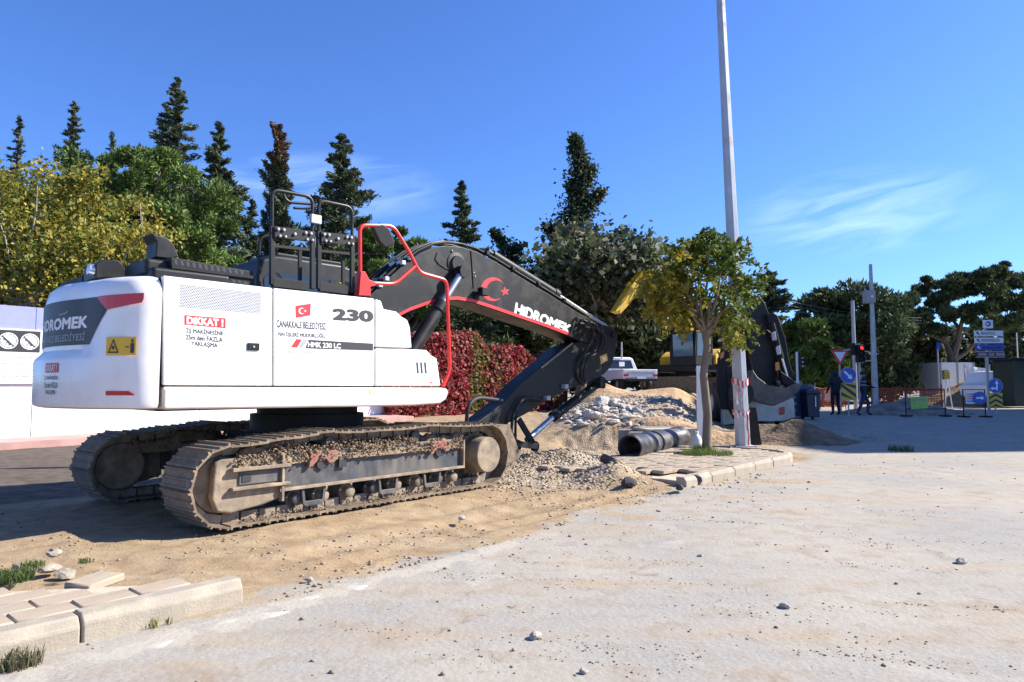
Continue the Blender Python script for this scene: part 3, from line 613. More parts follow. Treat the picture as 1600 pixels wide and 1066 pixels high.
def onarc(px, py, rel):                          # pixel -> (angle, z) on the rear face; rel: 1 upper face, 0 lower
    d = ray(px, py); sn, cs = math.sin(TH_U), math.cos(TH_U); ins = 0.0
    o2 = (-XC[0] * sn - XC[1] * cs - uc, -XC[0] * cs + XC[1] * sn); d2_ = (d[0] * sn + d[1] * cs, d[0] * cs - d[1] * sn)
    for it in range(6):
        r_ = r_arc - ins; A = d2_[0] ** 2 + d2_[1] ** 2; B = 2 * (o2[0] * d2_[0] + o2[1] * d2_[1]); C_ = o2[0] ** 2 + o2[1] ** 2 - r_ ** 2
        t = (-B - math.sqrt(max(0, B * B - 4 * A * C_))) / (2 * A); u_, v_ = o2[0] + d2_[0] * t, o2[1] + d2_[1] * t; an = math.atan2(v_, -u_); ins = rel * RPL * float(kk(an))
    return an, d[2] * t + CAM_H
def arcpt(a_, z, rel, off): r_ = r_arc - rel * RPL * float(kk(a_)) + off; return (uc - r_ * math.cos(a_), -r_ * math.sin(a_), z)
def arc_poly(cols_, inset, off, name, mt):         # cols_: (angle, z low, z high)
    vs = []; fs = []; pts = []
    for (a0, l0, h0), (a1, l1, h1) in zip(cols_[:-1], cols_[1:]):
        n = max(1, int(abs(a1 - a0) / 0.03))
        for k in range(n): t = k / n; pts.append((a0 + (a1 - a0) * t, l0 + (l1 - l0) * t, h0 + (h1 - h0) * t))
    pts.append(cols_[-1])
    for (a_, l, h) in pts: vs += [arcpt(a_, l, inset, off), arcpt(a_, h, inset, off)]
    for i in range(len(pts) - 1): fs.append((2 * i, 2 * i + 2, 2 * i + 3, 2 * i + 1))
    return raw(name, vs, fs, mt, cw)
A_ = lambda x, y: onarc(x, y, 1)
aTR, zTR = A_(153, 464); aMR, zMR = A_(168, 484); aBR, zBR = A_(140, 538)
z_lo = zBR
arc_poly([(-aMR, zMR, zMR + .004), (-aBR, z_lo, zTR - .0), (aBR, z_lo, zTR), (aTR, zBR + (zMR - zBR) * (aTR - aBR) / max(1e-3, aMR - aBR), zTR), (aMR, zMR - .002, zMR + .003)], 1, .006, 'rear_name_plate', M_print)
aL1, zL1 = A_(226, 458); aL2, zL2 = A_(223, 473)
for sg in (1, -1):
    arc_poly([(sg * aTR, zTR - .004, zTR), (sg * aMR, zMR, zTR + (zL1 - zTR) * (aMR - aTR) / (aL1 - aTR)), (sg * aL2, zL2, zL1), (sg * aL1, zL1 - .05, zL1)], 1, .010, 'tail_light', M_redlens)
aR1, zR1 = onarc(166, 611, 0); aR2, zR2 = onarc(211, 618, 0); aR3, _ = onarc(201, 612, 0)
for sg in (1, -1): arc_poly([(sg * aR1, zR2, zR1), (sg * aR3, zR2, zR1), (sg * aR2, zR2, zR2 + .004)], 0, .005, 'reflector', M_redlens)
aY1, zY1 = onarc(168, 527, 1); aY2, zY2 = onarc(213, 555, 1)
arc_poly([(aY1, zY2, zY1), (aY2, zY2, zY1)], 1, .012, 'warning_sticker', M_printy)
def arc_shape(pts2, a0, a1, z0, z1, inset, off, name, mt, faces):
    return raw(name, [arcpt(a0 + (a1 - a0) * x, z0 + (z1 - z0) * y, inset, off) for x, y in pts2], faces, mt, cw)
tri_o = [(.07, .12), (.46, .12), (.265, .90)]; tri_i = [(.13, .20), (.40, .20), (.265, .74)]
arc_shape(tri_o + tri_i, aY1, aY2, zY2, zY1, 1, .016, 'warning_triangle', M_print, [(0, 1, 4, 3), (1, 2, 5, 4), (2, 0, 3, 5)])
for pts_ in ([(.22, .32), (.31, .32), (.31, .5), (.22, .5)], [(.84, .12), (.95, .12), (.95, .66), (.84, .66)], [(.86, .7), (.93, .7), (.93, .86), (.86, .86)], [(.66, .42), (.8, .42), (.8, .47), (.66, .47)]): arc_shape(pts_, aY1, aY2, zY2, zY1, 1, .016, 'warning_figure', M_print, [(0, 1, 2, 3)])
def text_arc(s, a0, a1, z0, z1, inset, mt, bold=0.0, shear=0.0, off=.008):
    V_, F_ = text_geo(s, bold, shear); return raw('lettering', [arcpt(a0 + (a1 - a0) * x, z0 + (z1 - z0) * y, inset, off + l_) for x, y, l_ in V_], F_, mt, cw)
aT, zt1 = A_(138, 493); _, zt0 = A_(138, 512.5); text_arc('HiDROMEK', -.165, aT, zt0, zt1, 1, M_wht, .045, .08)
aT2, zt1 = A_(134, 519); _, zt0 = A_(134, 532.5); text_arc('ÇANAKKALE BELEDİYESİ', -.20, aT2, zt0 - .01, zt1 + .01, 1, M_grey, 0, .1)
a3, z3 = A_(108, 486); a4, z4 = A_(93, 496); sg_ = [(0, .25), (.08, .75), (.16, .2), (.25, .6), (.33, .3), (.42, .65), (.5, .35), (.6, .7), (.7, .5), (1, 1)]; vs = []; fs = []
for i, (x, y) in enumerate(sg_): vs += [arcpt(a4 + (a3 - a4) * x, z4 + (z3 - z4) * y - .006, 1, .009), arcpt(a4 + (a3 - a4) * x, z4 + (z3 - z4) * y + .006, 1, .009)]
for i in range(len(sg_) - 1): fs.append((2 * i, 2 * i + 2, 2 * i + 3, 2 * i + 1))
raw('signature_mark', vs, fs, M_grey, cw)
aS0, zS1 = onarc(72, 568, 0); aS1, zS0 = onarc(91.5, 582, 0)
arc_poly([(aS0, zS0, zS1), (aS1, zS0, zS1)], 0, .005, 'warning_band', M_printr); text_arc('DiKKAT !', aS0 + .01, aS1 - .01, zS0 + .012, zS1 - .012, 0, M_printw, .02)
for k, s_ in enumerate(('İŞ MAKİNESİNE', '25m den FAZLA', 'YAKLAŞMA')): text_arc(s_, aS0 + .012 * (k == 2), aS1 - .012 * (k == 2), zS0 - .075 - .07 * k, zS0 - .022 - .07 * k, 0, M_print, .01)
# --- top deck: slotted engine guard, exhaust cowl, rear covers, cab roof
m = MB(); g0, g1 = onv(266, 401, 1.12), onv(396, 424, 1.12); b0, b1 = onv(268, 431, 1.12), onv(400, 441, 1.12)
m.prism([(g0.x, g0.z), (g1.x, g1.z), (b1.x, b1.z - .06), (b0.x, b0.z - .06)], lambda p, y: (p[0], y, p[1]), -1.12, -0.35); guard = up(m, 'engine_guard', M_satin, bevel=.015)
for i in range(12):
    x = 272 + i * 9.4; y = 405.5 + i * 1.55; decal([(x, y), (x + 4.5, y + .8), (x + 6, y + 8.5), (x + 1.5, y + 7.8)], 1.12, 'guard_slot', M_print, guard)
    decal([(x + 4, y + 17), (x + 9, y + 17.8), (x + 13, y + 22.5), (x + 8, y + 21.8)], 1.12, 'guard_slot', M_print, guard)
rim = MB(); a_, b_ = onv(268, 417, 1.13), onv(398, 434, 1.13); rim.bar((a_.x, -1.125, a_.z), (b_.x, -1.125, b_.z), .03, .03); up(rim, 'guard_rail', M_black, guard)
m = MB(); q = [onv(x, y, .95) for x, y in ((236, 364), (262, 372), (272, 382), (280, 402), (262, 404), (243, 402), (245, 378))]
m.prism([(p.x, p.z) for p in q], lambda p, y: (p[0], y, p[1]), -.95, -.68); up(m, 'exhaust_cowl', M_black, bevel=.012)
m = MB(); m.box((-1.95, -.2, ZT + .04), (.75, 1.9, .14)); m.box((-2.1, -.75, ZT + .12), (.5, .6, .16)); up(m, 'hood', M_black, bevel=.04, seg=3)
m = MB(); q = [onv(x, y, .3) for x, y in ((150, 434), (150, 412), (163, 405), (186, 407), (197, 421), (197, 434))]
m.prism([(p.x, p.z) for p in q], lambda p, y: (p[0], y, p[1]), -.3, .1); rc = up(m, 'rear_camera_cover', M_black, bevel=.01)
m = MB(); p = onv(154, 421, .3); m.lathe((p.x - .02, -.22, p.z), (-1, 0, .1), [(0, .06), (.05, .055), (.055, .03)], 16); up(m, 'work_lamp', M_chrome, rc)
m = MB(); m.box((-2.15, .8, ZT + .1), (.7, .9, .16)); up(m, 'hood_cover', M_satin, bevel=.03)
m = MB(); m.box((-.9, .1, ZT + .03), (1.2, 1.6, .14)); up(m, 'deck_plate', M_satin, bevel=.02)
# cab on the far side
m = MB(); cp = [(-.50, 2.2), (-.56, 2.75), (-.50, 2.98), (-.3, 3.06), (.7, 3.06), (1.05, 2.98), (1.35, 2.4), (1.42, 1.9), (1.42, 1.3), (-.50, 1.3)]
m.prism(cp, lambda p, y: (p[0], y, p[1]), .34, 1.32); cab = up(m, 'cab', M_black, bevel=.05, seg=3)
m = MB(); m.prism([(-.42, 2.2), (-.47, 2.72), (-.4, 2.82), (.42, 2.82), (.42, 2.2)], lambda p, y: (p[0], y, p[1]), .332, .345); up(m, 'window_pane', M_glass, cab)
m = MB(); m.prism([(.50, 2.0), (.50, 2.82), (.95, 2.82), (1.26, 2.3), (1.3, 2.0)], lambda p, y: (p[0], y, p[1]), .332, .345); up(m, 'window_pane', M_glass, cab)
m = MB(); m.box((-.545, .83, 2.5), (.02, .74, .4)); up(m, 'window_pane', M_glass, cab)
m = MB(); m.box((.25, .83, 3.085), (1.0, .8, .05)); up(m, 'roof_hatch', M_black, cab, bevel=.02)
# folding hand rails standing on the near side
def rail(pxs, v, r, n=10, round_=0.09):            # polyline in pixels on plane v with rounded corners
    P_ = [onv(x, y, v) for x, y in pxs]; out = [P_[0]]
    for i in range(1, len(P_) - 1):
        a_, b_, c_ = P_[i - 1], P_[i], P_[i + 1]; d0 = min(round_, (a_ - b_).length * .45); d1_ = min(round_, (c_ - b_).length * .45); s0 = b_ + (a_ - b_).normalized() * d0; s1 = b_ + (c_ - b_).normalized() * d1_
        for k in range(6): t = k / 5; out.append(s0 * (1 - t) ** 2 + b_ * 2 * t * (1 - t) + s1 * t * t)
    out.append(P_[-1]); return out
def hand_rail(x0, x1, yb0, yb1, ym0, ym1, yt0, yt1, v):
    m = MB(); m.tube(rail([(x0, ym0), (x0, yt0), (x1, yt1), (x1, ym1)], v, .02), .019, 10); o = up(m, 'hand_rail', M_black)
    for (x, a_, b_) in ((x0, yb0, ym0), (x1, yb1, ym1)): up(MB().bar(onv(x, a_, v), onv(x, b_, v), .045, .05), 'rail_post', M_satin, o, bevel=.005)
    m = MB(); m.bar(onv(x0, ym0 + 30, v), onv(x1, ym1 + 29, v), .022, .03); up(m, 'rail_bar', M_satin, o); up(MB().bar(onv((x0 + x1) / 2 + 12, ym0 + 34, v - .3), onv((x0 + x1) / 2 + 12, yb1 - 4, v - .3), .035, .035), 'rail_strut', M_satin, o)
    m = MB(); a_, b_ = onv(x0 + 1, ym0 + 9, v), onv(x1 - 1, ym1 + 9, v); m.bar(a_ + Vector((0, -.03, 0)), b_ + Vector((0, -.03, 0)), .02, .12); up(m, 'hinge_plate', M_satin, o, bevel=.005)
    for f_ in (.08, .22, .5, .78, .92):
        p = a_.lerp(b_, f_) + Vector((0, -.045, .03 if f_ != .5 else 0)); m = MB(); m.lathe(p, (0, -1, 0), [(0, .017), (.012, .017), (.018, .009)], 10); up(m, 'bolt', M_galv, o)
        if f_ != .5: m = MB(); m.lathe(p + Vector((.02, 0, -.07)), (0, -1, 0), [(0, .015), (.012, .015), (.018, .008)], 10); up(m, 'bolt', M_galv, o)
    m = MB(); m.bar(onv(x0, yb0 - 4, v), onv(x1 - 8, yb1 - 4, v), .05, .10); up(m, 'rail_base', M_satin, o, bevel=.005)
    return o
h1 = hand_rail(425, 488, 445, 452, 354, 362, 296, 308, 1.22)
h2 = hand_rail(498, 550, 452, 458, 362, 368, 313, 324, 1.22)
m = MB(); m.tube(rail([(441, 297), (447, 316), (487, 319)], 1.05, .02), .017, 8); up(m, 'grab_bar', M_black, h1)
m = MB(); m.tube(rail([(459, 325), (480, 326), (499, 322)], 1.1, .02), .016, 8); up(m, 'grab_bar', M_black, h2)
m = MB(); p = onv(493, 343, 1.24); m.box(p, (.13, .05, .10)); up(m, 'rail_clamp', M_galv, h1, bevel=.008)
m = MB(); m.tube(rail([(405, 440), (405, 372), (424, 367)], 1.0, .02), .016, 8); up(m, 'rear_grab_bar', M_black)
m = MB(); p = onv(526, 445, 1.05); m.lathe((p.x, p.y, p.z - .05), (0, 0, 1), [(0, .06), (.06, .06), (.075, .045)], 16); up(m, 'filler_cap', M_printy)
# red guard rail and mirror at the front corner
m = MB(); V_ = 1.25
m.tube(rail([(563, 462), (562, 352), (614, 353), (640, 395), (655, 426), (698, 438), (703, 580), (692, 604)], V_, .02), .024, 10)
red = up(m, 'red_guard_rail', M_red)
m = MB(); m.tube(rail([(575, 442), (617, 444), (650, 415)], V_, .02), .022, 10); up(m, 'guard_rail_branch', M_red, red)
m = MB(); q = [onv(x, y, V_) for x, y in ((557, 462), (560, 425), (567, 425), (574, 438), (584, 442), (584, 447), (575, 449), (576, 463))]; m.prism([(p.x, p.z) for p in q], lambda p, y: (p[0], y, p[1]), -V_ - .05, -V_ + .05); up(m, 'rail_bracket', M_red, red, bevel=.006)
m = MB(); q = [onv(x, y, V_ + .06) for x, y in ((581, 357), (594, 352), (602, 360), (609, 380), (607, 386), (596, 388), (589, 378))]; m.prism([(p.x, p.z) for p in q], lambda p, y: (p[0], y - .3 * (p[0] - q[0].x), p[1]), -V_ - .09, -V_ - .03); mir = up(m, 'rear_mirror', M_rubber, bevel=.015)
m = MB(); m.tube([onv(566, 396, V_), onv(590, 397, V_), onv(600, 385, V_ + .05)], .01, 6); up(m, 'mirror_arm', M_satin, mir)
# --- boom
VBm, VBf = 0.24, -0.24
bt = [(577, 462), (600, 441), (628, 416), (655, 396), (678, 386), (697, 383.5), (722, 386), (745, 393), (775, 409), (815, 434), (860, 461), (893, 482), (920, 499), (932, 510)]
bb = [(938, 523), (934, 535), (924, 538), (905, 532), (890, 526), (850, 511), (800, 494), (765, 482), (740, 474), (715, 469.5), (690, 471), (665, 478), (640, 487), (615, 500), (597, 512), (580, 512), (572, 495)]
q = [onv(x, y, VBm) for x, y in bt + bb]; m = MB(); m.prism([(p.x, p.z) for p in q], lambda p, y: (p[0], y, p[1]), -VBm, -VBf); boom = up(m, 'boom', M_black, bevel=.012)
st_ = bb[4:14]; vs = []; fs = []
for i, (x, y) in enumerate(st_):
    p0, p1 = onv(x, y - 1.2, VBm), onv(x, y - 6.2, VBm); vs += [(p0.x, -VBm - .004, p0.z), (p1.x, -VBm - .004, p1.z)]
for i in range(len(st_) - 1): fs.append((2 * i, 2 * i + 2, 2 * i + 3, 2 * i + 1))
raw('red_stripe', vs, fs, M_printr, boom)
text_side('HiDROMEK', [(806, 472), (894, 508.5), (889, 523), (803, 492)], VBm, M_printw, boom, 0.05, .0)
crescent_star(770, 452, 18.5, VBm, M_printr, boom, .0015, tilt=.18)
m = MB(); p = onv(713, 413, VBm); m.lathe(p, (0, -1, 0), [(-.02, .19), (.012, .185), (.02, .13), (.05, .12)], 28); up(m, 'pin_boss', M_black, boom)
m = MB(); p = onv(727, 424, VBm + .16); m.lathe(p + Vector((0, .2, 0)), (0, -1, 0), [(0, .075), (.2, .075), (.22, .055)], 20); up(m, 'cylinder_pin', M_framedust, boom)
m = MB(); p = onv(755, 456, VBm + .1); m.box(p, (.15, .12, .13)); m.bar(p, p + Vector((-.1, .1, -.1)), .05, .05); up(m, 'work_lamp', M_satin, boom, bevel=.012)
m = MB(); m.tube([onv(x, y, VBm + .006) for x, y in ((683, 395), (680, 405), (686, 413), (697, 420), (704, 421))], .008, 6); m.tube([onv(x, y, VBm + .006) for x, y in ((705, 391), (708, 400), (715, 408))], .008, 6); m.tube([onv(x, y, VBm + .006) for x, y in ((736, 392), (738, 420), (740, 450))], .008, 6); up(m, 'lube_line', M_rubber, boom)
for x, y in ((706, 392), (740, 426), (742, 432)):
    m = MB(); m.lathe(onv(x, y, VBm), (0, -1, 0), [(0, .012), (.012, .010)], 8); up(m, 'grease_nipple', M_galv, boom)
# pipes and hoses along the boom top
for k, (dv, dz, r_) in enumerate(((.20, 5, .02), (.12, 6, .02), (-.06, 7, .024), (-.16, 6, .02))):
    P_ = [onv(x, y - dz - (k % 2) * 1.5, VBm - .02) + Vector((0, .22 - dv, 0)) for x, y in bt[:-1]]; m = MB(); m.tube(P_, r_, 8); up(m, 'hydraulic_pipe', M_black if k % 2 else M_galv if False else M_satin, boom)
for x, y in ((628, 411), (602, 436), (640, 404), (592, 446), (760, 396), (800, 420), (840, 444), (880, 469)):
    m = MB(); p = onv(x, y, VBm - .02); m.box(p + Vector((0, .12, 0)), (.07, .34, .06)); up(m, 'pipe_clamp', M_galv if x < 650 else M_satin, boom, bevel=.008)
# arm cylinder lying above the boom
m = MB(); a_, b_ = onv(768, 398, .0), onv(868, 460, .0); m.cyl(a_, b_, .085, n=20); m.cyl(a_ - (b_ - a_).normalized() * .12, a_, .06, n=16); ac = up(m, 'arm_cylinder', M_black); c_ = onv(946, 511, .0)
m = MB(); m.cyl(b_, c_, .048, n=16); up(m, 'piston_rod', M_chrome, ac); m = MB(); m.cyl(b_ - (c_ - b_).normalized() * .08, b_ + (c_ - b_).normalized() * .04, .10, n=20); up(m, 'cylinder_gland', M_black, ac)
# boom cylinders, one on each flank
for sg, v in ((1, VBm + .14), (-1, VBf - .14)):
    p_top, p_mid, p_low = onv(722, 425, VBm + .14), onv(688, 478, VBm + .14), onv(628, 572, VBm + .14)
    for p in (p_top, p_mid, p_low): p.y = -v
    m = MB(); m.cyl(p_low, p_mid, .095, n=20); d_ = (p_mid - p_low).normalized(); m.cyl(p_mid - d_ * .10, p_mid + d_ * .05, .112, n=20); bc = up(m, 'boom_cylinder', M_black)
    m = MB(); m.cyl(p_mid, p_top, .055, n=16); up(m, 'piston_rod', M_chrome, bc)
    m = MB(); m.lathe(p_top + Vector((0, .07, 0)), (0, -1, 0), [(0, .10), (.14, .10)], 20); up(m, 'rod_eye', M_black, bc)
    m = MB(); off_ = Vector((.05, 0, -.11)); m.tube([p_low + d_ * .3 + off_, p_mid - d_ * .12 + off_ * .98], .018, 8); up(m, 'oil_line', M_satin, bc)
m = MB(); m.box((.55, 0, 1.75), (.7, .7, 1.2)); up(m, 'boom_foot_bracket', M_black, bevel=.02)
# --- arm (stick), bucket cylinder, linkage, bucket, hoses
VS = 0.17
ap = [(946, 508), (957, 512), (963.5, 518), (965.5, 538), (955, 573), (945, 584), (931, 592), (893, 607), (850, 628), (825, 645), (800, 659), (776, 668), (750, 668), (745, 661), (764, 647), (790, 626), (813, 600), (847, 572), (880, 543), (905, 533), (925, 520)]
q = [onv(x, y, VS) for x, y in ap]; m = MB(); m.prism([(p.x, p.z) for p in q], lambda p, y: (p[0], y, p[1]), -VS, VS); arm = up(m, 'arm', M_black, bevel=.012)
decal([(937, 557), (948, 552.5), (950, 563.5), (939, 569)], VS, 'yellow_label', M_printy, arm)
decal([(941, 558.5), (946, 556.5), (947.5, 562.5), (942.5, 565)], VS, 'label_mark', M_wht, arm, off=.0022)
m = MB(); m.lathe(onv(958, 523, VS), (0, -1, 0), [(-.01, .06), (.03, .06), (.03, .03)], 18); up(m, 'arm_pin', M_satin, arm); m = MB(); m.lathe(onv(932, 526, VS + .08), (0, -1, 0), [(-.12, .10), (.02, .10), (.03, .06)], 20); up(m, 'arm_pin', M_satin, arm)
m = MB(); a_, b_ = onv(846, 575, VS + .004), onv(895, 536, VS + .004); m.bar(a_, b_, .006, .03); up(m, 'weld_seam', M_framedust, arm)
VC = 0.0
m = MB(); a_, b_ = onv(936, 598, VC), onv(866, 650, VC); m.cyl(a_, b_, .085, n=20); d_ = (b_ - a_).normalized(); m.cyl(b_ - d_ * .1, b_ + d_ * .05, .10, n=20); m.cyl(a_ - d_ * .1, a_ + d_ * .03, .10, n=16); bcy = up(m, 'bucket_cylinder', M_black); e_ = onv(823, 688, VC)
m = MB(); m.cyl(b_, e_, .055, n=16); up(m, 'piston_rod', M_chrome, bcy)
m = MB(); p = onv(932, 599, VC); m.box(p, (.18, .32, .2)); up(m, 'cylinder_bracket', M_satin, arm, bevel=.02)
tipc = onv(757, 664, 0.0); rodc = onv(822, 692, 0.0); armk = onv(797, 655, 0.0)
for y in (-.2, .2):
    m = MB(); m.bar(armk + Vector((0, y, 0)), rodc + Vector((0, y, -.05)), .035, .11); m.lathe(rodc + Vector((0, y - .03, -.05)), (0, 1, 0), [(0, .09), (.06, .09)], 16); up(m, 'guide_link', M_satin, arm, bevel=.006)
    m = MB(); m.bar(rodc + Vector((0, y * 1.3, -.05)), tipc + Vector((-.02, y * 1.3, -.24)), .04, .10); up(m, 'bucket_link', M_satin, arm, bevel=.006)
bx_, bz_ = tipc.x, tipc.z; m = MB(); bo = [(-x - .12, z) for x, z in [(-.1, .03), (.35, -.02), (.55, -.2), (.54, -.42), (.36, -.54), (.02, -.58), (-.30, -.54), (-.36, -.46), (-.25, -.46), (0, -.48), (.30, -.44), (.44, -.36), (.42, -.2), (.2, -.1)]]
m.prism([(bx_ + x, max(.01, bz_ + z)) for x, z in bo], lambda p, y: (p[0], y, p[1]), -.55, .55)
for y in (-.565, .565): m.prism([(bx_ + x, max(.012, bz_ + z)) for x, z in bo[:8]], lambda p, t: (p[0], t, p[1]), y - .014, y + .014)
bk = up(m, 'bucket', M_steelmud, bevel=.008)
for k in range(5): m = MB(); y = -.48 + k * .24; m.prism([(bx_ + .20, .03), (bx_ + .20, .10), (bx_ + .42, .05)], lambda p, t: (p[0], t, p[1]), y - .04, y + .04); up(m, 'tooth', M_steelmud, bk)
def hose(name, pts, r_, parent, mt=None):
    P_ = [onv(*p) for p in pts]; out = []
    for i in range(len(P_) - 1):
        p0, p1, p2, p3 = P_[max(0, i - 1)], P_[i], P_[i + 1], P_[min(len(P_) - 1, i + 2)]
        for k in range(6): t = k / 6; out.append(0.5 * ((2 * p1) + (p2 - p0) * t + (2 * p0 - 5 * p1 + 4 * p2 - p3) * t * t + (3 * p1 - p0 - 3 * p2 + p3) * t ** 3))
    out.append(P_[-1]); m = MB(); m.tube(out, r_, 8); return up(m, name, mt or M_rubber, parent)
hose('hydraulic_hose', [(784, 626, .2), (752, 622, .3), (738, 627, .35), (731, 640, .35), (729, 662, .3)], .03, arm)
hose('hydraulic_hose', [(905, 505, .27), (930, 512, .3), (946, 528, .3), (940, 547, .3), (920, 560, .25), (913, 580, .22), (915, 600, .2)], .022, arm)
hose('hydraulic_hose', [(900, 500, .2), (925, 505, .25), (940, 522, .28), (935, 545, .28), (914, 556, .25), (907, 580, .22), (911, 602, .2)], .022, arm, M_satin)
hose('hydraulic_hose', [(893, 495, .15), (917, 503, .3), (928, 520, .3), (916, 548, .25), (902, 570, .22), (903, 590, .2), (912, 603, .18)], .02, arm)
hose('hydraulic_hose', [(850, 626, .2), (822, 622, .25), (806, 640, .25), (800, 662, .25), (798, 700, .25)], .026, arm)
hose('hydraulic_hose', [(838, 630, .2), (815, 632, .22), (806, 655, .22), (806, 702, .22)], .022, arm)
for x, y in ((882, 604), (854, 622)): m = MB(); m.box(onv(x, y, VS + .03), (.10, .12, .08)); up(m, 'hose_clamp', M_galv, arm, bevel=.01)
# swing bearing
m = MB(); m.lathe((0, 0, .78), (0, 0, 1), [(0, .70), (.22, .70), (.22, .62), (.36, .62)], 40); m.build('swing_bearing', M_satin, exc)
m = MB(); m.box((0, 0, .62), (1.5, 1.3, .34)); m.bar((-.6, -.9, .5), (.6, .9, .5), .3, .3); m.bar((.6, -.9, .5), (-.6, .9, .5), .3, .3); m.build('centre_frame', M_satin, exc, bevel=.02)
# --- crawler tracks
Rr, Rf = .375, .40; CR, CF = (-1.80, .40), (1.82, .425)
def track_path():
    P_ = []
    for k in range(40): t = k / 40; P_.append((CR[0] + (CF[0] - CR[0]) * t, .025))
    for k in range(24): a_ = -math.pi / 2 + math.pi * .97 * k / 24; P_.append((CF[0] + Rf * math.cos(a_), CF[1] + Rf * math.sin(a_)))
    top = [(CF[0] + .02, CF[1] + Rf), (.75, .865), (0, .842), (-.75, .86), (-1.3, .815), (CR[0], CR[1] + Rr)]
    for i in range(len(top) - 1):
        for k in range(10): t = k / 10; P_.append((top[i][0] + (top[i + 1][0] - top[i][0]) * t, top[i][1] + (top[i + 1][1] - top[i][1]) * t + (-.012 * math.sin(math.pi * t))))
    for k in range(24): a_ = math.pi / 2 + math.pi * k / 24; P_.append((CR[0] + Rr * math.cos(a_), CR[1] + Rr * math.sin(a_)))
    return np.array(P_ + [P_[0]])
TP = track_path(); seg = np.sqrt((np.diff(TP, axis=0) ** 2).sum(1)); cum = np.concatenate([[0], np.cumsum(seg)]); Ltot = cum[-1]; NS = int(round(Ltot / .192)); pitch = Ltot / NS
def tp(s): s = s % Ltot; return np.array([np.interp(s, cum, TP[:, 0]), np.interp(s, cum, TP[:, 1])])
m = MB(); prof = [(-.096, 0), (-.092, .026), (-.078, .026), (-.072, .008), (-.012, .006), (-.006, .022), (.008, .022), (.014, .006), (.066, .008), (.07, .022), (.082, .022), (.094, .004), (.094, -.012), (-.096, -.014)]
m.prism(prof, lambda p, y: (p[0] * pitch / .192, y, -p[1]), -.30, .30); shoe_me = m.mesh('track_shoe', None); shoe_me.materials.append(M_steelmud)
lm = MB()
for y in (-.085, .085): lm.box((0, y, .055), (.17, .045, .085))
link_me = lm.mesh('track_link', None); link_me.materials.append(pm('track_link_steel', (0.12, 0.095, 0.07), .7, var=.3, dirt=DUST, damt=.3))
def ridge(name, x0, x1, y0, y1, z0, hgt, parent, seed, nx_=150, ny_=22):
    X, Y = np.meshgrid(np.linspace(x0, x1, nx_), np.linspace(y0, y1, ny_)); e = np.minimum(1, np.minimum(np.linspace(0, 1, ny_), np.linspace(1, 0, ny_)) * 6)[:, None]
    H = hgt * (.5 + 1.3 * fbm(X * 3.2 + seed, Y * 3 + seed, 3, 1)) + .16 * fbm(X * 13 + seed, Y * 13, 4, 2) + .05 * fbm(X * 40, Y * 40, 2, 3); Z_ = z0 + np.maximum(H, -.02) * e - .05 * (1 - e)
    Yj = Y + .05 * fbm(X * 9, Z_ * 9, 3, 0); I_ = (np.arange(ny_ - 1)[:, None] * nx_ + np.arange(nx_ - 1)[None]).ravel()
    return link(name, fast_mesh(name, np.stack([X, Yj, Z_], -1).reshape(-1, 3), np.stack([I_, I_ + 1, I_ + 1 + nx_, I_ + nx_], 1)), M_mud, parent)
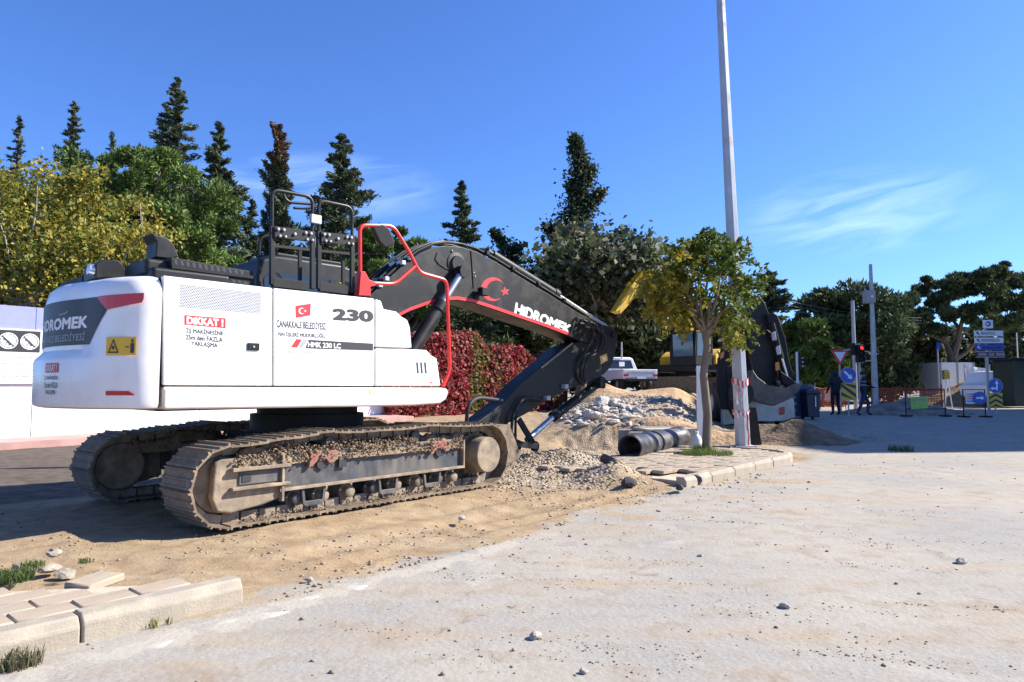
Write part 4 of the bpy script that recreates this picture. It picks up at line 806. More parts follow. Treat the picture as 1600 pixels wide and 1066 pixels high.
for side in (-1, 1):                               # -1 is the near track
    y0 = side * 1.195; tr = empty('crawler_track'); tr.parent = exc; tr.location = (0, y0, 0); o_ = side
    for i in range(NS):
        s_ = (i + .5) * pitch; p, d_ = tp(s_), tp(s_ + pitch * .48) - tp(s_ - pitch * .48); a_ = math.atan2(d_[1], d_[0])
        for me in (shoe_me, link_me):
            o = link(me.name.split('.')[0], me, None, tr); o.location = (p[0], random.uniform(-.004, .004), p[1]); o.rotation_euler = (0, -a_, 0)
    m = MB(); m.prism([(-1.25, .30), (1.38, .30), (1.38, .60), (1.25, .66), (-1.2, .66), (-1.25, .60)], lambda p, y: (p[0], y, p[1]), -.2, .22); m.build('track_frame', M_framemud, tr, bevel=.012)
    fo = o_ * .225                                 # outer face
    m = MB(); m.box((.06, fo + o_ * .01, .300), (2.66, .05, .03)); m.box((1.385, fo, .46), (.025, .06, .36)); m.build('frame_flange', M_framedust, tr, bevel=.004)
    # rear idler yoke: dusty plates and ribs
    m = MB(); m.prism([(-1.93, .62), (-1.86, .66), (-1.25, .655), (-1.22, .22), (-1.42, .17), (-1.75, .13), (-1.9, .16), (-1.95, .3)], lambda p, y: (p[0], y, p[1]), fo - o_ * .10, fo - o_ * .01); m.build('idler_yoke', M_framedust, tr, bevel=.03, seg=3)
    m = MB(); m.box((-1.47, fo + o_ * .02, .545), (.62, .07, .035)); m.box((-1.47, fo + o_ * .02, .365), (.62, .07, .03)); m.box((-1.24, fo + o_ * .01, .43), (.03, .06, .48)); m.build('yoke_rib', M_framedust, tr, bevel=.006)
    m = MB(); m.box((-1.44, fo - o_ * .003, .455), (.5, .02, .115)); m.build('yoke_recess', M_framemud, tr)
    m = MB(); m.box((-1.62, fo + o_ * .004, .455), (.09, .02, .07)); m.build('yoke_opening', M_print, tr)
    m = MB(); m.lathe((CR[0], -.09, CR[1]), (0, 1, 0), [(0, .22), (.0, .265), (.03, .275), (.05, .305), (.13, .305), (.15, .275), (.18, .265), (.18, .22)], 36); m.build('idler_wheel', M_framedust, tr)
    m = MB(); teeth = [(CF[0] + (.325 if k % 2 else .275) * math.cos(k * math.pi / 21), CF[1] + (.325 if k % 2 else .275) * math.sin(k * math.pi / 21)) for k in range(42)]; m.prism(teeth, lambda p, y: (p[0], y, p[1]), -.04, .04); m.build('sprocket', M_steelmud, tr)
    m = MB(); m.lathe((CF[0] - .02, 0, CF[1]), (0, o_, 0), [(-.25, .20), (.10, .24), (.30, .235), (.315, .225), (.32, .0)], 36); m.build('final_drive', M_framedust, tr, smooth=30)
    for k, x in enumerate((-1.02, -.70, -.36, -.02, .32, .66, 1.0, 1.27)):
        m = MB(); m.lathe((x, -.16, .175), (0, 1, 0), [(0, .06), (.05, .065), (.05, .095), (.27, .095), (.27, .065), (.345, .062), (.36, .04)] if side > 0 else [(-.04, .04), (-.025, .062), (.05, .065), (.05, .095), (.27, .095), (.27, .065), (.32, .06)], 20); m.build('track_roller', M_framedust if k % 3 else M_framemud, tr)
    for x in (-.86, .14, .84):
        m = MB(); m.prism([(x - .15, .29), (x - .13, .13), (x - .10, .10), (x + .10, .10), (x + .13, .13), (x + .15, .29), (x + .12, .29), (x + .10, .15), (x - .10, .15), (x - .12, .29)], lambda p, y: (p[0], y, p[1]), fo - o_ * .02, fo + o_ * .012); m.build('roller_guard', M_framemud, tr, bevel=.004)
    for x in (-.62, .62):
        m = MB(); m.cyl((x, o_ * -.05, .735), (x, o_ * .17, .735), .06, n=20); m.cyl((x, o_ * .17, .735), (x, o_ * .18, .735), .065, .05, n=20); m.build('carrier_roller', M_framemud, tr)
    for x in (-.75, .98):                          # red tie-down brackets
        m = MB(); m.prism([(x - .17, .655), (x - .19, .50), (x - .15, .50), (x - .08, .565), (x + .02, .57), (x + .06, .52), (x + .12, .52), (x + .16, .56), (x + .16, .655)], lambda p, y: (p[0], y, p[1]), fo - o_ * .03, fo + o_ * .03); m.build('tie_down_bracket', M_redmud, tr, bevel=.008)
        m = MB(); m.prism([(x - .08, .56), (x + .02, .565), (x + .05, .49), (x - .02, .45), (x - .07, .49)], lambda p, y: (p[0], y, p[1]), fo - o_ * .02, fo + o_ * .002); m.build('bracket_opening', M_print, tr)
    m = MB(); m.box((-.50, fo + o_ * .002, .52), (.10, .012, .12)); m.build('frame_opening', M_print, tr)
    tag(ridge('packed_mud', -1.7, 1.40, -.24, .26, .60, .20, tr, 3 + side), kind='stuff')
    P_ = []; Z = []
    for k in range(3600):
        x = rng.uniform(-1.75, 1.40); y = rng.uniform(-.2, .27) if rng.random() < .55 else rng.uniform(.16, .275); f_ = max(0, .10 + .16 * float(fbm(x * 2.5 + side, y, 3)) * 2); z_ = .64 + f_ * rng.random() - (.10 * rng.random() if y > .23 else 0); P_.append((x, o_ * y, z_)); Z.append(.006 + .017 * rng.random() ** 2.5)
    for k in range(900): x = rng.uniform(-1.7, 1.7); P_.append((x, o_ * rng.uniform(.0, .3), .05 + .05 * rng.random() ** 2)); Z.append(.005 + .015 * rng.random() ** 2.5)
    o = scatter('mud_clods', P_, Z, M_mud, 23, .8); o.parent = tr; tag(o, kind='stuff'); tag(ridge('packed_mud', -1.5, 1.6, -.05, .27, .025, .05, tr, 9 + side, 150, 14), kind='stuff')
near_track = tr
# ------------------------------------------------------------------ street furniture near the island
def thing(name, p, lab, cat, rz=0, group=None): return tag(empty(name, p, rz), lab, cat, group)
pb = flat(1161, 697, .14); t = thing('lamp_post', (pb.x, pb.y, .12), 'tall tapered grey steel lamp post beside the small tree', 'lamp post')
m = MB(); a_ = R(-1.6); HP = 12.0
m.tube([(0, 0, 0), (math.sin(a_) * HP * .5, 0, HP * .5), (math.sin(a_) * HP, 0, HP)], [.155, .115, .07], 8); m.build('pole', M_galv, t, smooth=20)
m = MB(); m.box((0, 0, .02), (.42, .42, .03)); m.build('base_plate', M_galv, t)
M_tape = bpy.data.materials.new('barrier_tape'); M_tape.use_nodes = True; nt = M_tape.node_tree; b = nt.nodes['Principled BSDF']; tcn = nn(nt, 'ShaderNodeTexCoord'); wv = nn(nt, 'ShaderNodeTexWave'); wv.inputs['Scale'].default_value = 4.0; nt.links.new(tcn.outputs['Object'], wv.inputs[0]); mxn = nn(nt, 'ShaderNodeMixRGB'); mxn.inputs[1].default_value = (.7, .68, .66, 1); mxn.inputs[2].default_value = (.6, .06, .05, 1)
rpn = nn(nt, 'ShaderNodeMath', operation='GREATER_THAN'); rpn.inputs[1].default_value = .5; nt.links.new(wv.outputs[0], rpn.inputs[0]); nt.links.new(rpn.outputs[0], mxn.inputs[0]); nt.links.new(mxn.outputs[0], b.inputs[0])
def tape_strip(pts, w, name='barrier_tape', parent=None):
    vs = []; fs = []
    for i, p in enumerate(pts): vs += [Vector(p) + Vector((random.uniform(-.01, .01), 0, w / 2)), Vector(p) - Vector((random.uniform(-.01, .01), 0, w / 2))]
    for i in range(len(pts) - 1): fs.append((2 * i, 2 * i + 2, 2 * i + 3, 2 * i + 1))
    return raw(name, vs, fs, M_tape, parent)
tp_ = thing('barrier_tape', (pb.x, pb.y, 1.1), 'red and white barrier tape knotted round the lamp post', 'tape')
for (z0, r_) in ((.30, .165), (-.28, .168), (.36, .166)):
    tape_strip([(r_ * math.cos(k * .35) - .03, r_ * math.sin(k * .35), z0 + .04 * math.sin(k * .8)) for k in range(19)], .06, 'tape_loop', tp_)
tape_strip([(-.05 + .03 * math.sin(k), -.19, .3 - k * .08) for k in range(8)], .05, 'tape_tail', tp_)
for x0, z0, dx, n in ((-.12, .3, -.012, 7), (.0, -.3, .005, 10), (-.16, -.28, -.03, 3)):
    vs = []; fs = []
    for k in range(n): xx = x0 + dx * k + .015 * math.sin(k * 1.3); vs += [(xx, -.18 - .01 * k % .03, z0 - k * .07), (xx + .04, -.19, z0 - k * .07)]
    for k in range(n - 1): fs.append((2 * k, 2 * k + 1, 2 * k + 3, 2 * k + 2))
    raw('tape_tail', vs, fs, M_tape, tp_)
# sign seen from behind, leaning at the post
p0 = at(1160, 690, 15.9); p0.z = float(gbase(p0.x, p0.y)); t = thing('road_sign', p0, 'dark back of a round sign with a board leaning behind the lamp post', 'road sign', R(6))
m = MB(); m.lathe((0, 0, 1.22), (0, -1, .06), [(0, .30), (.012, .30)], 32); m.build('sign_disc', M_satin, t)
m = MB(); m.prism([(.06, .9), (.30, .9), (.46, .02), (.06, .02)], lambda p, y: (p[0], y - .1 * p[1], p[1]), -.01, .01); m.build('sign_board', M_satin, t)
m = MB(); m.tube([(0, .06, 0), (0, -.02, 1.4)], .03, 8); m.build('post', M_galv, t)
# black corrugated pipe
a_, b_ = G(984, 722), G(1062, 703); a_.z = float(gbase(a_.x, a_.y)) + .225; b_.z = float(gbase(b_.x, b_.y)) + .235; d_ = (b_ - a_); Lp = d_.length; d_.normalize()
a_.z += .02; t = thing('drain_pipe', (a_.x, a_.y, 0), 'short length of black plastic drain pipe lying by the pavement island', 'pipe')
rp_ = .222; prof = [(.02, rp_ - .03), (0, rp_ - .02), (0, rp_), (Lp * .36, rp_), (Lp * .361, rp_ - .03), (Lp * .43, rp_ - .03), (Lp * .431, rp_), (Lp * .9, rp_ + .004), (Lp * .91, rp_ + .02), (Lp, rp_ + .02), (Lp, rp_ - .02), (.02, rp_ - .03)]
m = MB(); x_, y_ = frame(d_); n = 40; vs = []; fs = []
for (s_, r_) in prof:
    for k in range(n): an = 2 * math.pi * k / n; vs.append(Vector((0, 0, a_.z)) + d_ * s_ + (x_ * math.cos(an) + y_ * math.sin(an)) * r_)
for i in range(len(prof) - 1):
    for k in range(n): q_ = i * n + k; w_ = i * n + (k + 1) % n; fs.append((q_, w_, w_ + n, q_ + n))
m.add(vs, fs); M_pipe = pm('black_plastic', (.035, .036, .04), .38, var=.15, dirt=(.28, .24, .2), damt=.16, dscale=5); m.build('pipe_wall', M_pipe, t, smooth=30)
# white water jug by the tree
p = flat(1089, 703, .13); t = thing('water_jug', (p.x, p.y, .13), 'white plastic jug standing at the foot of the small tree', 'jug')
m = MB(); m.lathe((0, 0, 0), (0, 0, 1), [(0, .085), (.02, .095), (.2, .095), (.27, .06), (.3, .03), (.33, .03)], 20); m.build('jug_body', pm('milky_plastic', (.75, .75, .74), .35, var=.05), t); m = MB(); m.lathe((0, 0, .325), (0, 0, 1), [(0, .036), (.03, .034)], 14); m.build('cap', M_wht, t)
# stake leaning at the post, white marker pole behind the tree
t = at(1094, 700, 16.5); o = MB().bar((0, 0, 0), (.02, 0, 2.1), .12, .12).build('marker_post', M_wht); o.location = (t.x, t.y, float(gbase(t.x, t.y))); tag(o, 'white marker post half hidden behind the small tree', 'post')
t = G(1145, 690); o = MB().bar((0, 0, 0), (.12, 0, .75), .035, .035).build('wooden_stake', pm('raw_wood', (.5, .42, .3), .8, var=.2)); o.location = t; tag(o, 'thin wooden stake leaning left of the lamp post', 'stake')
# precast concrete channel in the trench
t = thing('concrete_channel', at(1000, 690, 16.0) * 1, 'open precast concrete channel lying in the trench behind the pipe', 'channel', R(8)); t.location.z = -.16
m = MB(); m.box((.4, 0, .04), (1.6, .9, .1)); m.build('channel_floor', M_concrete, t, bevel=.01)
for y in (-.42, .42): m = MB(); m.box((.4, y, .28), (1.6, .09, .4)); m.build('channel_wall', M_concrete, t, bevel=.012)
m = MB(); m.box((.6, 0, .51), (1.2, 1.0, .06)); m.build('channel_lid', M_concrete, t, bevel=.012)
# rubble on the bank
chunk = [rock_mesh('chunk', 2, 1, .75, .55, 80 + i, .3) for i in range(5)]
for me in chunk: me.materials.append(pm('pale_rubble', (.50, .45, .385), .95, var=.25, scale=1.5, bump=.05, bscale=5))
k = 0
while k < 130:
    px, py = random.uniform(848, 1010), random.uniform(606, 668); p = at(px, py, random.uniform(17.2, 22)); z = float(gfull(p.x, p.y))
    if z < .3: continue
    s_ = random.uniform(.06, .2) * (1.7 if random.random() < .2 else 1); o = link('rubble_chunk', chunk[k % 5], None); o.location = (p.x, p.y, z + s_ * .2); o.scale = (s_, s_, s_ * random.uniform(.5, 1)); o.rotation_euler = (random.uniform(-.4, .4), random.uniform(-.4, .4), random.uniform(0, 6)); tag(o, 'pale broken concrete chunk among the rubble on the trench bank', 'rubble', 'rubble on the trench bank'); k += 1
P = []; Z = []
for i in range(2600):
    x, y = rng.uniform(.5, 7), rng.uniform(16.9, 24)
    if float(gbase(x, y)) < .35: continue
    sz = .02 + .07 * rng.random() ** 3; P.append((x, y, float(gfull(x, y)) + sz * .3)); Z.append(sz)
tag(scatter('bank_debris', P, Z, MATS['pale_rubble'], 11), kind='stuff')
def heap(name, c, rx, ry, h, mt, lab, seed, n=56, cat='heap', amp=.35, pw=1.3):
    X, Y = np.meshgrid(np.linspace(-1.25, 1.25, n), np.linspace(-1.25, 1.25, n)); r_ = np.sqrt(X ** 2 + Y ** 2) + .35 * fbm(X * 1.5 + seed, Y * 1.5, 3)
    H = h * (np.clip(1 - r_, 0, 1) ** pw) + amp * h * fbm(X * 4 + seed, Y * 4, 5, 1) * np.clip(1.2 - r_, 0, 1) - .06 * sstep(.9, 1.2, r_); wx, wy = c[0] + X * rx, c[1] + Y * ry
    I_ = (np.arange(n - 1)[:, None] * n + np.arange(n - 1)[None]).ravel(); me = fast_mesh(name, np.stack([X * rx, Y * ry, H + gbase(wx, wy) - float(gbase(c[0], c[1])) - .02], -1).reshape(-1, 3), np.stack([I_, I_ + 1, I_ + 1 + n, I_ + n], 1)); me.shade_smooth()
    o = link(name, me, mt); o.location = (c[0], c[1], float(gbase(c[0], c[1]))); return tag(o, lab, cat)
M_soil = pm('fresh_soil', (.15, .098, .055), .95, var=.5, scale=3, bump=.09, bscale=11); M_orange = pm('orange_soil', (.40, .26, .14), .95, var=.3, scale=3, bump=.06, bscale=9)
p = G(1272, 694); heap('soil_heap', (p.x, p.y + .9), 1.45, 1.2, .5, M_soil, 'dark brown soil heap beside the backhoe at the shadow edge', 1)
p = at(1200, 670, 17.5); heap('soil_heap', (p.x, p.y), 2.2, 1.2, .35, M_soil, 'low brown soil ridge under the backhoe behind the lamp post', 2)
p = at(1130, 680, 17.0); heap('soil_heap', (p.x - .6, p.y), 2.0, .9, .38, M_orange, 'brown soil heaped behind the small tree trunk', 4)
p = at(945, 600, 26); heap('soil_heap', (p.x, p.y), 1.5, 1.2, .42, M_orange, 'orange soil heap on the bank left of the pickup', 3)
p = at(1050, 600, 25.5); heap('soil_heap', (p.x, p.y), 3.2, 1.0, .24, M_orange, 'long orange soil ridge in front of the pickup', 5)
p = at(1418, 640, 27.5); heap('rubble_heap', (p.x, p.y), 2.9, 1.2, .6, pm('dim_rubble', (.22, .18, .14), .95, var=.4, scale=3, bump=.08, bscale=6), 'dark rubble heap behind the left barrier', 6, amp=.8, pw=.9)
p = at(1508, 610, 40); heap('leaf_heap', (p.x, p.y), 3.8, 1.8, 1.75, pm('dry_leaves', (.24, .15, .08), .95, var=.5, scale=6, bump=.08, bscale=12), 'rusty brown heap of leaves in front of the white cabin', 8)

# ------------------------------------------------------------------ hoarding and creeper wall along the far side
WT = -15.3; HT = 3.25
def wall_pt(px):                                   # where a pixel column meets the wall line
    d = ray(px, 605); n_ = N; c0 = sw(0, WT); k = (n_[0] * c0.x + n_[1] * c0.y) / (n_[0] * d[0] + n_[1] * d[1]); x, y = d[0] * k, d[1] * k; return st(x, y)[0]
sA = wall_pt(-60); sB = wall_pt(603); sC = wall_pt(872)
t0 = sw(sA, WT); hoard = thing('site_hoarding', (t0.x, t0.y, 0), 'tall white and lilac site hoarding behind the excavator', 'hoarding', R(90) - RD)
M_lilac = pm('lilac_panel', (.30, .32, .62), .35, var=.05, coat=.2)
npan = 9; lp = (sB - sA) / npan
for i in range(npan):
    for (z0, z1, mt, nm) in ((-.1, 1.62, M_wht, 'lower_panel'), (1.625, HT, M_lilac, 'upper_panel')):
        m = MB(); m.box(((i + .5) * lp, random.uniform(-.01, .01), (z0 + z1) / 2), (lp - .015, .05, z1 - z0)); m.build(nm, mt, hoard)
def wl_(px, py): d = ray(px, py); c0 = sw(0, WT); k = (N[0] * c0.x + N[1] * c0.y) / (N[0] * d[0] + N[1] * d[1]); s_ = st(d[0] * k, d[1] * k)[0] - sA; return s_, d[2] * k + CAM_H
sx0, sz1 = wl_(-14, 512); sx1, sz0 = wl_(62, 600)
sg = empty('safety_board', (t0.x, t0.y, 0), R(90) - RD); tag(sg, 'white safety notice with two crossed-out pictograms on the lilac hoarding', 'sign')
m = MB(); m.box(((sx0 + sx1) / 2, -.06, (sz0 + sz1) / 2), (sx1 - sx0, .03, sz1 - sz0)); m.build('board', M_wht, sg)
W_, H_ = sx1 - sx0, sz1 - sz0; fx = lambda a, b_: (sx0 + W_ * a, -.08, sz0 + H_ * b_)
raw('black_field', [fx(.1, .58), fx(.95, .58), fx(.95, .97), fx(.1, .97)], [(0, 1, 2, 3)], M_print, sg)
for cx_ in (.32, .74):
    vs = []; fs = []
    for k in range(25): an = k * 2 * math.pi / 24; vs += [(sx0 + W_ * cx_ + .19 * W_ * math.cos(an), -.084, sz0 + H_ * .775 + .19 * W_ * math.sin(an)), (sx0 + W_ * cx_ + .165 * W_ * math.cos(an), -.084, sz0 + H_ * .775 + .165 * W_ * math.sin(an))]
    for k in range(24): fs.append((2 * k, 2 * k + 2, 2 * k + 3, 2 * k + 1))
    raw('pictogram_ring', vs, fs, M_printw, sg)
    vs = [(sx0 + W_ * cx_ + .15 * W_ * math.cos(k * math.pi / 12), -.083, sz0 + H_ * .775 + .15 * W_ * math.sin(k * math.pi / 12)) for k in range(24)]; raw('pictogram_disc', vs, [tuple(range(24))], M_printw, sg)
    c_ = Vector((sx0 + W_ * cx_, -.088, sz0 + H_ * .775)); m = MB()
    for dx, dz in ((1, 1), (-.9, .6), (.5, -1), (-.6, -1)): m.bar(c_, c_ + Vector((dx * .10 * W_, 0, dz * .10 * W_)), .035, .004)
    m.bar(c_ + Vector((-.12 * W_, -.003, .12 * W_)), c_ + Vector((.12 * W_, -.003, -.12 * W_)), .02, .004); m.build('pictogram_figure', M_print, sg)
for k, s_ in enumerate(('xxxxxxxxx xxxxx xxxx', 'x xxxxxxx xxxxx xxxxxx', 'xxxxxxxxx xxxxxx xxxx', 'xx xxxxx xxxx xxxxx xx')):
    V_, F_ = line_geo(s_); tag(raw('lettering', [fx(.1 + .8 * x, .47 - k * .115 + .022 * y) for x, y, l_ in V_], F_, M_grey, sg), kind='stuff')
    raw('rule_line', [fx(.03, .425 - k * .115), fx(.97, .425 - k * .115), fx(.97, .432 - k * .115), fx(.03, .432 - k * .115)], [(0, 1, 2, 3)], M_grey, sg)
# strip of pink pavement at the hoarding foot
st1 = tag(empty('pavement_strip', (0, 0, 0)), kind='structure'); m = MB(); q = [sw(sA, WT + .05), sw(sB, WT + .05), sw(sB, WT + 1.5), sw(sA, WT + 1.5)]
m.prism([(p.x, p.y) for p in q], lambda p, z: (p[0], p[1], z + float(gbase(p[0], p[1]))), -.1, .12); m.build('pink_slab', pm('pink_paving', (.46, .27, .235), .9, var=.18, scale=2), st1)
# creeper: low wall under leaves
t1 = sw(sB, WT); crp = thing('creeper_wall', (t1.x, t1.y, 0), 'wall overgrown with red and green creeper behind the boom', 'creeper', R(90) - RD)
LC = sC - sB; m = MB(); m.box((LC / 2, .1, 1.3), (LC, .2, 2.6)); m.build('wall', pm('wall_render', (.2, .18, .16), .9), crp)
def leaf_quads(C_, size, aspect=1.3, up_=0.0, nrm_=None, spread=1.0, fold=True):
    n = len(C_); size = np.broadcast_to(size, (n,)); a_ = rng.normal(size=(n, 3)); a_[:, 2] += up_
    if nrm_ is not None: a_ = a_ * spread + nrm_
    a_ /= np.linalg.norm(a_, axis=1)[:, None] + 1e-9; b_ = rng.normal(size=(n, 3)); b_ -= (b_ * a_).sum(1)[:, None] * a_; b_ /= np.linalg.norm(b_, axis=1)[:, None] + 1e-9; c_ = np.cross(a_, b_)
    s_ = size[:, None]; p0 = C_ - b_ * s_ * aspect * .5; p2 = C_ + b_ * s_ * aspect * .5; p1 = C_ + c_ * s_ * .42 + a_ * s_ * .12; p3 = C_ - c_ * s_ * .42 + a_ * s_ * .12
    return np.stack([p0, p1, p2, p3], 1).reshape(-1, 3), np.arange(4 * n).reshape(n, 4)
def pick(cols_, w, n, jit=.25):
    c_ = np.array(cols_)[rng.choice(len(cols_), n, p=np.array(w) / sum(w))]; return np.clip(c_ * rng.uniform(1 - jit, 1 + jit, (n, 1)), 0, 1)
n = 24000; x = rng.uniform(-.2, LC + .1, n); top = 3.35 - .55 * sstep(.35, 1, x / LC) + 1.7 * fbm(x * .7, x * 0 + 3, 4); z = rng.random(n) ** .85 * top; bul = .25 + .5 * (fbm(x * .8, z * .8, 3, 1) + .4); y = -bul * rng.uniform(.3, 1.1, n) + .1
back = rng.random(n) < .12; y[back] = rng.uniform(0, .6, back.sum()); z[back] = top[back] * rng.uniform(.85, 1.05, back.sum())
pat = fbm(x * .9, z * .45 + 4, 4, 2) + .10 * rng.normal(size=n)
cr = pick([(.30, .035, .042), (.38, .065, .07), (.17, .025, .028), (.42, .20, .17)], [4, 3, 2, 2], n); cg = pick([(.12, .14, .035), (.19, .17, .05), (.21, .12, .05)], [3, 2, 2], n)
cc = np.where((pat < -.11)[:, None], cg, cr); Vq, Fq = leaf_quads(np.stack([x, y, z], 1), rng.uniform(.08, .17, n), 1.3, 0, np.array([0, -.7, .2]), .8)
link('foliage', fast_mesh('foliage', Vq, Fq, cc), M_leaf, crp)

# ------------------------------------------------------------------ trees
def limb(m, p0, p1, r0, r1, n=6, bend=.1):
    p0, p1 = Vector(p0), Vector(p1); L_ = (p1 - p0).length; pts = []; rr = []
    for k in range(5):
        t_ = k / 4; pts.append(p0.lerp(p1, t_) + Vector((random.uniform(-1, 1), random.uniform(-1, 1), random.uniform(-.5, .5))) * bend * L_ * (.3 if 0 < k < 4 else 0)); rr.append(r0 + (r1 - r0) * t_)
    m.tube(pts, rr, n)
def broadleaf(name, base, h, rad, cz, nclump, nleaf, size, cols_, w, lab, trunk_r=.12, lean=(0, 0), bark=None, flat_=.8, cat='tree', group=None, holes=.0, aspect=1.4, mat=None, multi=1):
    root = thing(name, base, lab, cat, 0, group); m = MB(); top = Vector((lean[0], lean[1], cz))
    for q_ in range(multi): limb(m, ((q_ - (multi - 1) / 2) * .35, 0, -.1), top * .75 + Vector(((q_ - (multi - 1) / 2) * .6, 0, 0)), trunk_r, trunk_r * .7, 9, .05)
    cl = []; c0 = np.array(top)
    while len(cl) < nclump:
        d = rng.normal(size=3); d /= np.linalg.norm(d); r_ = rng.random() ** .45; p = c0 + d * r_ * np.array([rad, rad, (h - cz) if d[2] > 0 else (h - cz) * flat_])
        if p[2] < cz - (h - cz) * .95: continue
        cl.append(p)
    for p in cl[::2]: limb(m, top * .72, Vector(p), trunk_r * .45, .012, 5, .18)
    m.build('trunk', bark or M_bark, root); per = nleaf // nclump; C_ = []; K = []
    for p in cl:
        rs = rad * rng.uniform(.16, .34); q_ = rng.normal(size=(per, 3)) * rs * np.array([.62, .62, .45]); C_.append(q_ + p); K.append(np.full(per, rng.uniform(.7, 1.3)))
    C_ = np.concatenate(C_); K = np.concatenate(K); cc = pick(cols_, w, len(C_)) * K[:, None]; Vq, Fq = leaf_quads(C_, rng.uniform(.7, 1.3, len(C_)) * size, aspect, .5)
    link('crown', fast_mesh('crown', Vq, Fq, np.clip(cc, 0, 1)), mat or M_leaf, root); return root
def conifer(name, base, h, rad, nleaf, cols_, w, lab, low=.04, gap=.0, size=.20, droop=.18, shape=1.0, cat='conifer tree', group=None, tipcol=None, lean=(0, 0), levels=None):
    root = thing(name, base, lab, cat, 0, group); m = MB(); tip = Vector((lean[0], lean[1], h)); m.tube([(0, 0, -.1), tip * .5 + Vector((.05 * h * .1, 0, 0)), tip], [h * .018, h * .010, .015], 8)
    nb = levels or int(h * 13); C_ = []; D_ = []; K = []
    for k in range(nb):
        f_ = low + (1 - low) * (k + rng.random()) / nb; z = f_ * h
        rl = (rad * (1 - f_) ** shape + .06) * rng.uniform(.55, 1.25) * (1.0 if rng.random() > .08 else 1.3); an = rng.uniform(0, 6.283)
        if rng.random() < gap: rl *= .35
        d = np.array([math.cos(an), math.sin(an), 0]); p0 = np.array(tip) * f_; nn_ = max(5, int(nleaf / nb * (.35 + 1.3 * rl / rad)))
        t_ = rng.random(nn_) ** .75; p = p0 + d * rl * t_[:, None]; p[:, 2] += (-droop * rl * t_ + .25 * rl * t_ ** 2.2); wd = .03 + .15 * rl * (1 - .55 * t_); p += rng.normal(size=(nn_, 3)) * wd[:, None] * np.array([.8, .8, .55])
        C_.append(p); D_.append(np.tile(d + np.array([0, 0, .25]), (nn_, 1))); K.append(np.full(nn_, rng.uniform(.65, 1.35)))
        if k % 3 == 0: q_ = p0 + d * rl * .85; m.tube([p0, (p0 + q_) / 2 + np.array([0, 0, -droop * rl * .4]), q_ + np.array([0, 0, -droop * rl * .5])], [.03, .02, .008], 4)
    C_ = np.concatenate(C_); K = np.concatenate(K); D_ = np.concatenate(D_); m.build('trunk', M_bark, root); n = len(C_)
    # long narrow sprays along the branch
    s_ = rng.uniform(.7, 1.4, n)[:, None] * size; b_ = D_ + rng.normal(size=(n, 3)) * .55; b_ /= np.linalg.norm(b_, axis=1)[:, None]; a_ = rng.normal(size=(n, 3)); c_ = np.cross(a_, b_); c_ /= np.linalg.norm(c_, axis=1)[:, None]
    Vq = np.stack([C_ - b_ * s_ * .6, C_ + c_ * s_ * .2, C_ + b_ * s_ * .75, C_ - c_ * s_ * .2], 1).reshape(-1, 3); cc = pick(cols_, w, n) * K[:, None]
    if tipcol is not None: f_ = sstep(.80, .93, C_[:, 2] / h + .05 * rng.normal(size=n))[:, None]; cc = cc * (1 - f_) + f_ * np.array(tipcol) * rng.uniform(.6, 1.3, (n, 1))
    link('crown', fast_mesh('crown', Vq, np.arange(4 * n).reshape(n, 4), np.clip(cc, 0, 1)), M_needle, root); return root
def pine(name, base, h, rad, cz, nclump, nleaf, cols_, w, lab, size=.16, flat_=.55, trunk_r=.25, lean=(0, 0), fork=False, cat='pine tree', clump=.2, group=None):
    root = thing(name, base, lab, cat, 0, group); m = MB(); top = Vector((lean[0], lean[1], cz)); fk = top * .55
    m.tube([(0, 0, -.2), fk * .5 + Vector((.1, 0, 0)), fk], [trunk_r * 1.15, trunk_r, trunk_r * .85], 9); cl = []
    while len(cl) < nclump:
        d = rng.normal(size=3); d /= np.linalg.norm(d); r_ = rng.random() ** .38; p = np.array(top) + d * r_ * np.array([rad, rad, (h - cz) if d[2] > 0 else (h - cz) * flat_]) * (1 + .25 * (vnoise(d[0] * 2 + 9, d[1] * 2 + d[2] * 3 + 5) - .5)); cl.append(p)
    for p in cl[::3]: limb(m, fk, Vector(p), trunk_r * .42, .02, 5, .2)
    m.build('trunk', M_bark, root); per = nleaf // nclump; C_ = []; D_ = []; K = []
    for p in cl:
        rs = rad * clump * rng.uniform(.6, 1.3); q_ = rng.normal(size=(per, 3)); q_ /= np.linalg.norm(q_, axis=1)[:, None]; q_ *= (rng.random((per, 1)) ** .4); C_.append(p + q_ * rs * np.array([1, 1, .6])); D_.append(q_ + np.array([0, 0, .5])); K.append(np.full(per, rng.uniform(.7, 1.3)))
    C_ = np.concatenate(C_); D_ = np.concatenate(D_); K = np.concatenate(K); n = len(C_); s_ = rng.uniform(.7, 1.4, n)[:, None] * size
    b_ = D_ + rng.normal(size=(n, 3)) * .5; b_ /= np.linalg.norm(b_, axis=1)[:, None]; a_ = rng.normal(size=(n, 3)); c_ = np.cross(a_, b_); c_ /= np.linalg.norm(c_, axis=1)[:, None] + 1e-9
    Vq = np.stack([C_ - b_ * s_ * .5, C_ + c_ * s_ * .24, C_ + b_ * s_ * .8, C_ - c_ * s_ * .24], 1).reshape(-1, 3)
    link('crown', fast_mesh('crown', Vq, np.arange(4 * n).reshape(n, 4), np.clip(pick(cols_, w, n) * K[:, None], 0, 1)), M_needle, root); return root
def foot(px, Y): p = at(px, 605, Y); return Vector((p.x, p.y, float(gbase(p.x, p.y))))
def zat(py, Y): return at(800, py, Y).z
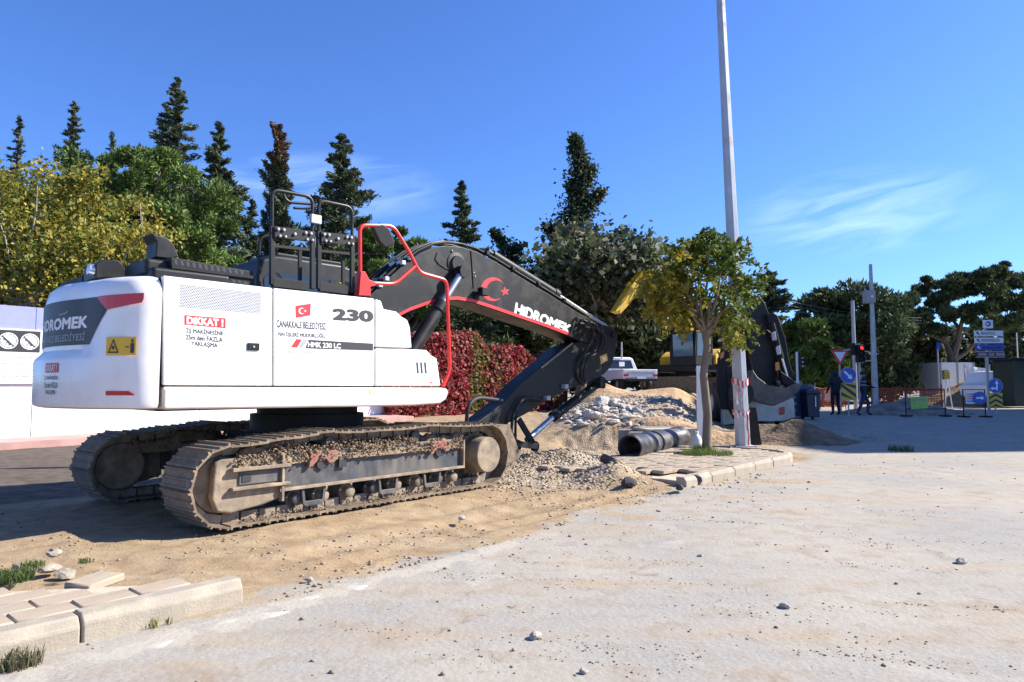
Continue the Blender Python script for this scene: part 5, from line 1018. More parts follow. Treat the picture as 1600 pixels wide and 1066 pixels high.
YEL = [(.34, .27, .04), (.24, .23, .045), (.15, .19, .04), (.42, .33, .06)]; CON = [(.07, .095, .048), (.105, .13, .07), (.05, .07, .038), (.16, .175, .105)]; PIN = [(.10, .165, .035), (.15, .21, .05), (.065, .105, .03)]; DRK = [(.045, .066, .03), (.072, .10, .042), (.11, .14, .062)]
# left: conifers behind, yellow trees and a green pine in front
for i, (px, py, Y, rad, nl, gap_, lab) in enumerate(((262, 122, 42, 4.3, 48000, .18, 'tallest dark conifer rising left of the excavator rails'), (97, 160, 44, 3.2, 26000, .3, 'ragged dark conifer above the yellow trees'), (160, 208, 46, 1.8, 10000, .2, 'small conifer tip between the two left conifers'), (10, 182, 46, 2.3, 12000, .3, 'conifer top at the left edge of the picture'), (332, 192, 40, 3.9, 46000, .1, 'dense dark conifer right of the tallest one'), (386, 312, 44, 2.3, 15000, .1, 'short conifer between two tall ones behind the guard slots'), (528, 210, 38, 4.0, 56000, .06, 'broad dark conifer behind the black hand rails'), (720, 284, 40, 3.0, 32000, .06, 'narrow conifer standing above the boom bend'))):
    b_ = foot(px, Y); conifer('conifer', b_, zat(py, Y) - b_.z, rad, nl, CON, [3, 3, 2, 1], lab, gap=gap_, size=.205, shape=.82 if i != 6 else .72, group='conifers behind the hoarding')
b_ = foot(426, 36); conifer('cypress', b_, zat(200, 36) - b_.z, 1.05, 42000, CON, [3, 3, 2, 1], 'columnar cypress with a browned tip behind the rails', gap=0, size=.17, droop=-1.4, shape=.45, tipcol=(.16, .095, .06), cat='cypress')
for i, (px, ytop, Y, rad, cz_, lab) in enumerate(((38, 232, 20.5, 2.0, .62, 'yellow-leaved tree at the left edge with a pale trunk'), (128, 268, 21.5, 1.9, .62, 'yellowing tree behind the excavator rear, right of the pale trunk'), (-40, 240, 22, 2.2, .62, 'yellow-green tree cut by the left picture edge'), (205, 300, 23.5, 1.5, .62, 'thin yellow tree right in front of the green pine'))):
    b_ = foot(px, Y); hh = zat(ytop, Y) - b_.z; broadleaf('yellow_tree', b_, hh, rad, hh * cz_, 60, 9000 if i != 3 else 4500, .11, YEL, [3, 3, 4, 1.5], lab, .10, bark=M_barkpale, flat_=.95, group='yellowing trees')
b_ = foot(225, 30); pine('pine_tree', b_, zat(238, 30) - b_.z, 3.6, 7.2, 150, 80000, PIN, [3, 3, 2], 'rounded bright green pine behind the engine hood', .16, .8)
b_ = foot(110, 29); pine('pine_tree', b_, zat(262, 29) - b_.z, 3.3, 6.6, 110, 44000, PIN, [2, 2, 4], 'darker green pine behind the yellow trees', .17, .9)
b_ = foot(20, 30); pine('pine_tree', b_, zat(262, 30) - b_.z, 3.3, 6.4, 70, 22000, PIN, [2, 1, 4], 'dark pine at the far left behind the yellow trees', .28, .9)
b_ = foot(628, 34); pine('pine_tree', b_, zat(348, 34) - b_.z, 2.6, 6.4, 60, 24000, PIN, [3, 4, 2], 'small green pine behind the red guard rail', .24, .9)
for i, (px, ytop, Y, rad) in enumerate(((330, 300, 47, 4.2), (470, 330, 46, 4.0), (600, 400, 46, 3.5), (690, 420, 45, 3.6), (790, 430, 46, 3.8), (880, 440, 48, 4.0), (960, 455, 50, 4.0), (1040, 470, 50, 3.8), (1110, 480, 50, 3.8), (230, 350, 48, 4), (100, 370, 48, 4.5), (-30, 360, 48, 4.5))):
    b_ = foot(px, Y); hh = zat(ytop, Y) - b_.z; pine('dark_tree', b_, hh, rad, hh * .52, 60, 9000, DRK, [3, 2, 1], ['dark tree mass behind the second conifer', 'dark tree behind the hand rails', 'dark tree behind the red guard rail', 'dark tree under the narrow conifer', 'dark tree behind the creeper wall', 'dark tree behind the broad-leaved tree', 'dark tree left of the yellow digger boom', 'dark tree behind the pickup', 'dark tree behind the yellow digger cab', 'dark tree under the tallest conifer', 'dark tree behind the yellow trees', 'dark tree at the far left edge'][i], .42, .95, cat='tree', clump=.28, group='dark background trees')
# ivy-clad leaning tree and big-leaved tree
b_ = foot(905, 38); hh = zat(214, 38) - b_.z; IVY = [(.035, .052, .025), (.055, .075, .035), (.08, .10, .05)]
iv = thing('ivy_tree', b_, 'tall dead trunk wrapped in dark ivy above the broad-leaved tree', 'tree'); m = MB(); trk = [at(915, 560, 38), at(905, 420, 38), at(900, 340, 38), at(912, 280, 38), at(900, 218, 38)]
trk = [p - b_ for p in trk]; m.tube([(0, 0, -.1)] + trk, [.3, .26, .2, .15, .1, .04], 8); m.build('trunk', M_bark, iv); C_ = []
def along(pts, r0, r1, n):
    pts = [np.array(p) for p in pts]; L_ = [np.linalg.norm(pts[i + 1] - pts[i]) for i in range(len(pts) - 1)]; tot = sum(L_); out = []
    for i in range(len(pts) - 1):
        k = int(n * L_[i] / tot); t_ = rng.random(k)[:, None]; f_ = (sum(L_[:i]) + t_ * L_[i]) / tot; out.append(pts[i] * (1 - t_) + pts[i + 1] * t_ + rng.normal(size=(k, 3)) * (r0 + (r1 - r0) * f_) * (.5 + vnoise(f_ * 22 + r0 * 7, f_ * 0))[:, :1] )
    return np.concatenate(out)
loc = lambda px, py, Y=38: at(px, py, Y) - b_
C_.append(along([loc(915, 420), loc(893, 360), loc(905, 300), loc(908, 262), loc(898, 216)], .58, .15, 9500)); C_.append(along([loc(905, 340), loc(925, 310), loc(942, 300)], .28, .16, 1800)); C_.append(along([loc(890, 380), loc(865, 362), loc(852, 354)], .28, .14, 1500)); C_.append(along([loc(915, 290), loc(925, 262), loc(922, 268)], .2, .14, 700)); C_.append(along([loc(808, 420), loc(790, 385), loc(770, 362)], .35, .12, 1800)); C_.append(along([loc(803, 400), loc(812, 385)], .2, .1, 400)); C_.append(along([loc(905, 300), loc(888, 290)], .22, .12, 700))
C_ = np.concatenate(C_); Vq, Fq = leaf_quads(C_, rng.uniform(.10, .2, len(C_)), 1.2, .3); link('crown', fast_mesh('crown', Vq, Fq, pick(IVY, [3, 3, 1], len(C_), .35)), M_leaf, iv)
b_ = foot(925, 36); hh = zat(356, 36) - b_.z; broadleaf('broad_leaved_tree', b_, hh, 3.9, 6.0, 70, 9500, .33, [(.05, .068, .028), (.085, .10, .05), (.15, .155, .10), (.22, .21, .15)], [4, 3, 2, 1], 'grey-green broad-leaved tree above the boom tip', .2, (.3, 0), M_barkpale, .95, aspect=1.15)
# small street tree on the island
p = flat(1104, 706, .13); b_ = Vector((p.x, p.y, .13)); tz = lambda py: at(1104, py, p.y).z - .13
sm = thing('street_tree', b_, 'small tree with yellow-green leaves on the pavement island', 'tree'); m = MB(); th_ = tz(515); m.tube([(0, 0, -.05), (.03, 0, th_ * .3), (-.03, 0, th_ * .62), (.05, 0, th_ * .86), (.02, 0, th_)], [.095, .08, .074, .07, .078], 12); cl = []
crown_px = [(1040, 470), (1060, 440), (1085, 410), (1110, 395), (1075, 385), (1100, 370), (1130, 390), (1145, 420), (1125, 430), (1160, 445), (1150, 470), (1170, 435), (1030, 440), (1055, 405), (1040, 480), (1065, 478), (1090, 450), (1110, 470), (1125, 490), (1150, 500), (1145, 520), (1165, 515), (1080, 500), (1050, 495), (1060, 420), (1095, 430), (1140, 395), (1120, 450), (1035, 460), (1165, 455), (1070, 460), (1085, 380), (1118, 378), (1048, 425), (1030, 478), (1098, 490), (1130, 510), (1025, 462), (1020, 445), (1070, 400)]
C_ = []; CK = []
for (x, y) in crown_px:
    for rep in range(2):
        c_ = at(x + random.uniform(-8, 8), y + random.uniform(-8, 8), p.y + random.uniform(-.95, .95)) - b_; cl.append(c_)
        for br in range(7):                        # pinnate sprigs
            d = rng.normal(size=3) * np.array([1, 1, .5]); d[2] -= .25; d /= np.linalg.norm(d); k = 15; t_ = np.linspace(.05, .36, k)[:, None]; q_ = np.array(c_) + rng.normal(size=3) * .10 + d * t_ + np.array([0, 0, -.5]) * t_ ** 2; C_.append(q_ + rng.normal(size=(k, 3)) * .025); yl = max(0, min(1, .33 + (1085 - x) / 130 + (y - 440) / 200 + random.gauss(0, .25))); CK.append(np.full(k, yl))
for c_ in cl[::3]: limb(m, (.02, 0, th_ - .05), c_, .04, .008, 5, .15)
m.build('trunk', pm('bark_smooth', (.20, .155, .115), .9, var=.25, scale=12, bump=.008, bscale=30, stretch=(1, 1, .2)), sm); C_ = np.concatenate(C_); CK = np.concatenate(CK)[:, None]; Vq, Fq = leaf_quads(C_, rng.uniform(.05, .085, len(C_)), 1.9, .6)
cc = (np.array([.085, .125, .022]) * (1 - CK) + np.array([.33, .265, .03]) * CK) * rng.uniform(.65, 1.35, (len(C_), 1)); link('crown', fast_mesh('crown', Vq, Fq, np.clip(cc, 0, 1)), M_leaf, sm)
# right: pines beyond the junction
for i, (px, ytop, Y, rad, czf, nl, tr_, lab) in enumerate(((1320, 446, 46, 3.9, .60, 22000, .22, 'large dark umbrella pine behind the traffic light'), (1392, 462, 50, 3.2, .58, 14000, .2, 'dark pine right of the tall grey pole'), (1268, 492, 44, 2.5, .55, 16000, .2, 'dark pine behind the thin white pole'), (1345, 520, 47, 3.4, .5, 16000, .2, 'dark low pine behind the yield sign'), (1590, 470, 56, 3.0, .5, 12000, .2, 'dark tree at the right edge behind the shelter'))):
    b_ = foot(px, Y); hh = zat(ytop, Y) - b_.z; pine('pine_tree', b_, hh, rad, hh * czf, 70, nl, DRK if i != 2 else PIN, [3, 3, 2], lab, .30, .95, tr_, clump=.24, group='pines beyond the junction')
b_ = foot(1205, 50); conifer('conifer', b_, zat(425, 50) - b_.z, 3.0, 16000, CON, [3, 3, 2, 1], 'irregular conifer behind the raised backhoe boom', gap=.3, size=.34, shape=.45)
b_ = foot(1283, 38); pine('pine_tree', b_, zat(532, 38) - b_.z, 1.35, 2.3, 46, 13000, [(.06, .11, .022), (.09, .14, .035)], [1, 1], 'young rounded pine of lighter green behind the yield sign', .2, .95, .08, clump=.26)
# big spreading pine with a forked trunk
b_ = foot(1492, 48); Yp = 48; bp_ = thing('spreading_pine', b_, 'spreading dark pine with a forked trunk behind the direction signs', 'pine tree'); m = MB(); lc = lambda px, py, dy=0: at(px, py, Yp + dy) - b_
m.tube([(0, 0, -.1), lc(1490, 575), lc(1487, 556)], [.42, .36, .33], 10); ends = []
for pts, r0 in (([(1487, 558), (1478, 535), (1462, 510), (1445, 488)], .36), ([(1489, 558), (1497, 530), (1502, 505), (1512, 470)], .44), ([(1491, 562), (1508, 552), (1530, 530), (1560, 505)], .3), ([(1500, 515), (1485, 495), (1475, 470)], .22), ([(1502, 505), (1530, 480), (1570, 460)], .24), ([(1478, 535), (1455, 525), (1435, 505)], .16)):
    m.tube([lc(*q_, random.uniform(-1, 1) if i else 0) for i, q_ in enumerate(pts)], [.62 * r0 * (1 - .25 * i) for i in range(len(pts))], 7)
m.build('trunk', M_bark, bp_); C_ = []; D_ = []; K = []
for (x, y, r_) in ((1425, 468, .7), (1445, 452, .8), (1440, 490, .8), (1465, 470, 1.0), (1470, 445, .7), (1490, 455, 1.1), (1500, 435, .9), (1520, 450, 1.2), (1535, 430, 1.0), (1560, 425, .9), (1550, 450, 1.3), (1580, 440, 1.1), (1600, 435, 1.0), (1575, 470, 1.3), (1600, 470, 1.3), (1540, 480, 1.2), (1510, 485, 1.1), (1480, 490, .9), (1455, 512, .7), (1435, 510, .5), (1590, 500, 1.0), (1570, 510, .8), (1550, 505, .8), (1525, 505, .7), (1470, 515, .5), (1585, 530, .6), (1620, 450, 1.3), (1640, 480, 1.3), (1415, 480, .4), (1450, 436, .35), (1562, 418, .45)):
    for rep in range(3):
        c_ = np.array(lc(x + random.uniform(-9, 9), y + random.uniform(-7, 7), random.uniform(-3, 3))); per = 380; q_ = rng.normal(size=(per, 3)); q_ /= np.linalg.norm(q_, axis=1)[:, None]; q_ *= rng.random((per, 1)) ** .45; C_.append(c_ + q_ * r_ * .62 * np.array([1, 1, .6])); D_.append(q_ + np.array([0, 0, .5])); K.append(np.full(per, rng.uniform(.7, 1.3)))
C_ = np.concatenate(C_); D_ = np.concatenate(D_); K = np.concatenate(K); n = len(C_); s_ = rng.uniform(.7, 1.4, n)[:, None] * .27; b2 = D_ + rng.normal(size=(n, 3)) * .5; b2 /= np.linalg.norm(b2, axis=1)[:, None]; a2 = rng.normal(size=(n, 3)); c2_ = np.cross(a2, b2); c2_ /= np.linalg.norm(c2_, axis=1)[:, None]
link('crown', fast_mesh('crown', np.stack([C_ - b2 * s_ * .5, C_ + c2_ * s_ * .24, C_ + b2 * s_ * .8, C_ - c2_ * s_ * .24], 1).reshape(-1, 3), np.arange(4 * n).reshape(n, 4), np.clip(pick(DRK, [3, 3, 2], n) * K[:, None], 0, 1)), M_needle, bp_)
# grey-green scrub under the pines: one mass
C_ = []; 
for (x0, x1, ytop, Y) in ((1405, 1478, 522, 52), (1330, 1420, 560, 50), (1240, 1330, 575, 50), (1540, 1620, 555, 56), (1470, 1545, 540, 62), (1180, 1250, 560, 54)):
    n = 5200; px = rng.uniform(x0, x1, n); yy = 606 - (606 - ytop - 26 * (vnoise(px / 9, px * 0) - .5)) * rng.random(n) ** .8
    C_ += [tuple(at(a_, b2, Y + rng.uniform(-1.2, 1.2))) for a_, b2 in zip(px, yy)]
C_ = np.array(C_); Vq, Fq = leaf_quads(C_, rng.uniform(.15, .34, len(C_)), 1.8, .3); tag(link('scrub', fast_mesh('scrub', Vq, Fq, pick([(.075, .085, .045), (.11, .11, .065), (.05, .055, .03), (.14, .12, .08)], [3, 2, 3, 1], len(C_), .35)), M_leaf), kind='stuff')
# far wooded rise closing the view
C_ = []
n = 26000; px = rng.uniform(-200, 1900, n); yy = 608 - (62 + 26 * vnoise(px / 60, px * 0 + 2) + 12 * vnoise(px / 14, px * 0)) * rng.random(n) ** .7
C_ = np.array([tuple(at(a_, b2, 72 + rng.uniform(-3, 3))) for a_, b2 in zip(px, yy)]); Vq, Fq = leaf_quads(C_, rng.uniform(.4, .9, n), 1.3, .4); tag(link('far_wood', fast_mesh('far_wood', Vq, Fq, pick([(.03, .042, .022), (.05, .06, .032), (.07, .075, .045)], [3, 2, 1], n)), M_leaf), kind='stuff')
# ------------------------------------------------------------------ pickup on the bank
def wheel(parent, c, r, w, ax=(1, 0, 0), rim=None, n=24):
    m = MB(); m.lathe(Vector(c) - Vector(ax) * w / 2, ax, [(0, r * .72), (.02, r * .95), (w * .2, r), (w * .8, r), (w - .02, r * .95), (w, r * .72)], n); t_ = m.build('wheel', M_rubber, parent)
    m = MB(); m.lathe(Vector(c) - Vector(ax) * (w / 2 + .005), ax, [(0, r * .2), (0.01, r * .6), (w * .5, r * .62), (w, r * .6), (w + .01, r * .2)], n); m.build('rim', rim or M_galv, t_); return t_
Yk = 29.0; p = at(1001, 603, Yk); p.z = float(gbase(p.x, p.y)) + .02
pk = thing('pickup_truck', p, 'white pickup truck seen from behind on the soil bank', 'pickup truck', R(14)); 
m = MB(); m.prism([(-.78, .55), (-.80, .95), (.80, .95), (.78, .55)], lambda q_, y: (q_[0], y, q_[1]), .02, 2.0); bed_ = m.build('cargo_bed', M_white, pk, bevel=.03)
m = MB(); m.box((0, .0, .77), (1.52, .05, .34)); tg = m.build('tailgate', M_white, pk, bevel=.015); m = MB(); m.box((0, -.03, .80), (1.3, .012, .12)); m.build('tailgate_press', M_galv, tg)
m = MB(); m.prism([(-.76, .6), (-.78, 1.0), (-.62, 1.50), (-.5, 1.56), (.5, 1.56), (.62, 1.50), (.78, 1.0), (.76, .6)], lambda q_, y: (q_[0], y + .25 * max(0, q_[1] - 1), q_[1]), 2.02, 3.5); cb = m.build('cabin', M_white, pk, bevel=.05, seg=3)
m = MB(); m.prism([(-.58, 1.04), (-.5, 1.42), (.5, 1.42), (.58, 1.04)], lambda q_, y: (q_[0], y + .25 * max(0, q_[1] - 1), q_[1]), 2.005, 2.015); m.build('rear_window', M_glass, cb)
m = MB(); m.box((0, 1.98, 1.24), (.26, .03, .2)); m.build('window_grille', M_wht, cb)
m = MB(); m.prism([(.55, 3.5), (.72, 4.9), (-.72, 4.9), (-.75, 3.5)][::1] if False else [(-.76, .55), (-.76, .95), (.76, .95), (.76, .55)], lambda q_, y: (q_[0], y, q_[1]), 3.5, 4.7); m.build('bonnet', M_white, pk, bevel=.06)
for x in (-.66, .66):
    m = MB(); m.box((x, -.03, .70), (.2, .05, .1)); m.build('tail_light', M_redlens, pk)
    m = MB(); m.box((x * 1.19, 2.55, 1.15), (.18, .08, .13)); m.build('side_mirror', M_satin, pk)
m = MB(); m.box((0, -.05, .50), (1.4, .1, .1)); m.build('bumper', M_satin, pk); m = MB(); m.box((0, -.12, .60), (.42, .01, .1)); m.build('number_plate', M_wht, pk)
for x in (-.64, .64):
    for y in (.75, 3.9): wheel(pk, (x, y, .33), .33, .22)
m = MB(); m.tube([(.05, 2.1, 1.5), (.05, 2.1, 2.25)], .04, 8); m.build('exhaust_mast', M_galv, pk)
# ------------------------------------------------------------------ yellow excavator behind
Ye = 33.5; p = at(1074, 603, Ye); p.z = float(gbase(p.x, p.y)); ye = thing('yellow_excavator', p, 'yellow excavator with a glazed cab behind the small tree', 'excavator', R(38))
for x in (-1.15, 1.15):
    tr = empty('crawler_track'); tr.parent = ye; m = MB(); m.prism([(-1.9, .4), (-1.7, .8), (1.7, .8), (1.9, .4), (1.6, .02), (-1.6, .02)], lambda q_, y: (y, q_[0], q_[1]), x - .27, x + .27); m.build('track_belt', M_steelmud, tr, bevel=.08)
m = MB(); m.lathe((0, 0, .75), (0, 0, 1), [(0, .6), (.3, .6)], 28); m.build('swing_bearing', M_satin, ye)
m = MB(); m.box((.15, .3, 1.2), (2.5, 3.2, .35)); m.build('main_frame', M_satin, ye, bevel=.03)
m = MB(); m.prism([(.22, 1.38), (.22, 1.8), (.7, 2.1), (2.5, 2.25), (2.5, 1.38)], lambda q_, y: (q_[0], y, q_[1]), -1.5, 1.9); m.build('engine_cover', M_yellow, ye, bevel=.05)
m = MB(); m.prism([(-1.18, 1.3), (-1.22, 2.1), (-1.1, 2.95), (.05, 2.95), (.2, 2.2), (.2, 1.3)], lambda q_, y: (q_[0], y, q_[1]), -1.4, .1); cb = m.build('cab', M_satin, ye, bevel=.05)
m = MB(); m.prism([(-1.08, 1.75), (-1.02, 2.82), (-.42, 2.82), (-.42, 1.75)], lambda q_, y: (q_[0], y, q_[1]), -1.42, -1.41); m.build('window_pane', glassmat('sky_glass', (.10, .16, .22)), cb)
m = MB(); m.prism([(-1.3, 1.75), (-1.3, 2.8), (-.15, 2.8), (-.15, 1.75)], lambda q_, y: (y - .04 * (q_[1] - 2.1), q_[0], q_[1]), -1.225, -1.21); m.build('window_pane', MATS['sky_glass'], cb)
m = MB(); m.prism([(-.35, 1.95), (-.35, 2.8), (-.05, 2.8), (.1, 2.2), (.1, 1.95)], lambda q_, y: (q_[0], y, q_[1]), -1.42, -1.41); m.build('window_pane', M_glass, cb)
rot = Matrix.Rotation(-R(38), 3, 'Z'); pl = lambda x, y: rot @ (at(x, y, Ye + .4 + (x - 1066) / FOC * Ye * .62) - p); th_ = rot @ Vector((-.22, .36, 0))
for nm, pts in (('boom', ((1064, 548), (1082, 548), (1084, 515), (1078, 470), (1060, 440), (1030, 425), (1005, 428), (1003, 440), (1028, 439), (1050, 452), (1063, 480), (1066, 515))), ('arm', ((1014, 425), (1004, 423), (982, 454), (962, 486), (971, 490), (993, 464)))):
    q_ = [pl(x, y) for x, y in pts]; n = len(q_); m = MB(); m.add(q_ + [v + th_ for v in q_], [tuple(range(n - 1, -1, -1)), tuple(range(n, 2 * n))] + [(i, (i + 1) % n, (i + 1) % n + n, i + n) for i in range(n)]); m.build(nm, M_yellow, ye)
# ------------------------------------------------------------------ backhoe loader seen from behind
Yb = 21.0; p = at(1192, 660, Yb); p.z = float(gbase(p.x, p.y)); bh = thing('backhoe_loader', p, 'backhoe loader seen from behind with its black boom folded up', 'backhoe loader', R(-6))
rotb = Matrix.Rotation(R(6), 3, 'Z'); pxl = lambda x, y, dy=0: rotb @ (at(x, y, Yb + dy) - p)
def bprism(pts, dy, th, name, mt, parent=None, bevel=.02):
    q_ = [pxl(x, y, dy) for x, y in pts]; n = len(q_); m = MB(); m.add([v + Vector((0, -th / 2, 0)) for v in q_] + [v + Vector((0, th / 2, 0)) for v in q_], [tuple(range(n - 1, -1, -1)), tuple(range(n, 2 * n))] + [(i, (i + 1) % n, (i + 1) % n + n, i + n) for i in range(n)]); return m.build(name, mt, parent or bh, bevel=bevel)
M_cream = pm('cream_paint', (.62, .60, .54), .4, var=.06, dirt=DUST, damt=.3)
m = MB(); m.box((-.05, 1.6, .75), (1.7, 2.8, .6)); m.build('chassis', M_satin, bh, bevel=.03)
bprism([(1150, 625), (1238, 622), (1240, 652), (1222, 658), (1150, 658)], .2, .3, 'rear_frame', M_cream); bprism([(1128, 600), (1150, 590), (1158, 660), (1128, 664)], .3, .4, 'rear_fender', M_cream)
m = MB(); m.prism([(-.75, 1.3), (-.8, 2.2), (-.7, 2.75), (.7, 2.75), (.8, 2.2), (.75, 1.3)], lambda q_, y: (q_[0], y, q_[1]), 1.0, 2.5); cb = m.build('cab', M_satin, bh, bevel=.04)
m = MB(); m.box((0, .99, 2.05), (1.3, .02, 1.1)); m.build('rear_window', M_glass, cb); m = MB(); m.box((0, 1.75, 2.8), (1.6, 1.7, .1)); m.build('roof', M_cream, cb, bevel=.03)
wheel(bh, (.88, 1.0, .68), .68, .42, rim=M_cream); wheel(bh, (-1.12, 1.0, .68), .68, .42, rim=M_cream); wheel(bh, (.75, 3.1, .45), .45, .3); wheel(bh, (-.95, 3.1, .45), .45, .3)
wl0 = [o for o in bh.children if o.name.startswith('wheel')][0]; m = MB()
for k in range(22): an = k * 2 * math.pi / 22; m.box((.88, 1.0 + .69 * math.cos(an), .68 + .69 * math.sin(an)), (.40, .07, .07), Matrix.Rotation(an, 3, 'X'))
m.build('tread_lug', M_framedust, wl0)
bprism([(1163, 500), (1166, 476), (1175, 463), (1184, 463), (1193, 474), (1200, 492), (1208, 540), (1214, 588), (1200, 604), (1182, 598), (1172, 560)], -.5, .28, 'boom', M_black)
bprism([(1197, 492), (1207, 489), (1214, 494), (1226, 530), (1232, 565), (1240, 590), (1230, 600), (1218, 590), (1208, 540)], -.75, .2, 'dipper_arm', M_satin)
m = MB(); m.cyl(pxl(1207, 505, -.9), pxl(1222, 560, -.9), .06, n=14); hc = m.build('dipper_cylinder', M_black, bh); m = MB(); m.cyl(pxl(1222, 560, -.9), pxl(1233, 600, -.9), .035, n=12); m.build('piston_rod', M_chrome, hc)
bk2 = bprism([(1172, 578), (1180, 590), (1196, 602), (1222, 606), (1240, 598), (1247, 602), (1243, 611), (1228, 624), (1205, 634), (1180, 628), (1164, 612)], -.9, .65, 'bucket', pm('bucket_steel', (.10, .085, .07), .6, var=.3, dirt=(.2, .16, .12), damt=.3), bevel=.03)
bprism([(1217, 580), (1232, 590), (1246, 603), (1234, 606), (1222, 600)], -1.0, .3, 'bucket_link', M_satin)
bprism([(1118, 610), (1122, 560), (1142, 535), (1162, 528), (1164, 600), (1150, 640), (1126, 640)], -.3, .25, 'stabiliser_frame', M_satin); bprism([(1136, 572), (1160, 572), (1166, 590), (1162, 640), (1146, 656), (1138, 640)], -.45, .1, 'stabiliser_foot', M_satin)
bprism([(1126, 552), (1132, 548), (1131, 558), (1125, 562)], -.45, .02, 'side_marker', pm('amber_lens', (.6, .22, .02), .3)); bprism([(1211, 567), (1217, 565), (1219, 578), (1212, 580)], -.9, .02, 'amber_plate', MATS['amber_lens'])
bprism([(1219, 637), (1226, 635), (1226, 647), (1219, 649)], -.02, .05, 'tail_light', M_redlens)
for (x, y) in ((1205, 520), (1212, 542)): bprism([(x, y), (x + 6, y - 2), (x + 8, y + 12), (x + 2, y + 13)], -.95, .1, 'work_lamp', M_galv)
# ------------------------------------------------------------------ poles, lights and signs beyond
def pole(px, ybase, ytop, Y, r0, r1, name, lab, cat, mt=M_galv):
    p = at(px, ybase, Y); p.z = float(gbase(p.x, p.y)); h_ = at(px, ytop, Y).z - p.z; t_ = thing(name, p, lab, cat); m = MB(); m.tube([(0, 0, 0), (0, 0, h_)], [r0, r1], 10); m.build('pole', mt, t_); return t_, h_
lp2, h_ = pole(1367, 605, 413, 30, .14, .07, 'lamp_post', 'straight grey pole carrying a box and rising above the dark pines', 'pole')
cp_, h_ = pole(1336.5, 605, 470, 33, .10, .08, 'utility_pole', 'shorter grey pole just left of the traffic light', 'pole')
m = MB(); q_ = at(1358, 464, 30) - lp2.location; m.box(q_, (.45, .3, .55)); bx = m.build('camera_box', pm('box_grey', (.3, .3, .3), .6), lp2, bevel=.02); m = MB(); m.bar(q_, (0, 0, q_.z), .05, .05); m.build('box_arm', M_galv, lp2); m = MB(); m.box(q_ + Vector((.05, -.16, 0)), (.1, .02, .1)); m.build('lens', M_wht, bx)
tl, h_ = pole(1344.5, 620, 575, 28, .06, .06, 'traffic_light', 'traffic light showing red on a grey post', 'traffic light'); hz_ = at(1344.5, 552, 28).z - tl.location.z; m = MB(); m.tube([(0, 0, h_), (0, 0, hz_ + .4)], .05, 8); m.build('upper_post', M_galv, tl)
m = MB(); m.box((0, -.1, hz_ - .02), (.30, .2, .70)); hd = m.build('lamp_housing', M_satin, tl, bevel=.02); m = MB(); m.box((0, -.005, hz_ - .02), (.36, .02, .76)); m.build('back_board', M_grey, tl)
M_lit = bpy.data.materials.new('red_signal_lit'); M_lit.use_nodes = True; b = M_lit.node_tree.nodes['Principled BSDF']; b.inputs['Base Color'].default_value = (.5, .01, .01, 1); b.inputs['Emission Color'].default_value = (1, .04, .02, 1); b.inputs['Emission Strength'].default_value = .8
for k in range(3): m = MB(); m.lathe((0, -.2, hz_ + .2 - k * .22), (0, -1, 0), [(0, .09), (.015, .085), (.03, .05)], 18); m.build('signal_lens', M_lit if k == 0 else M_rubber, hd); m = MB(); m.lathe((0, -.2, hz_ + .2 - k * .22), (0, -1, .1), [(0, .10), (.10, .095), (.10, .09), (.0, .092)], 18); m.build('visor', M_satin, hd)
for (a_, b_) in (((1334, 545), (1318, 548)), ((1348, 565), (1364, 563)), ((1347, 548), (1372, 553))): m = MB(); m.bar(at(*a_, 28) - tl.location, at(*b_, 28) - tl.location, .04, .04); m.build('signal_arm', M_galv, tl)
m = MB(); q_ = at(1334, 545, 28) - tl.location; m.box(q_ + Vector((-.05, 0, -.02)), (.18, .2, .5)); m.build('side_signal', M_satin, tl, bevel=.02)
ys_, h_ = pole(1313, 606, 552, 31, .035, .035, 'yield_sign', 'triangular yield sign on a thin post left of the traffic light', 'road sign'); zc = at(1313, 556, 31).z - ys_.location.z
tri = lambda s_, y: [(-.42 * s_, y, zc + .26 * s_), (.42 * s_, y, zc + .26 * s_), (0, y, zc - .46 * s_)]
m = MB(); m.add(tri(1, -.05) + tri(1, -.07), [(0, 1, 2), (5, 4, 3), (0, 3, 4, 1), (1, 4, 5, 2), (2, 5, 3, 0)]); pl_ = m.build('sign_plate', M_printr, ys_); raw('sign_face', tri(.62, -.075), [(0, 1, 2)], M_printw, pl_)
wp_, h_ = pole(1246.5, 606, 550, 30, .05, .05, 'white_post', 'thin white post right of the backhoe with small signal lenses', 'post', M_wht)
q_ = at(1253, 566, 30) - wp_.location; m = MB(); m.box(q_, (.16, .16, .6)); m.bar(q_, (0, 0, q_.z), .04, .04); m.build('small_signal', M_satin, wp_, bevel=.01)
for k in range(3): m = MB(); m.lathe(q_ + Vector((0, -.08, .18 - k * .18)), (0, -1, 0), [(0, .05), (.02, .04)], 12); m.build('signal_lens', M_galv, wp_)
def arrow(c, ang, L_, w, y, sc_=1):
    u_ = Vector((math.cos(ang), 0, math.sin(ang))); v_ = Vector((-math.sin(ang), 0, math.cos(ang))); c = Vector(c); pts = [(-L_ / 2, -w / 2), (L_ * .12, -w / 2), (L_ * .12, -w * 1.35), (L_ / 2, 0), (L_ * .12, w * 1.35), (L_ * .12, w / 2), (-L_ / 2, w / 2)]
    return [c + u_ * a_ + v_ * b_ + Vector((0, y, 0)) for a_, b_ in pts]
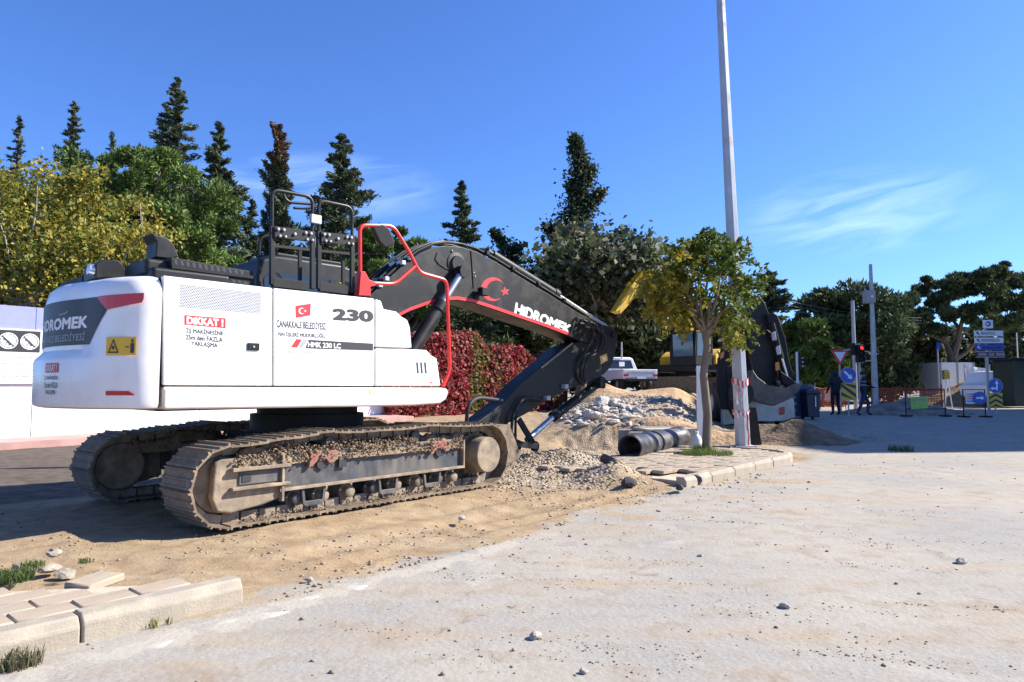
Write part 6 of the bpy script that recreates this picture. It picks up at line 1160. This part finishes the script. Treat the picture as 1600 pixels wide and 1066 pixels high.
def chev_sign(px, yc, yr, yb, Y, lab, kind):       # round blue sign above a yellow and black board
    p = at(px, 648, Y); p.z = float(gbase(p.x, p.y)); t_ = thing('direction_sign', p, lab, 'road sign', 0, 'blue round signs over chevron boards'); zc_ = at(px, yc, Y).z - p.z; r_ = yr / FOC * Y; zb = at(px, yb, Y).z - p.z
    m = MB(); m.tube([(0, .04, 0), (0, .04, zc_ + r_ * .6)], .03, 8); m.build('post', M_galv, t_); m = MB(); m.lathe((0, 0, zc_), (0, -1, 0), [(0, r_), (.02, r_)], 36); ds = m.build('sign_disc', M_printb, t_)
    vs = []; fs = []
    for k in range(37): an = k * math.pi / 18; vs += [(r_ * math.cos(an), -.024, zc_ + r_ * math.sin(an)), (r_ * .93 * math.cos(an), -.024, zc_ + r_ * .93 * math.sin(an))]
    for k in range(36): fs.append((2 * k, 2 * k + 2, 2 * k + 3, 2 * k + 1))
    raw('sign_border', vs, fs, M_grey, ds)
    if kind == 'diag': raw('arrow', arrow((0, 0, zc_), -math.pi / 4, r_ * 1.4, r_ * .25, -.026), [tuple(range(7))], M_printw, ds)
    else:
        raw('arrow', arrow((r_ * .18, 0, zc_ + r_ * .1), math.pi / 2, r_ * 1.4, r_ * .2, -.026), [tuple(range(7))], M_printw, ds); raw('arrow', arrow((-r_ * .25, 0, zc_ - r_ * .35), math.pi, r_ * .95, r_ * .2, -.027), [tuple(range(7))], M_printw, ds)
    w_ = r_ * .92; top_ = zc_ - r_ * .95; m = MB(); m.box((0, .0, (top_ + zb) / 2), (2 * w_, .02, top_ - zb)); bd = m.build('chevron_board', M_printy, t_); H_ = top_ - zb
    if kind == 'diag':
        for k in range(-1, 3):
            o0 = k * H_ * .5; pts = [(-w_, top_ - o0), (-w_, top_ - o0 - H_ * .22), (w_, top_ - o0 - H_ * .22 - 1.5 * w_), (w_, top_ - o0 - 1.5 * w_)]
            pts = [(x, min(top_, max(zb, z))) for x, z in pts]; raw('black_stripe', [(x, -.013, z) for x, z in pts], [(0, 1, 2, 3)], M_print, bd)
    else:
        for k in range(3):
            z0 = top_ - .02 - k * H_ * .36; sl = .55 * w_; pts = [(-w_, z0 - sl), (0, z0), (w_, z0 - sl), (w_, z0 - sl - H_ * .17), (0, z0 - H_ * .17), (-w_, z0 - sl - H_ * .17)]; pts = [(x, max(zb, z)) for x, z in pts]
            raw('black_chevron', [(x, -.013, z) for x, z in pts], [(0, 1, 4, 5), (1, 2, 3, 4)], M_print, bd)
    return t_
chev_sign(1327, 586.5, 12.5, 626, 25.5, 'blue round sign with a diagonal arrow over a striped board between two men', 'diag')
chev_sign(1557, 603, 11.5, 637, 27, 'blue round sign with straight and left arrows over a chevron board', 'chev')
# direction sign stack
Yd = 33; p = at(1547, 645, Yd); p.z = float(gbase(p.x, p.y)); ds = thing('direction_signpost', p, 'post with four stacked direction panels under a small emblem plate', 'road sign'); zz = lambda y: at(1547, y, Yd).z - p.z; xx = lambda x: at(x, 560, Yd).x - p.x
m = MB(); m.box((0, .06, zz(552) / 2), (.12, .08, zz(552))); m.box((0, .06, (zz(552) + zz(500)) / 2), (.07, .05, zz(500) - zz(552))); m.build('post', M_galv, ds)
for k, (y0, y1, mt, tx, mt2, x0, x1) in enumerate(((516, 526, M_printw, 'xxxxxx', M_print, 1524, 1569), (527, 537, M_printw, 'xxxxxxxxxx', M_print, 1524, 1569), (538.5, 547.5, M_printb, 'BURSA-İZMİR', M_printw, 1524.5, 1569), (549.5, 558.5, pm('brown_panel', (.10, .02, .03), .5), 'xxxxxx xxxx xxxxxx', M_printw, 1525, 1569.5))):
    m = MB(); m.box(((xx(x0) + xx(x1)) / 2, 0, (zz(y0) + zz(y1)) / 2), (xx(x1) - xx(x0), .04, zz(y0) - zz(y1))); pn = m.build('direction_panel', mt, ds); V_, F_ = text_geo(tx, .02) if tx[0] != 'x' else line_geo(tx)
    W_ = (xx(x1) - xx(x0)) * (.3 + .035 * len(tx)); X0 = xx(x0) + (xx(x1) - xx(x0)) * (.22 if k < 3 else .08); lt_ = raw('lettering', [(X0 + W_ * a_, -.024, zz(y1) + (zz(y0) - zz(y1)) * (.28 + .46 * b_)) for a_, b_, l_ in V_], F_, mt2, pn); tx[0] == 'x' and tag(lt_, kind='stuff')
    if k < 3: raw('arrow', arrow((xx(x0) + .16, 0, (zz(y0) + zz(y1)) / 2), 2.35, .2, .06, -.025), [tuple(range(7))], mt2, pn)
    if k < 2 or k == 3:
        m = MB()
        for zq in (zz(y0) - .012, zz(y1) + .012): m.box(((xx(x0) + xx(x1)) / 2, -.022, zq), (xx(x1) - xx(x0), .006, .02))
        m.build('panel_border', M_print if k < 2 else M_printw, pn)
m = MB(); m.box((xx(1546), 0, (zz(500) + zz(513)) / 2), (.48, .03, zz(500) - zz(513))); ep = m.build('emblem_plate', M_printw, ds); m = MB(); m.lathe((xx(1546), -.016, zz(506.3)), (0, -1, 0), [(0, .13), (.006, .13)], 20); m.build('emblem', M_printb, ep); m = MB(); m.lathe((xx(1546) - .03, -.023, zz(506.3)), (0, -1, 0), [(0, .06), (.004, .06)], 14); m.build('emblem_mark', M_printw, ep)
sp2, h_ = pole(1467.5, 606, 545, 40, .04, .04, 'bus_stop_sign', 'small blue stop sign on a thin post by the white cabin', 'road sign'); q_ = at(1466.5, 541, 40) - sp2.location; m = MB(); m.box(q_, (.22, .04, .42)); m.build('sign_plate', M_printb, sp2)
# ------------------------------------------------------------------ barriers
def barrier(x0, x1, ytop, ybase, Y, lab):
    p = at((x0 + x1) / 2, ybase, Y); p.z = float(gbase(p.x, p.y)); t_ = thing('barrier', p, lab, 'barrier', 0, 'black tube barriers on the road'); w_ = (x1 - x0) / FOC * Y / 2; h_ = at(800, ytop, Y).z - p.z
    m = MB(); m.tube([(-w_, 0, 0), (-w_, 0, h_), (w_, 0, h_), (w_, 0, 0)], .022, 8); m.tube([(-w_, 0, h_ * .28), (w_, 0, h_ * .28)], .015, 8); m.build('tube_frame', M_black, t_)
    for x in (-w_, w_): m = MB(); m.box((x, 0, .03), (.10, .55, .05)); m.box((x, 0, .03), (.45, .09, .045)); m.build('foot', M_black, t_)
    return t_, w_, h_
b1, w1, h1_ = barrier(1416, 1477, 609, 649, 25.5, 'left black tube barrier carrying a lime green board')
m = MB(); q0 = [at(x, y, 25.45) - b1.location for x, y in ((1422, 621), (1449, 619), (1450, 638), (1424, 640))]; m.add([v + Vector((0, -.01, 0)) for v in q0] + [v + Vector((0, .01, 0)) for v in q0], [(0, 1, 2, 3), (7, 6, 5, 4), (0, 4, 5, 1), (1, 5, 6, 2), (2, 6, 7, 3), (3, 7, 4, 0)]); gb = m.build('green_board', pm('lime_board', (.32, .50, .10), .6, var=.12), b1)
V_, F_ = line_geo('xxx xxxxx'); tag(raw('print_lines', [q0[0].lerp(q0[1], .15 + .7 * a_) + Vector((0, -.016, -.16 + .09 * b_)) for a_, b_, l_ in V_], F_, M_grey, gb), kind='stuff')
b2_, w2, h2_ = barrier(1506, 1540, 609, 650, 25.0, 'right black tube barrier carrying a white notice and a blue arrow')
m = MB(); q1 = at(1520, 622, 24.95) - b2_.location; m.box(q1, (.52, .02, .42)); nb_ = m.build('white_board', M_wht, b2_)
for k in range(4): m = MB(); m.box(q1 + Vector((-.06, -.014, .14 - k * .085)), (.34, .004, .035)); m.build('text_bar', [M_printb, M_printr, M_printr, M_printb][k], nb_)
q1 = at(1531, 622, 24.9) - b2_.location; m = MB(); m.lathe(q1, (0, -1, 0), [(0, .235), (.015, .235)], 30); rd_ = m.build('round_sign', M_printb, b2_); raw('arrow', arrow(q1, 0, .3, .06, -.02), [tuple(range(7))], M_printw, rd_)
p = at(1481, 625, 34); p.z = float(gbase(p.x, p.y)); ws = thing('warning_stand', p, 'yellow plate on white legs behind the barriers', 'stand'); zt_ = at(1481, 590, 34).z - p.z
for x0, x1 in ((-.22, -.05), (.0, .0), (.22, .05)): m = MB(); m.bar((x0, 0 if x0 else .25, 0), (x1, 0, zt_), .035, .035); m.build('leg', M_wht, ws)
m = MB(); m.box((0, -.03, zt_ + .12), (.26, .03, .38)); m.build('plate', M_printy, ws, bevel=.01)
# orange safety net
p = at(1390, 640, 30); nz0 = float(gbase(p.x, p.y)); net = thing('safety_net', (p.x, p.y, nz0), 'orange plastic safety net strung behind the men and barriers', 'fence'); m = MB(); x0, x1 = at(1362, 620, 30).x - p.x, at(1472, 620, 30).x - p.x
for k in range(9): zq = .15 + k * .11; m.tube([(x0 + (x1 - x0) * i / 12, .05 * math.sin(i), zq + .03 * math.sin(i * 1.7)) for i in range(13)], .014, 4)
for k in range(48): x = x0 + (x1 - x0) * k / 47; m.bar((x, 0, .12), (x, 0, 1.05), .014, .02)
m.build('mesh', pm('orange_plastic', (.55, .10, .035), .6), net)
for k in range(5): m = MB(); x = x0 + (x1 - x0) * k / 4; m.bar((x, .03, 0), (x, .03, 1.2), .03, .03); m.build('stake', M_satin, net)
net2 = copy_tree(net); q_ = at(1262, 640, 33); net2.location = (q_.x, q_.y, float(gbase(q_.x, q_.y))); net2.scale = (.8, 1, 1); net2['label'] = 'orange safety net behind the bins at the left of the junction'
# ------------------------------------------------------------------ white cabin, banner, lorry, shelter, car
p = at(1497, 606, 46); p.z = float(gbase(p.x, p.y)); cn = thing('site_cabin', p, 'white site cabin under the spreading pine', 'cabin'); w_ = 55 / FOC * 46; 
m = MB(); m.box((0, 1.2, 1.4), (w_, 2.4, 2.7)); bdy = m.build('cabin_body', pm('cabin_white', (.72, .73, .75), .5, var=.04), cn, bevel=.03)
for k in range(3): m = MB(); m.box((-w_ / 2 + .06 + k * (w_ - .12) / 2, -.02, 1.4), (.1, .05, 2.7)); m.build('corner_post', pm('cabin_grey', (.3, .3, .32), .5), cn)
m = MB(); m.box((-w_ * .36, -.015, 1.9), (.5, .03, .6)); m.build('window', M_glass, cn)
p = at(1526, 606, 44.5); p.z = float(gbase(p.x, p.y)); bn = thing('banner', p, 'wrinkled white banner hung beside the direction signs', 'banner'); q_ = [at(x, y, 44.5) - p for x, y in ((1507, 572), (1546, 576), (1544, 607), (1530, 606), (1512, 590))]
X, Z_ = np.meshgrid(np.linspace(0, 1, 30), np.linspace(0, 1, 16)); lt = lambda a_, b_, t_: np.array(a_)[None, None] * (1 - t_[..., None]) + np.array(b_)[None, None] * t_[..., None]
S3 = lt(q_[0], q_[1], X) * (1 - Z_[..., None]) + lt(q_[4], q_[2], X) * Z_[..., None]; S3[..., 1] += .25 * fbm(X * 6, Z_ * 4, 3); I_ = (np.arange(15)[:, None] * 30 + np.arange(29)[None]).ravel(); bo_ = link('cloth', fast_mesh('cloth', S3.reshape(-1, 3), np.stack([I_, I_ + 1, I_ + 31, I_ + 30], 1)), pm('banner_cloth', (.66, .68, .72), .7, var=.08), bn); bo_.data.shade_smooth()
for (x, y, w2_, mt) in ((1520, 583, .35, M_printb), (1528, 584, .25, M_print), (1538, 585, .2, M_print), (1530, 591, .4, M_grey)): m = MB(); c_ = at(x, y, 44.3) - p; m.box(c_, (w2_, .01, w2_ * .6)); m.build('banner_print', mt, bn)
for x in (1507, 1546): m = MB(); c_ = at(x, 572, 44.6) - p; m.bar((c_.x, c_.y, 0), (c_.x, c_.y, c_.z + .1), .06, .06); m.build('banner_pole', M_galv, bn)
p = at(1566, 620, 38); p.z = float(gbase(p.x, p.y)); tk = thing('white_truck', p, 'white truck partly hidden behind the chevron sign', 'truck', R(20)); m = MB(); m.prism([(-1.0, .5), (-1.1, 1.2), (-.7, 1.25), (-.35, 1.95), (.9, 2.0), (.95, .5)], lambda q2, y: (q2[0], y, q2[1]), 0, 1.7); kb = m.build('cab_body', M_white, tk, bevel=.08, seg=3)
m = MB(); m.prism([(-.6, 1.3), (-.3, 1.85), (.3, 1.87), (.3, 1.3)], lambda q2, y: (q2[0], y, q2[1]), -.012, -.004); m.build('side_window', M_glass, kb); m = MB(); m.box((2.4, .85, .8), (2.8, 1.8, .5)); m.build('load_bed', M_satin, tk)
for x in (-.45, 2.6): wheel(tk, (x, .05, .42), .42, .25, (0, 1, 0)); wheel(tk, (x, 1.6, .42), .42, .25, (0, 1, 0))
p = at(1603, 628, 36); p.z = float(gbase(p.x, p.y)); sh = thing('bus_shelter', p, 'dark green shelter box at the right edge of the picture', 'shelter'); M_dg = pm('dark_green', (.035, .05, .04), .5)
m = MB(); m.box((.55, .8, 1.3), (2.2, 1.6, 2.4)); m.build('body', M_dg, sh, bevel=.03); m = MB(); m.prism([(-.75, 2.5), (1.9, 2.5), (1.7, 2.62), (-.6, 2.62)], lambda q2, y: (q2[0], y, q2[1]), -.3, 1.9); m.build('roof', M_satin, sh, bevel=.03)
pole(1593, 612, 520, 40, .04, .03, 'thin_post', 'thin pale post above the dark shelter', 'post', M_wht)
p = at(1275, 612, 38); p.z = float(gbase(p.x, p.y)); cr_ = thing('parked_car', p, 'silver parked car behind the bins', 'car'); m = MB(); m.prism([(-2.0, .3), (-2.05, .75), (-1.5, .9), (-.9, 1.42), (.7, 1.45), (1.35, .95), (2.0, .85), (2.05, .3)], lambda q2, y: (q2[0], y, q2[1]), 0, 1.7); cb = m.build('body', pm('silver_paint', (.45, .47, .52), .3, metal=.3, var=.03), cr_, bevel=.1, seg=3)
for xs_ in ((-1.3, -.82, -.1, -.1), (0, 0, .62, 1.1)): m = MB(); m.prism([(xs_[0], .93), (xs_[1], 1.36), (xs_[2], 1.38), (xs_[3], .95)], lambda q2, y: (q2[0], y, q2[1]), -.012, -.003); m.build('side_window', M_glass, cb)
for x in (-1.3, 1.3): wheel(cr_, (x, .05, .32), .32, .22, (0, 1, 0)); wheel(cr_, (x, 1.6, .32), .32, .22, (0, 1, 0))
# wheelie bins
def bin_(px, Y, w_, h_, mt, lab):
    p = at(px, 650, Y); p.z = float(gbase(p.x, p.y)); t_ = thing('waste_bin', p, lab, 'waste bin', R(5)); m = MB(); m.prism([(-w_ * .42, .08), (-w_ * .5, h_ * .85), (w_ * .5, h_ * .85), (w_ * .42, .08)], lambda q2, y: (q2[0], y, q2[1]), 0, w_ * .9); m.build('bin_body', mt, t_, bevel=.03); m = MB(); m.prism([(-w_ * .53, h_ * .85), (-w_ * .5, h_ * .93), (0, h_), (w_ * .5, h_ * .93), (w_ * .53, h_ * .85)], lambda q2, y: (q2[0], y, q2[1]), -.05, w_ * .95); m.build('lid', mt, t_, bevel=.02)
    for x in (-w_ * .35, w_ * .35): wheel(t_, (x, w_ * .85, .1), .1, .06)
    return t_
bin_(1256, 24.0, .75, 1.2, pm('navy_plastic', (.02, .04, .12), .5), 'navy blue waste bin beside the backhoe wheel'); t_ = bin_(1272, 23.6, .5, 1.05, pm('black_blue_plastic', (.015, .022, .045), .45), 'narrow dark waste bin with a pale handle line'); m = MB(); m.box((.05, -.03, .62), (.04, .02, .34)); m.build('handle_strip', M_wht, t_)
# overhead wires
wr = thing('overhead_wires', at(1240, 470, 44), 'thin overhead wires crossing in front of the dark pines', 'wire')
for k in range(3): a_, b_ = at(1230, 470 + k * 7, 44), at(1440, 497 + k * 4, 44); m = MB(); m.tube([a_.lerp(b_, i / 8) - wr.location - Vector((0, 0, .25 * math.sin(math.pi * i / 8))) for i in range(9)], .008, 4); m.build('wire', M_grey, wr)
# ------------------------------------------------------------------ two men
def person(px, Y, hgt, rz, lab, jacket, trousers, pose, hood=False):
    p = at(px, 648, Y); p.z = float(gbase(p.x, p.y)); root = thing('person', p, lab, 'person', rz); k = hgt / 1.75
    J = dict(pel=(0, 0, .95), sp1=(0, .02, 1.12), ch=(0, .03, 1.32), nk=(0, .0, 1.48), hd=(0, -.03, 1.60), tp=(0, -.02, 1.70))
    if pose == 0: J.update(hipl=(.10, 0, .90), knl=(.11, -.02, .5), anl=(.12, .02, .09), tol=(.14, -.14, .04), hipr=(-.10, 0, .90), knr=(-.12, -.02, .5), anr=(-.13, .02, .09), tor=(-.15, -.14, .04), shl=(.19, .03, 1.40), ell=(.26, .02, 1.12), wrl=(.22, -.14, .95), shr=(-.19, .03, 1.40), elr=(-.26, .02, 1.12), wrr=(-.22, -.14, .95))
    else: J.update(hipl=(.10, 0, .90), knl=(.13, -.20, .52), anl=(.12, -.16, .09), tol=(.14, -.32, .04), hipr=(-.10, 0, .90), knr=(-.10, .08, .5), anr=(-.12, .26, .10), tor=(-.13, .12, .04), shl=(.19, -.02, 1.38), ell=(.24, -.14, 1.13), wrl=(.18, -.36, 1.10), shr=(-.19, -.02, 1.38), elr=(-.25, .1, 1.12), wrr=(-.24, .0, .90))
    rad = dict(pel=.15, sp1=.145, ch=.17, nk=.06, hd=.098, tp=.085, hipl=.10, knl=.068, anl=.048, tol=.04, hipr=.10, knr=.068, anr=.048, tor=.04, shl=.085, ell=.06, wrl=.036, shr=.085, elr=.06, wrr=.036)
    Ed = [('pel', 'sp1'), ('sp1', 'ch'), ('ch', 'nk'), ('nk', 'hd'), ('hd', 'tp')] + [(a_ + s_, b_ + s_) for s_ in 'lr' for a_, b_ in (('hip', 'kn'), ('kn', 'an'), ('an', 'to'), ('sh', 'el'), ('el', 'wr'))] + [('pel', 'hipl'), ('pel', 'hipr'), ('ch', 'shl'), ('ch', 'shr')]
    names = list(J); vs = [Vector(J[n_]) * k for n_ in names]; es = [(names.index(a_), names.index(b_)) for a_, b_ in Ed]; rr = [rad[n_] * k for n_ in names]
    for s_ in 'lr':                                # five fingers from each wrist
        w_ = names.index('wr' + s_); d = (Vector(J['wr' + s_]) - Vector(J['el' + s_])).normalized(); sx_ = 1 if s_ == 'l' else -1; pi_ = len(vs); vs.append(vs[w_] + d * .08 * k); rr.append(.034 * k); es.append((w_, pi_))
        for f_ in range(5):
            o0 = Vector((0, (f_ - 2) * .018, 0)); L_ = (.055, .075, .08, .075, .06)[f_]; a0 = len(vs); vs.append(vs[pi_] + (o0 + d * (.02 if f_ else -.02)) * k); vs.append(vs[pi_] + (o0 * 1.3 + d * L_ * .6 + (Vector((0, -.03, 0)) if f_ == 0 else Vector((0, 0, 0)))) * k); vs.append(vs[pi_] + (o0 * 1.3 + d * L_ + Vector((-sx_ * .015, 0, 0))) * k); rr += [.011 * k, .010 * k, .008 * k]; es += [(pi_, a0), (a0, a0 + 1), (a0 + 1, a0 + 2)]
    me = bpy.data.meshes.new('body'); me.from_pydata(vs, es, []); o = link('body', me, None, root); md = o.modifiers.new('skin', 'SKIN'); md.use_smooth_shade = True
    for i, r_ in enumerate(rr): me.skin_vertices[0].data[i].radius = (r_, r_ * (.72 if names[i:i + 1] and names[i] in ('pel', 'sp1', 'ch') else 1)); me.skin_vertices[0].data[i].use_root = (i == 0)
    sb = o.modifiers.new('sub', 'SUBSURF'); sb.levels = 1; sb.render_levels = 2
    mt = bpy.data.materials.new('clothing'); mt.use_nodes = True; nt = mt.node_tree; b_ = nt.nodes['Principled BSDF']; b_.inputs['Roughness'].default_value = .85; tcn = nn(nt, 'ShaderNodeTexCoord'); sx = nn(nt, 'ShaderNodeSeparateXYZ'); nt.links.new(tcn.outputs['Object'], sx.inputs[0]); cr2 = nn(nt, 'ShaderNodeValToRGB'); cr2.color_ramp.interpolation = 'CONSTANT'; mr_ = nn(nt, 'ShaderNodeMath', operation='DIVIDE'); mr_.inputs[1].default_value = 1.8 * k; nt.links.new(sx.outputs[2], mr_.inputs[0]); nt.links.new(mr_.outputs[0], cr2.inputs[0])
    el_ = cr2.color_ramp.elements; el_[0].color = (.02, .018, .016, 1); el_[1].position = .06; el_[1].color = (*trousers, 1)
    stops = [(.50, jacket)] + ([(.64, (.20, .24, .30)), (.67, jacket), (.715, (.20, .24, .30)), (.74, jacket)] if pose else []) + [(.83, (.30, .17, .12) if not hood else jacket)]
    for (q2, c_) in stops: e_ = el_.new(q2); e_.color = (*c_, 1)
    nt.links.new(cr2.outputs[0], b_.inputs['Base Color']); me.materials.append(mt)
    hm = MB(); hc_ = Vector(J['hd']) * k; hm.lathe(hc_ + Vector((0, .02, -.10 if hood else -.02)) * k, (0, 0, 1), [(0, .118 * k), (.08 * k, .124 * k), (.16 * k, .11 * k), (.21 * k, .06 * k), (.225 * k, .01)] if hood else [(0, .10 * k), (.06 * k, .108 * k), (.11 * k, .085 * k), (.14 * k, .03 * k)], 18); hm.build('hood' if hood else 'hair', pm('hood_cloth', (.018, .022, .032), .9) if hood else pm('dark_hair', (.02, .016, .013), .8), root)
    fm = MB(); face = -1; skin = pm('skin', (.38, .21, .15), .6, var=.05); fm.lathe(hc_ + Vector((0, -.085, -.005)) * k, (0, -1, -.3), [(0, .018 * k), (.025 * k, .012 * k), (.034 * k, .004)], 8); fm.build('nose', skin, root)
    for x in (-.035, .035): em = MB(); em.lathe(hc_ + Vector((x, -.088, .025)) * k, (0, -1, 0), [(0, .011 * k), (.006 * k, .006 * k)], 8); em.build('eye', M_print, root)
    mm = MB(); mm.box(hc_ + Vector((0, -.092, -.05)) * k, (.045 * k, .008, .009 * k)); mm.build('mouth', M_redmud, root)
    return root
person(1306, 26.2, 1.76, R(190), 'man in a dark hooded jacket standing left of the blue arrow sign', (.018, .024, .038), (.012, .013, .017), 0, True)
person(1350, 26.0, 1.72, R(75), 'man in jeans and a dark banded jacket stepping right of the arrow sign', (.018, .022, .034), (.025, .05, .10), 1)
# block of flats outside the frame on the right whose shadow falls over the junction
fl = thing('apartment_block', (33.2, 19.1, 0), 'plain rendered apartment block off to the right of the road', 'building', R(6)); Hb = 20.0; Lb, Db = 16.0, 12.0
m = MB(); m.box((Db / 2, Lb / 2, Hb / 2), (Db, Lb, Hb)); m.build('wall', pm('render_wall', (.55, .50, .43), .9, var=.08), fl); m = MB(); m.box((Db / 2, Lb / 2, Hb + .12), (Db + .5, Lb + .3, .24)); m.build('roof', M_concrete, fl)
for fz in range(6):
    for k in range(4):
        m = MB(); m.box((-.03, 2.2 + k * 3.8, 2.1 + fz * 3.3), (.08, 1.5, 1.5)); wf = m.build('window', M_wht, fl); m = MB(); m.box((-.06, 2.2 + k * 3.8, 2.1 + fz * 3.3), (.06, 1.3, 1.3)); m.build('pane', M_glass, wf)
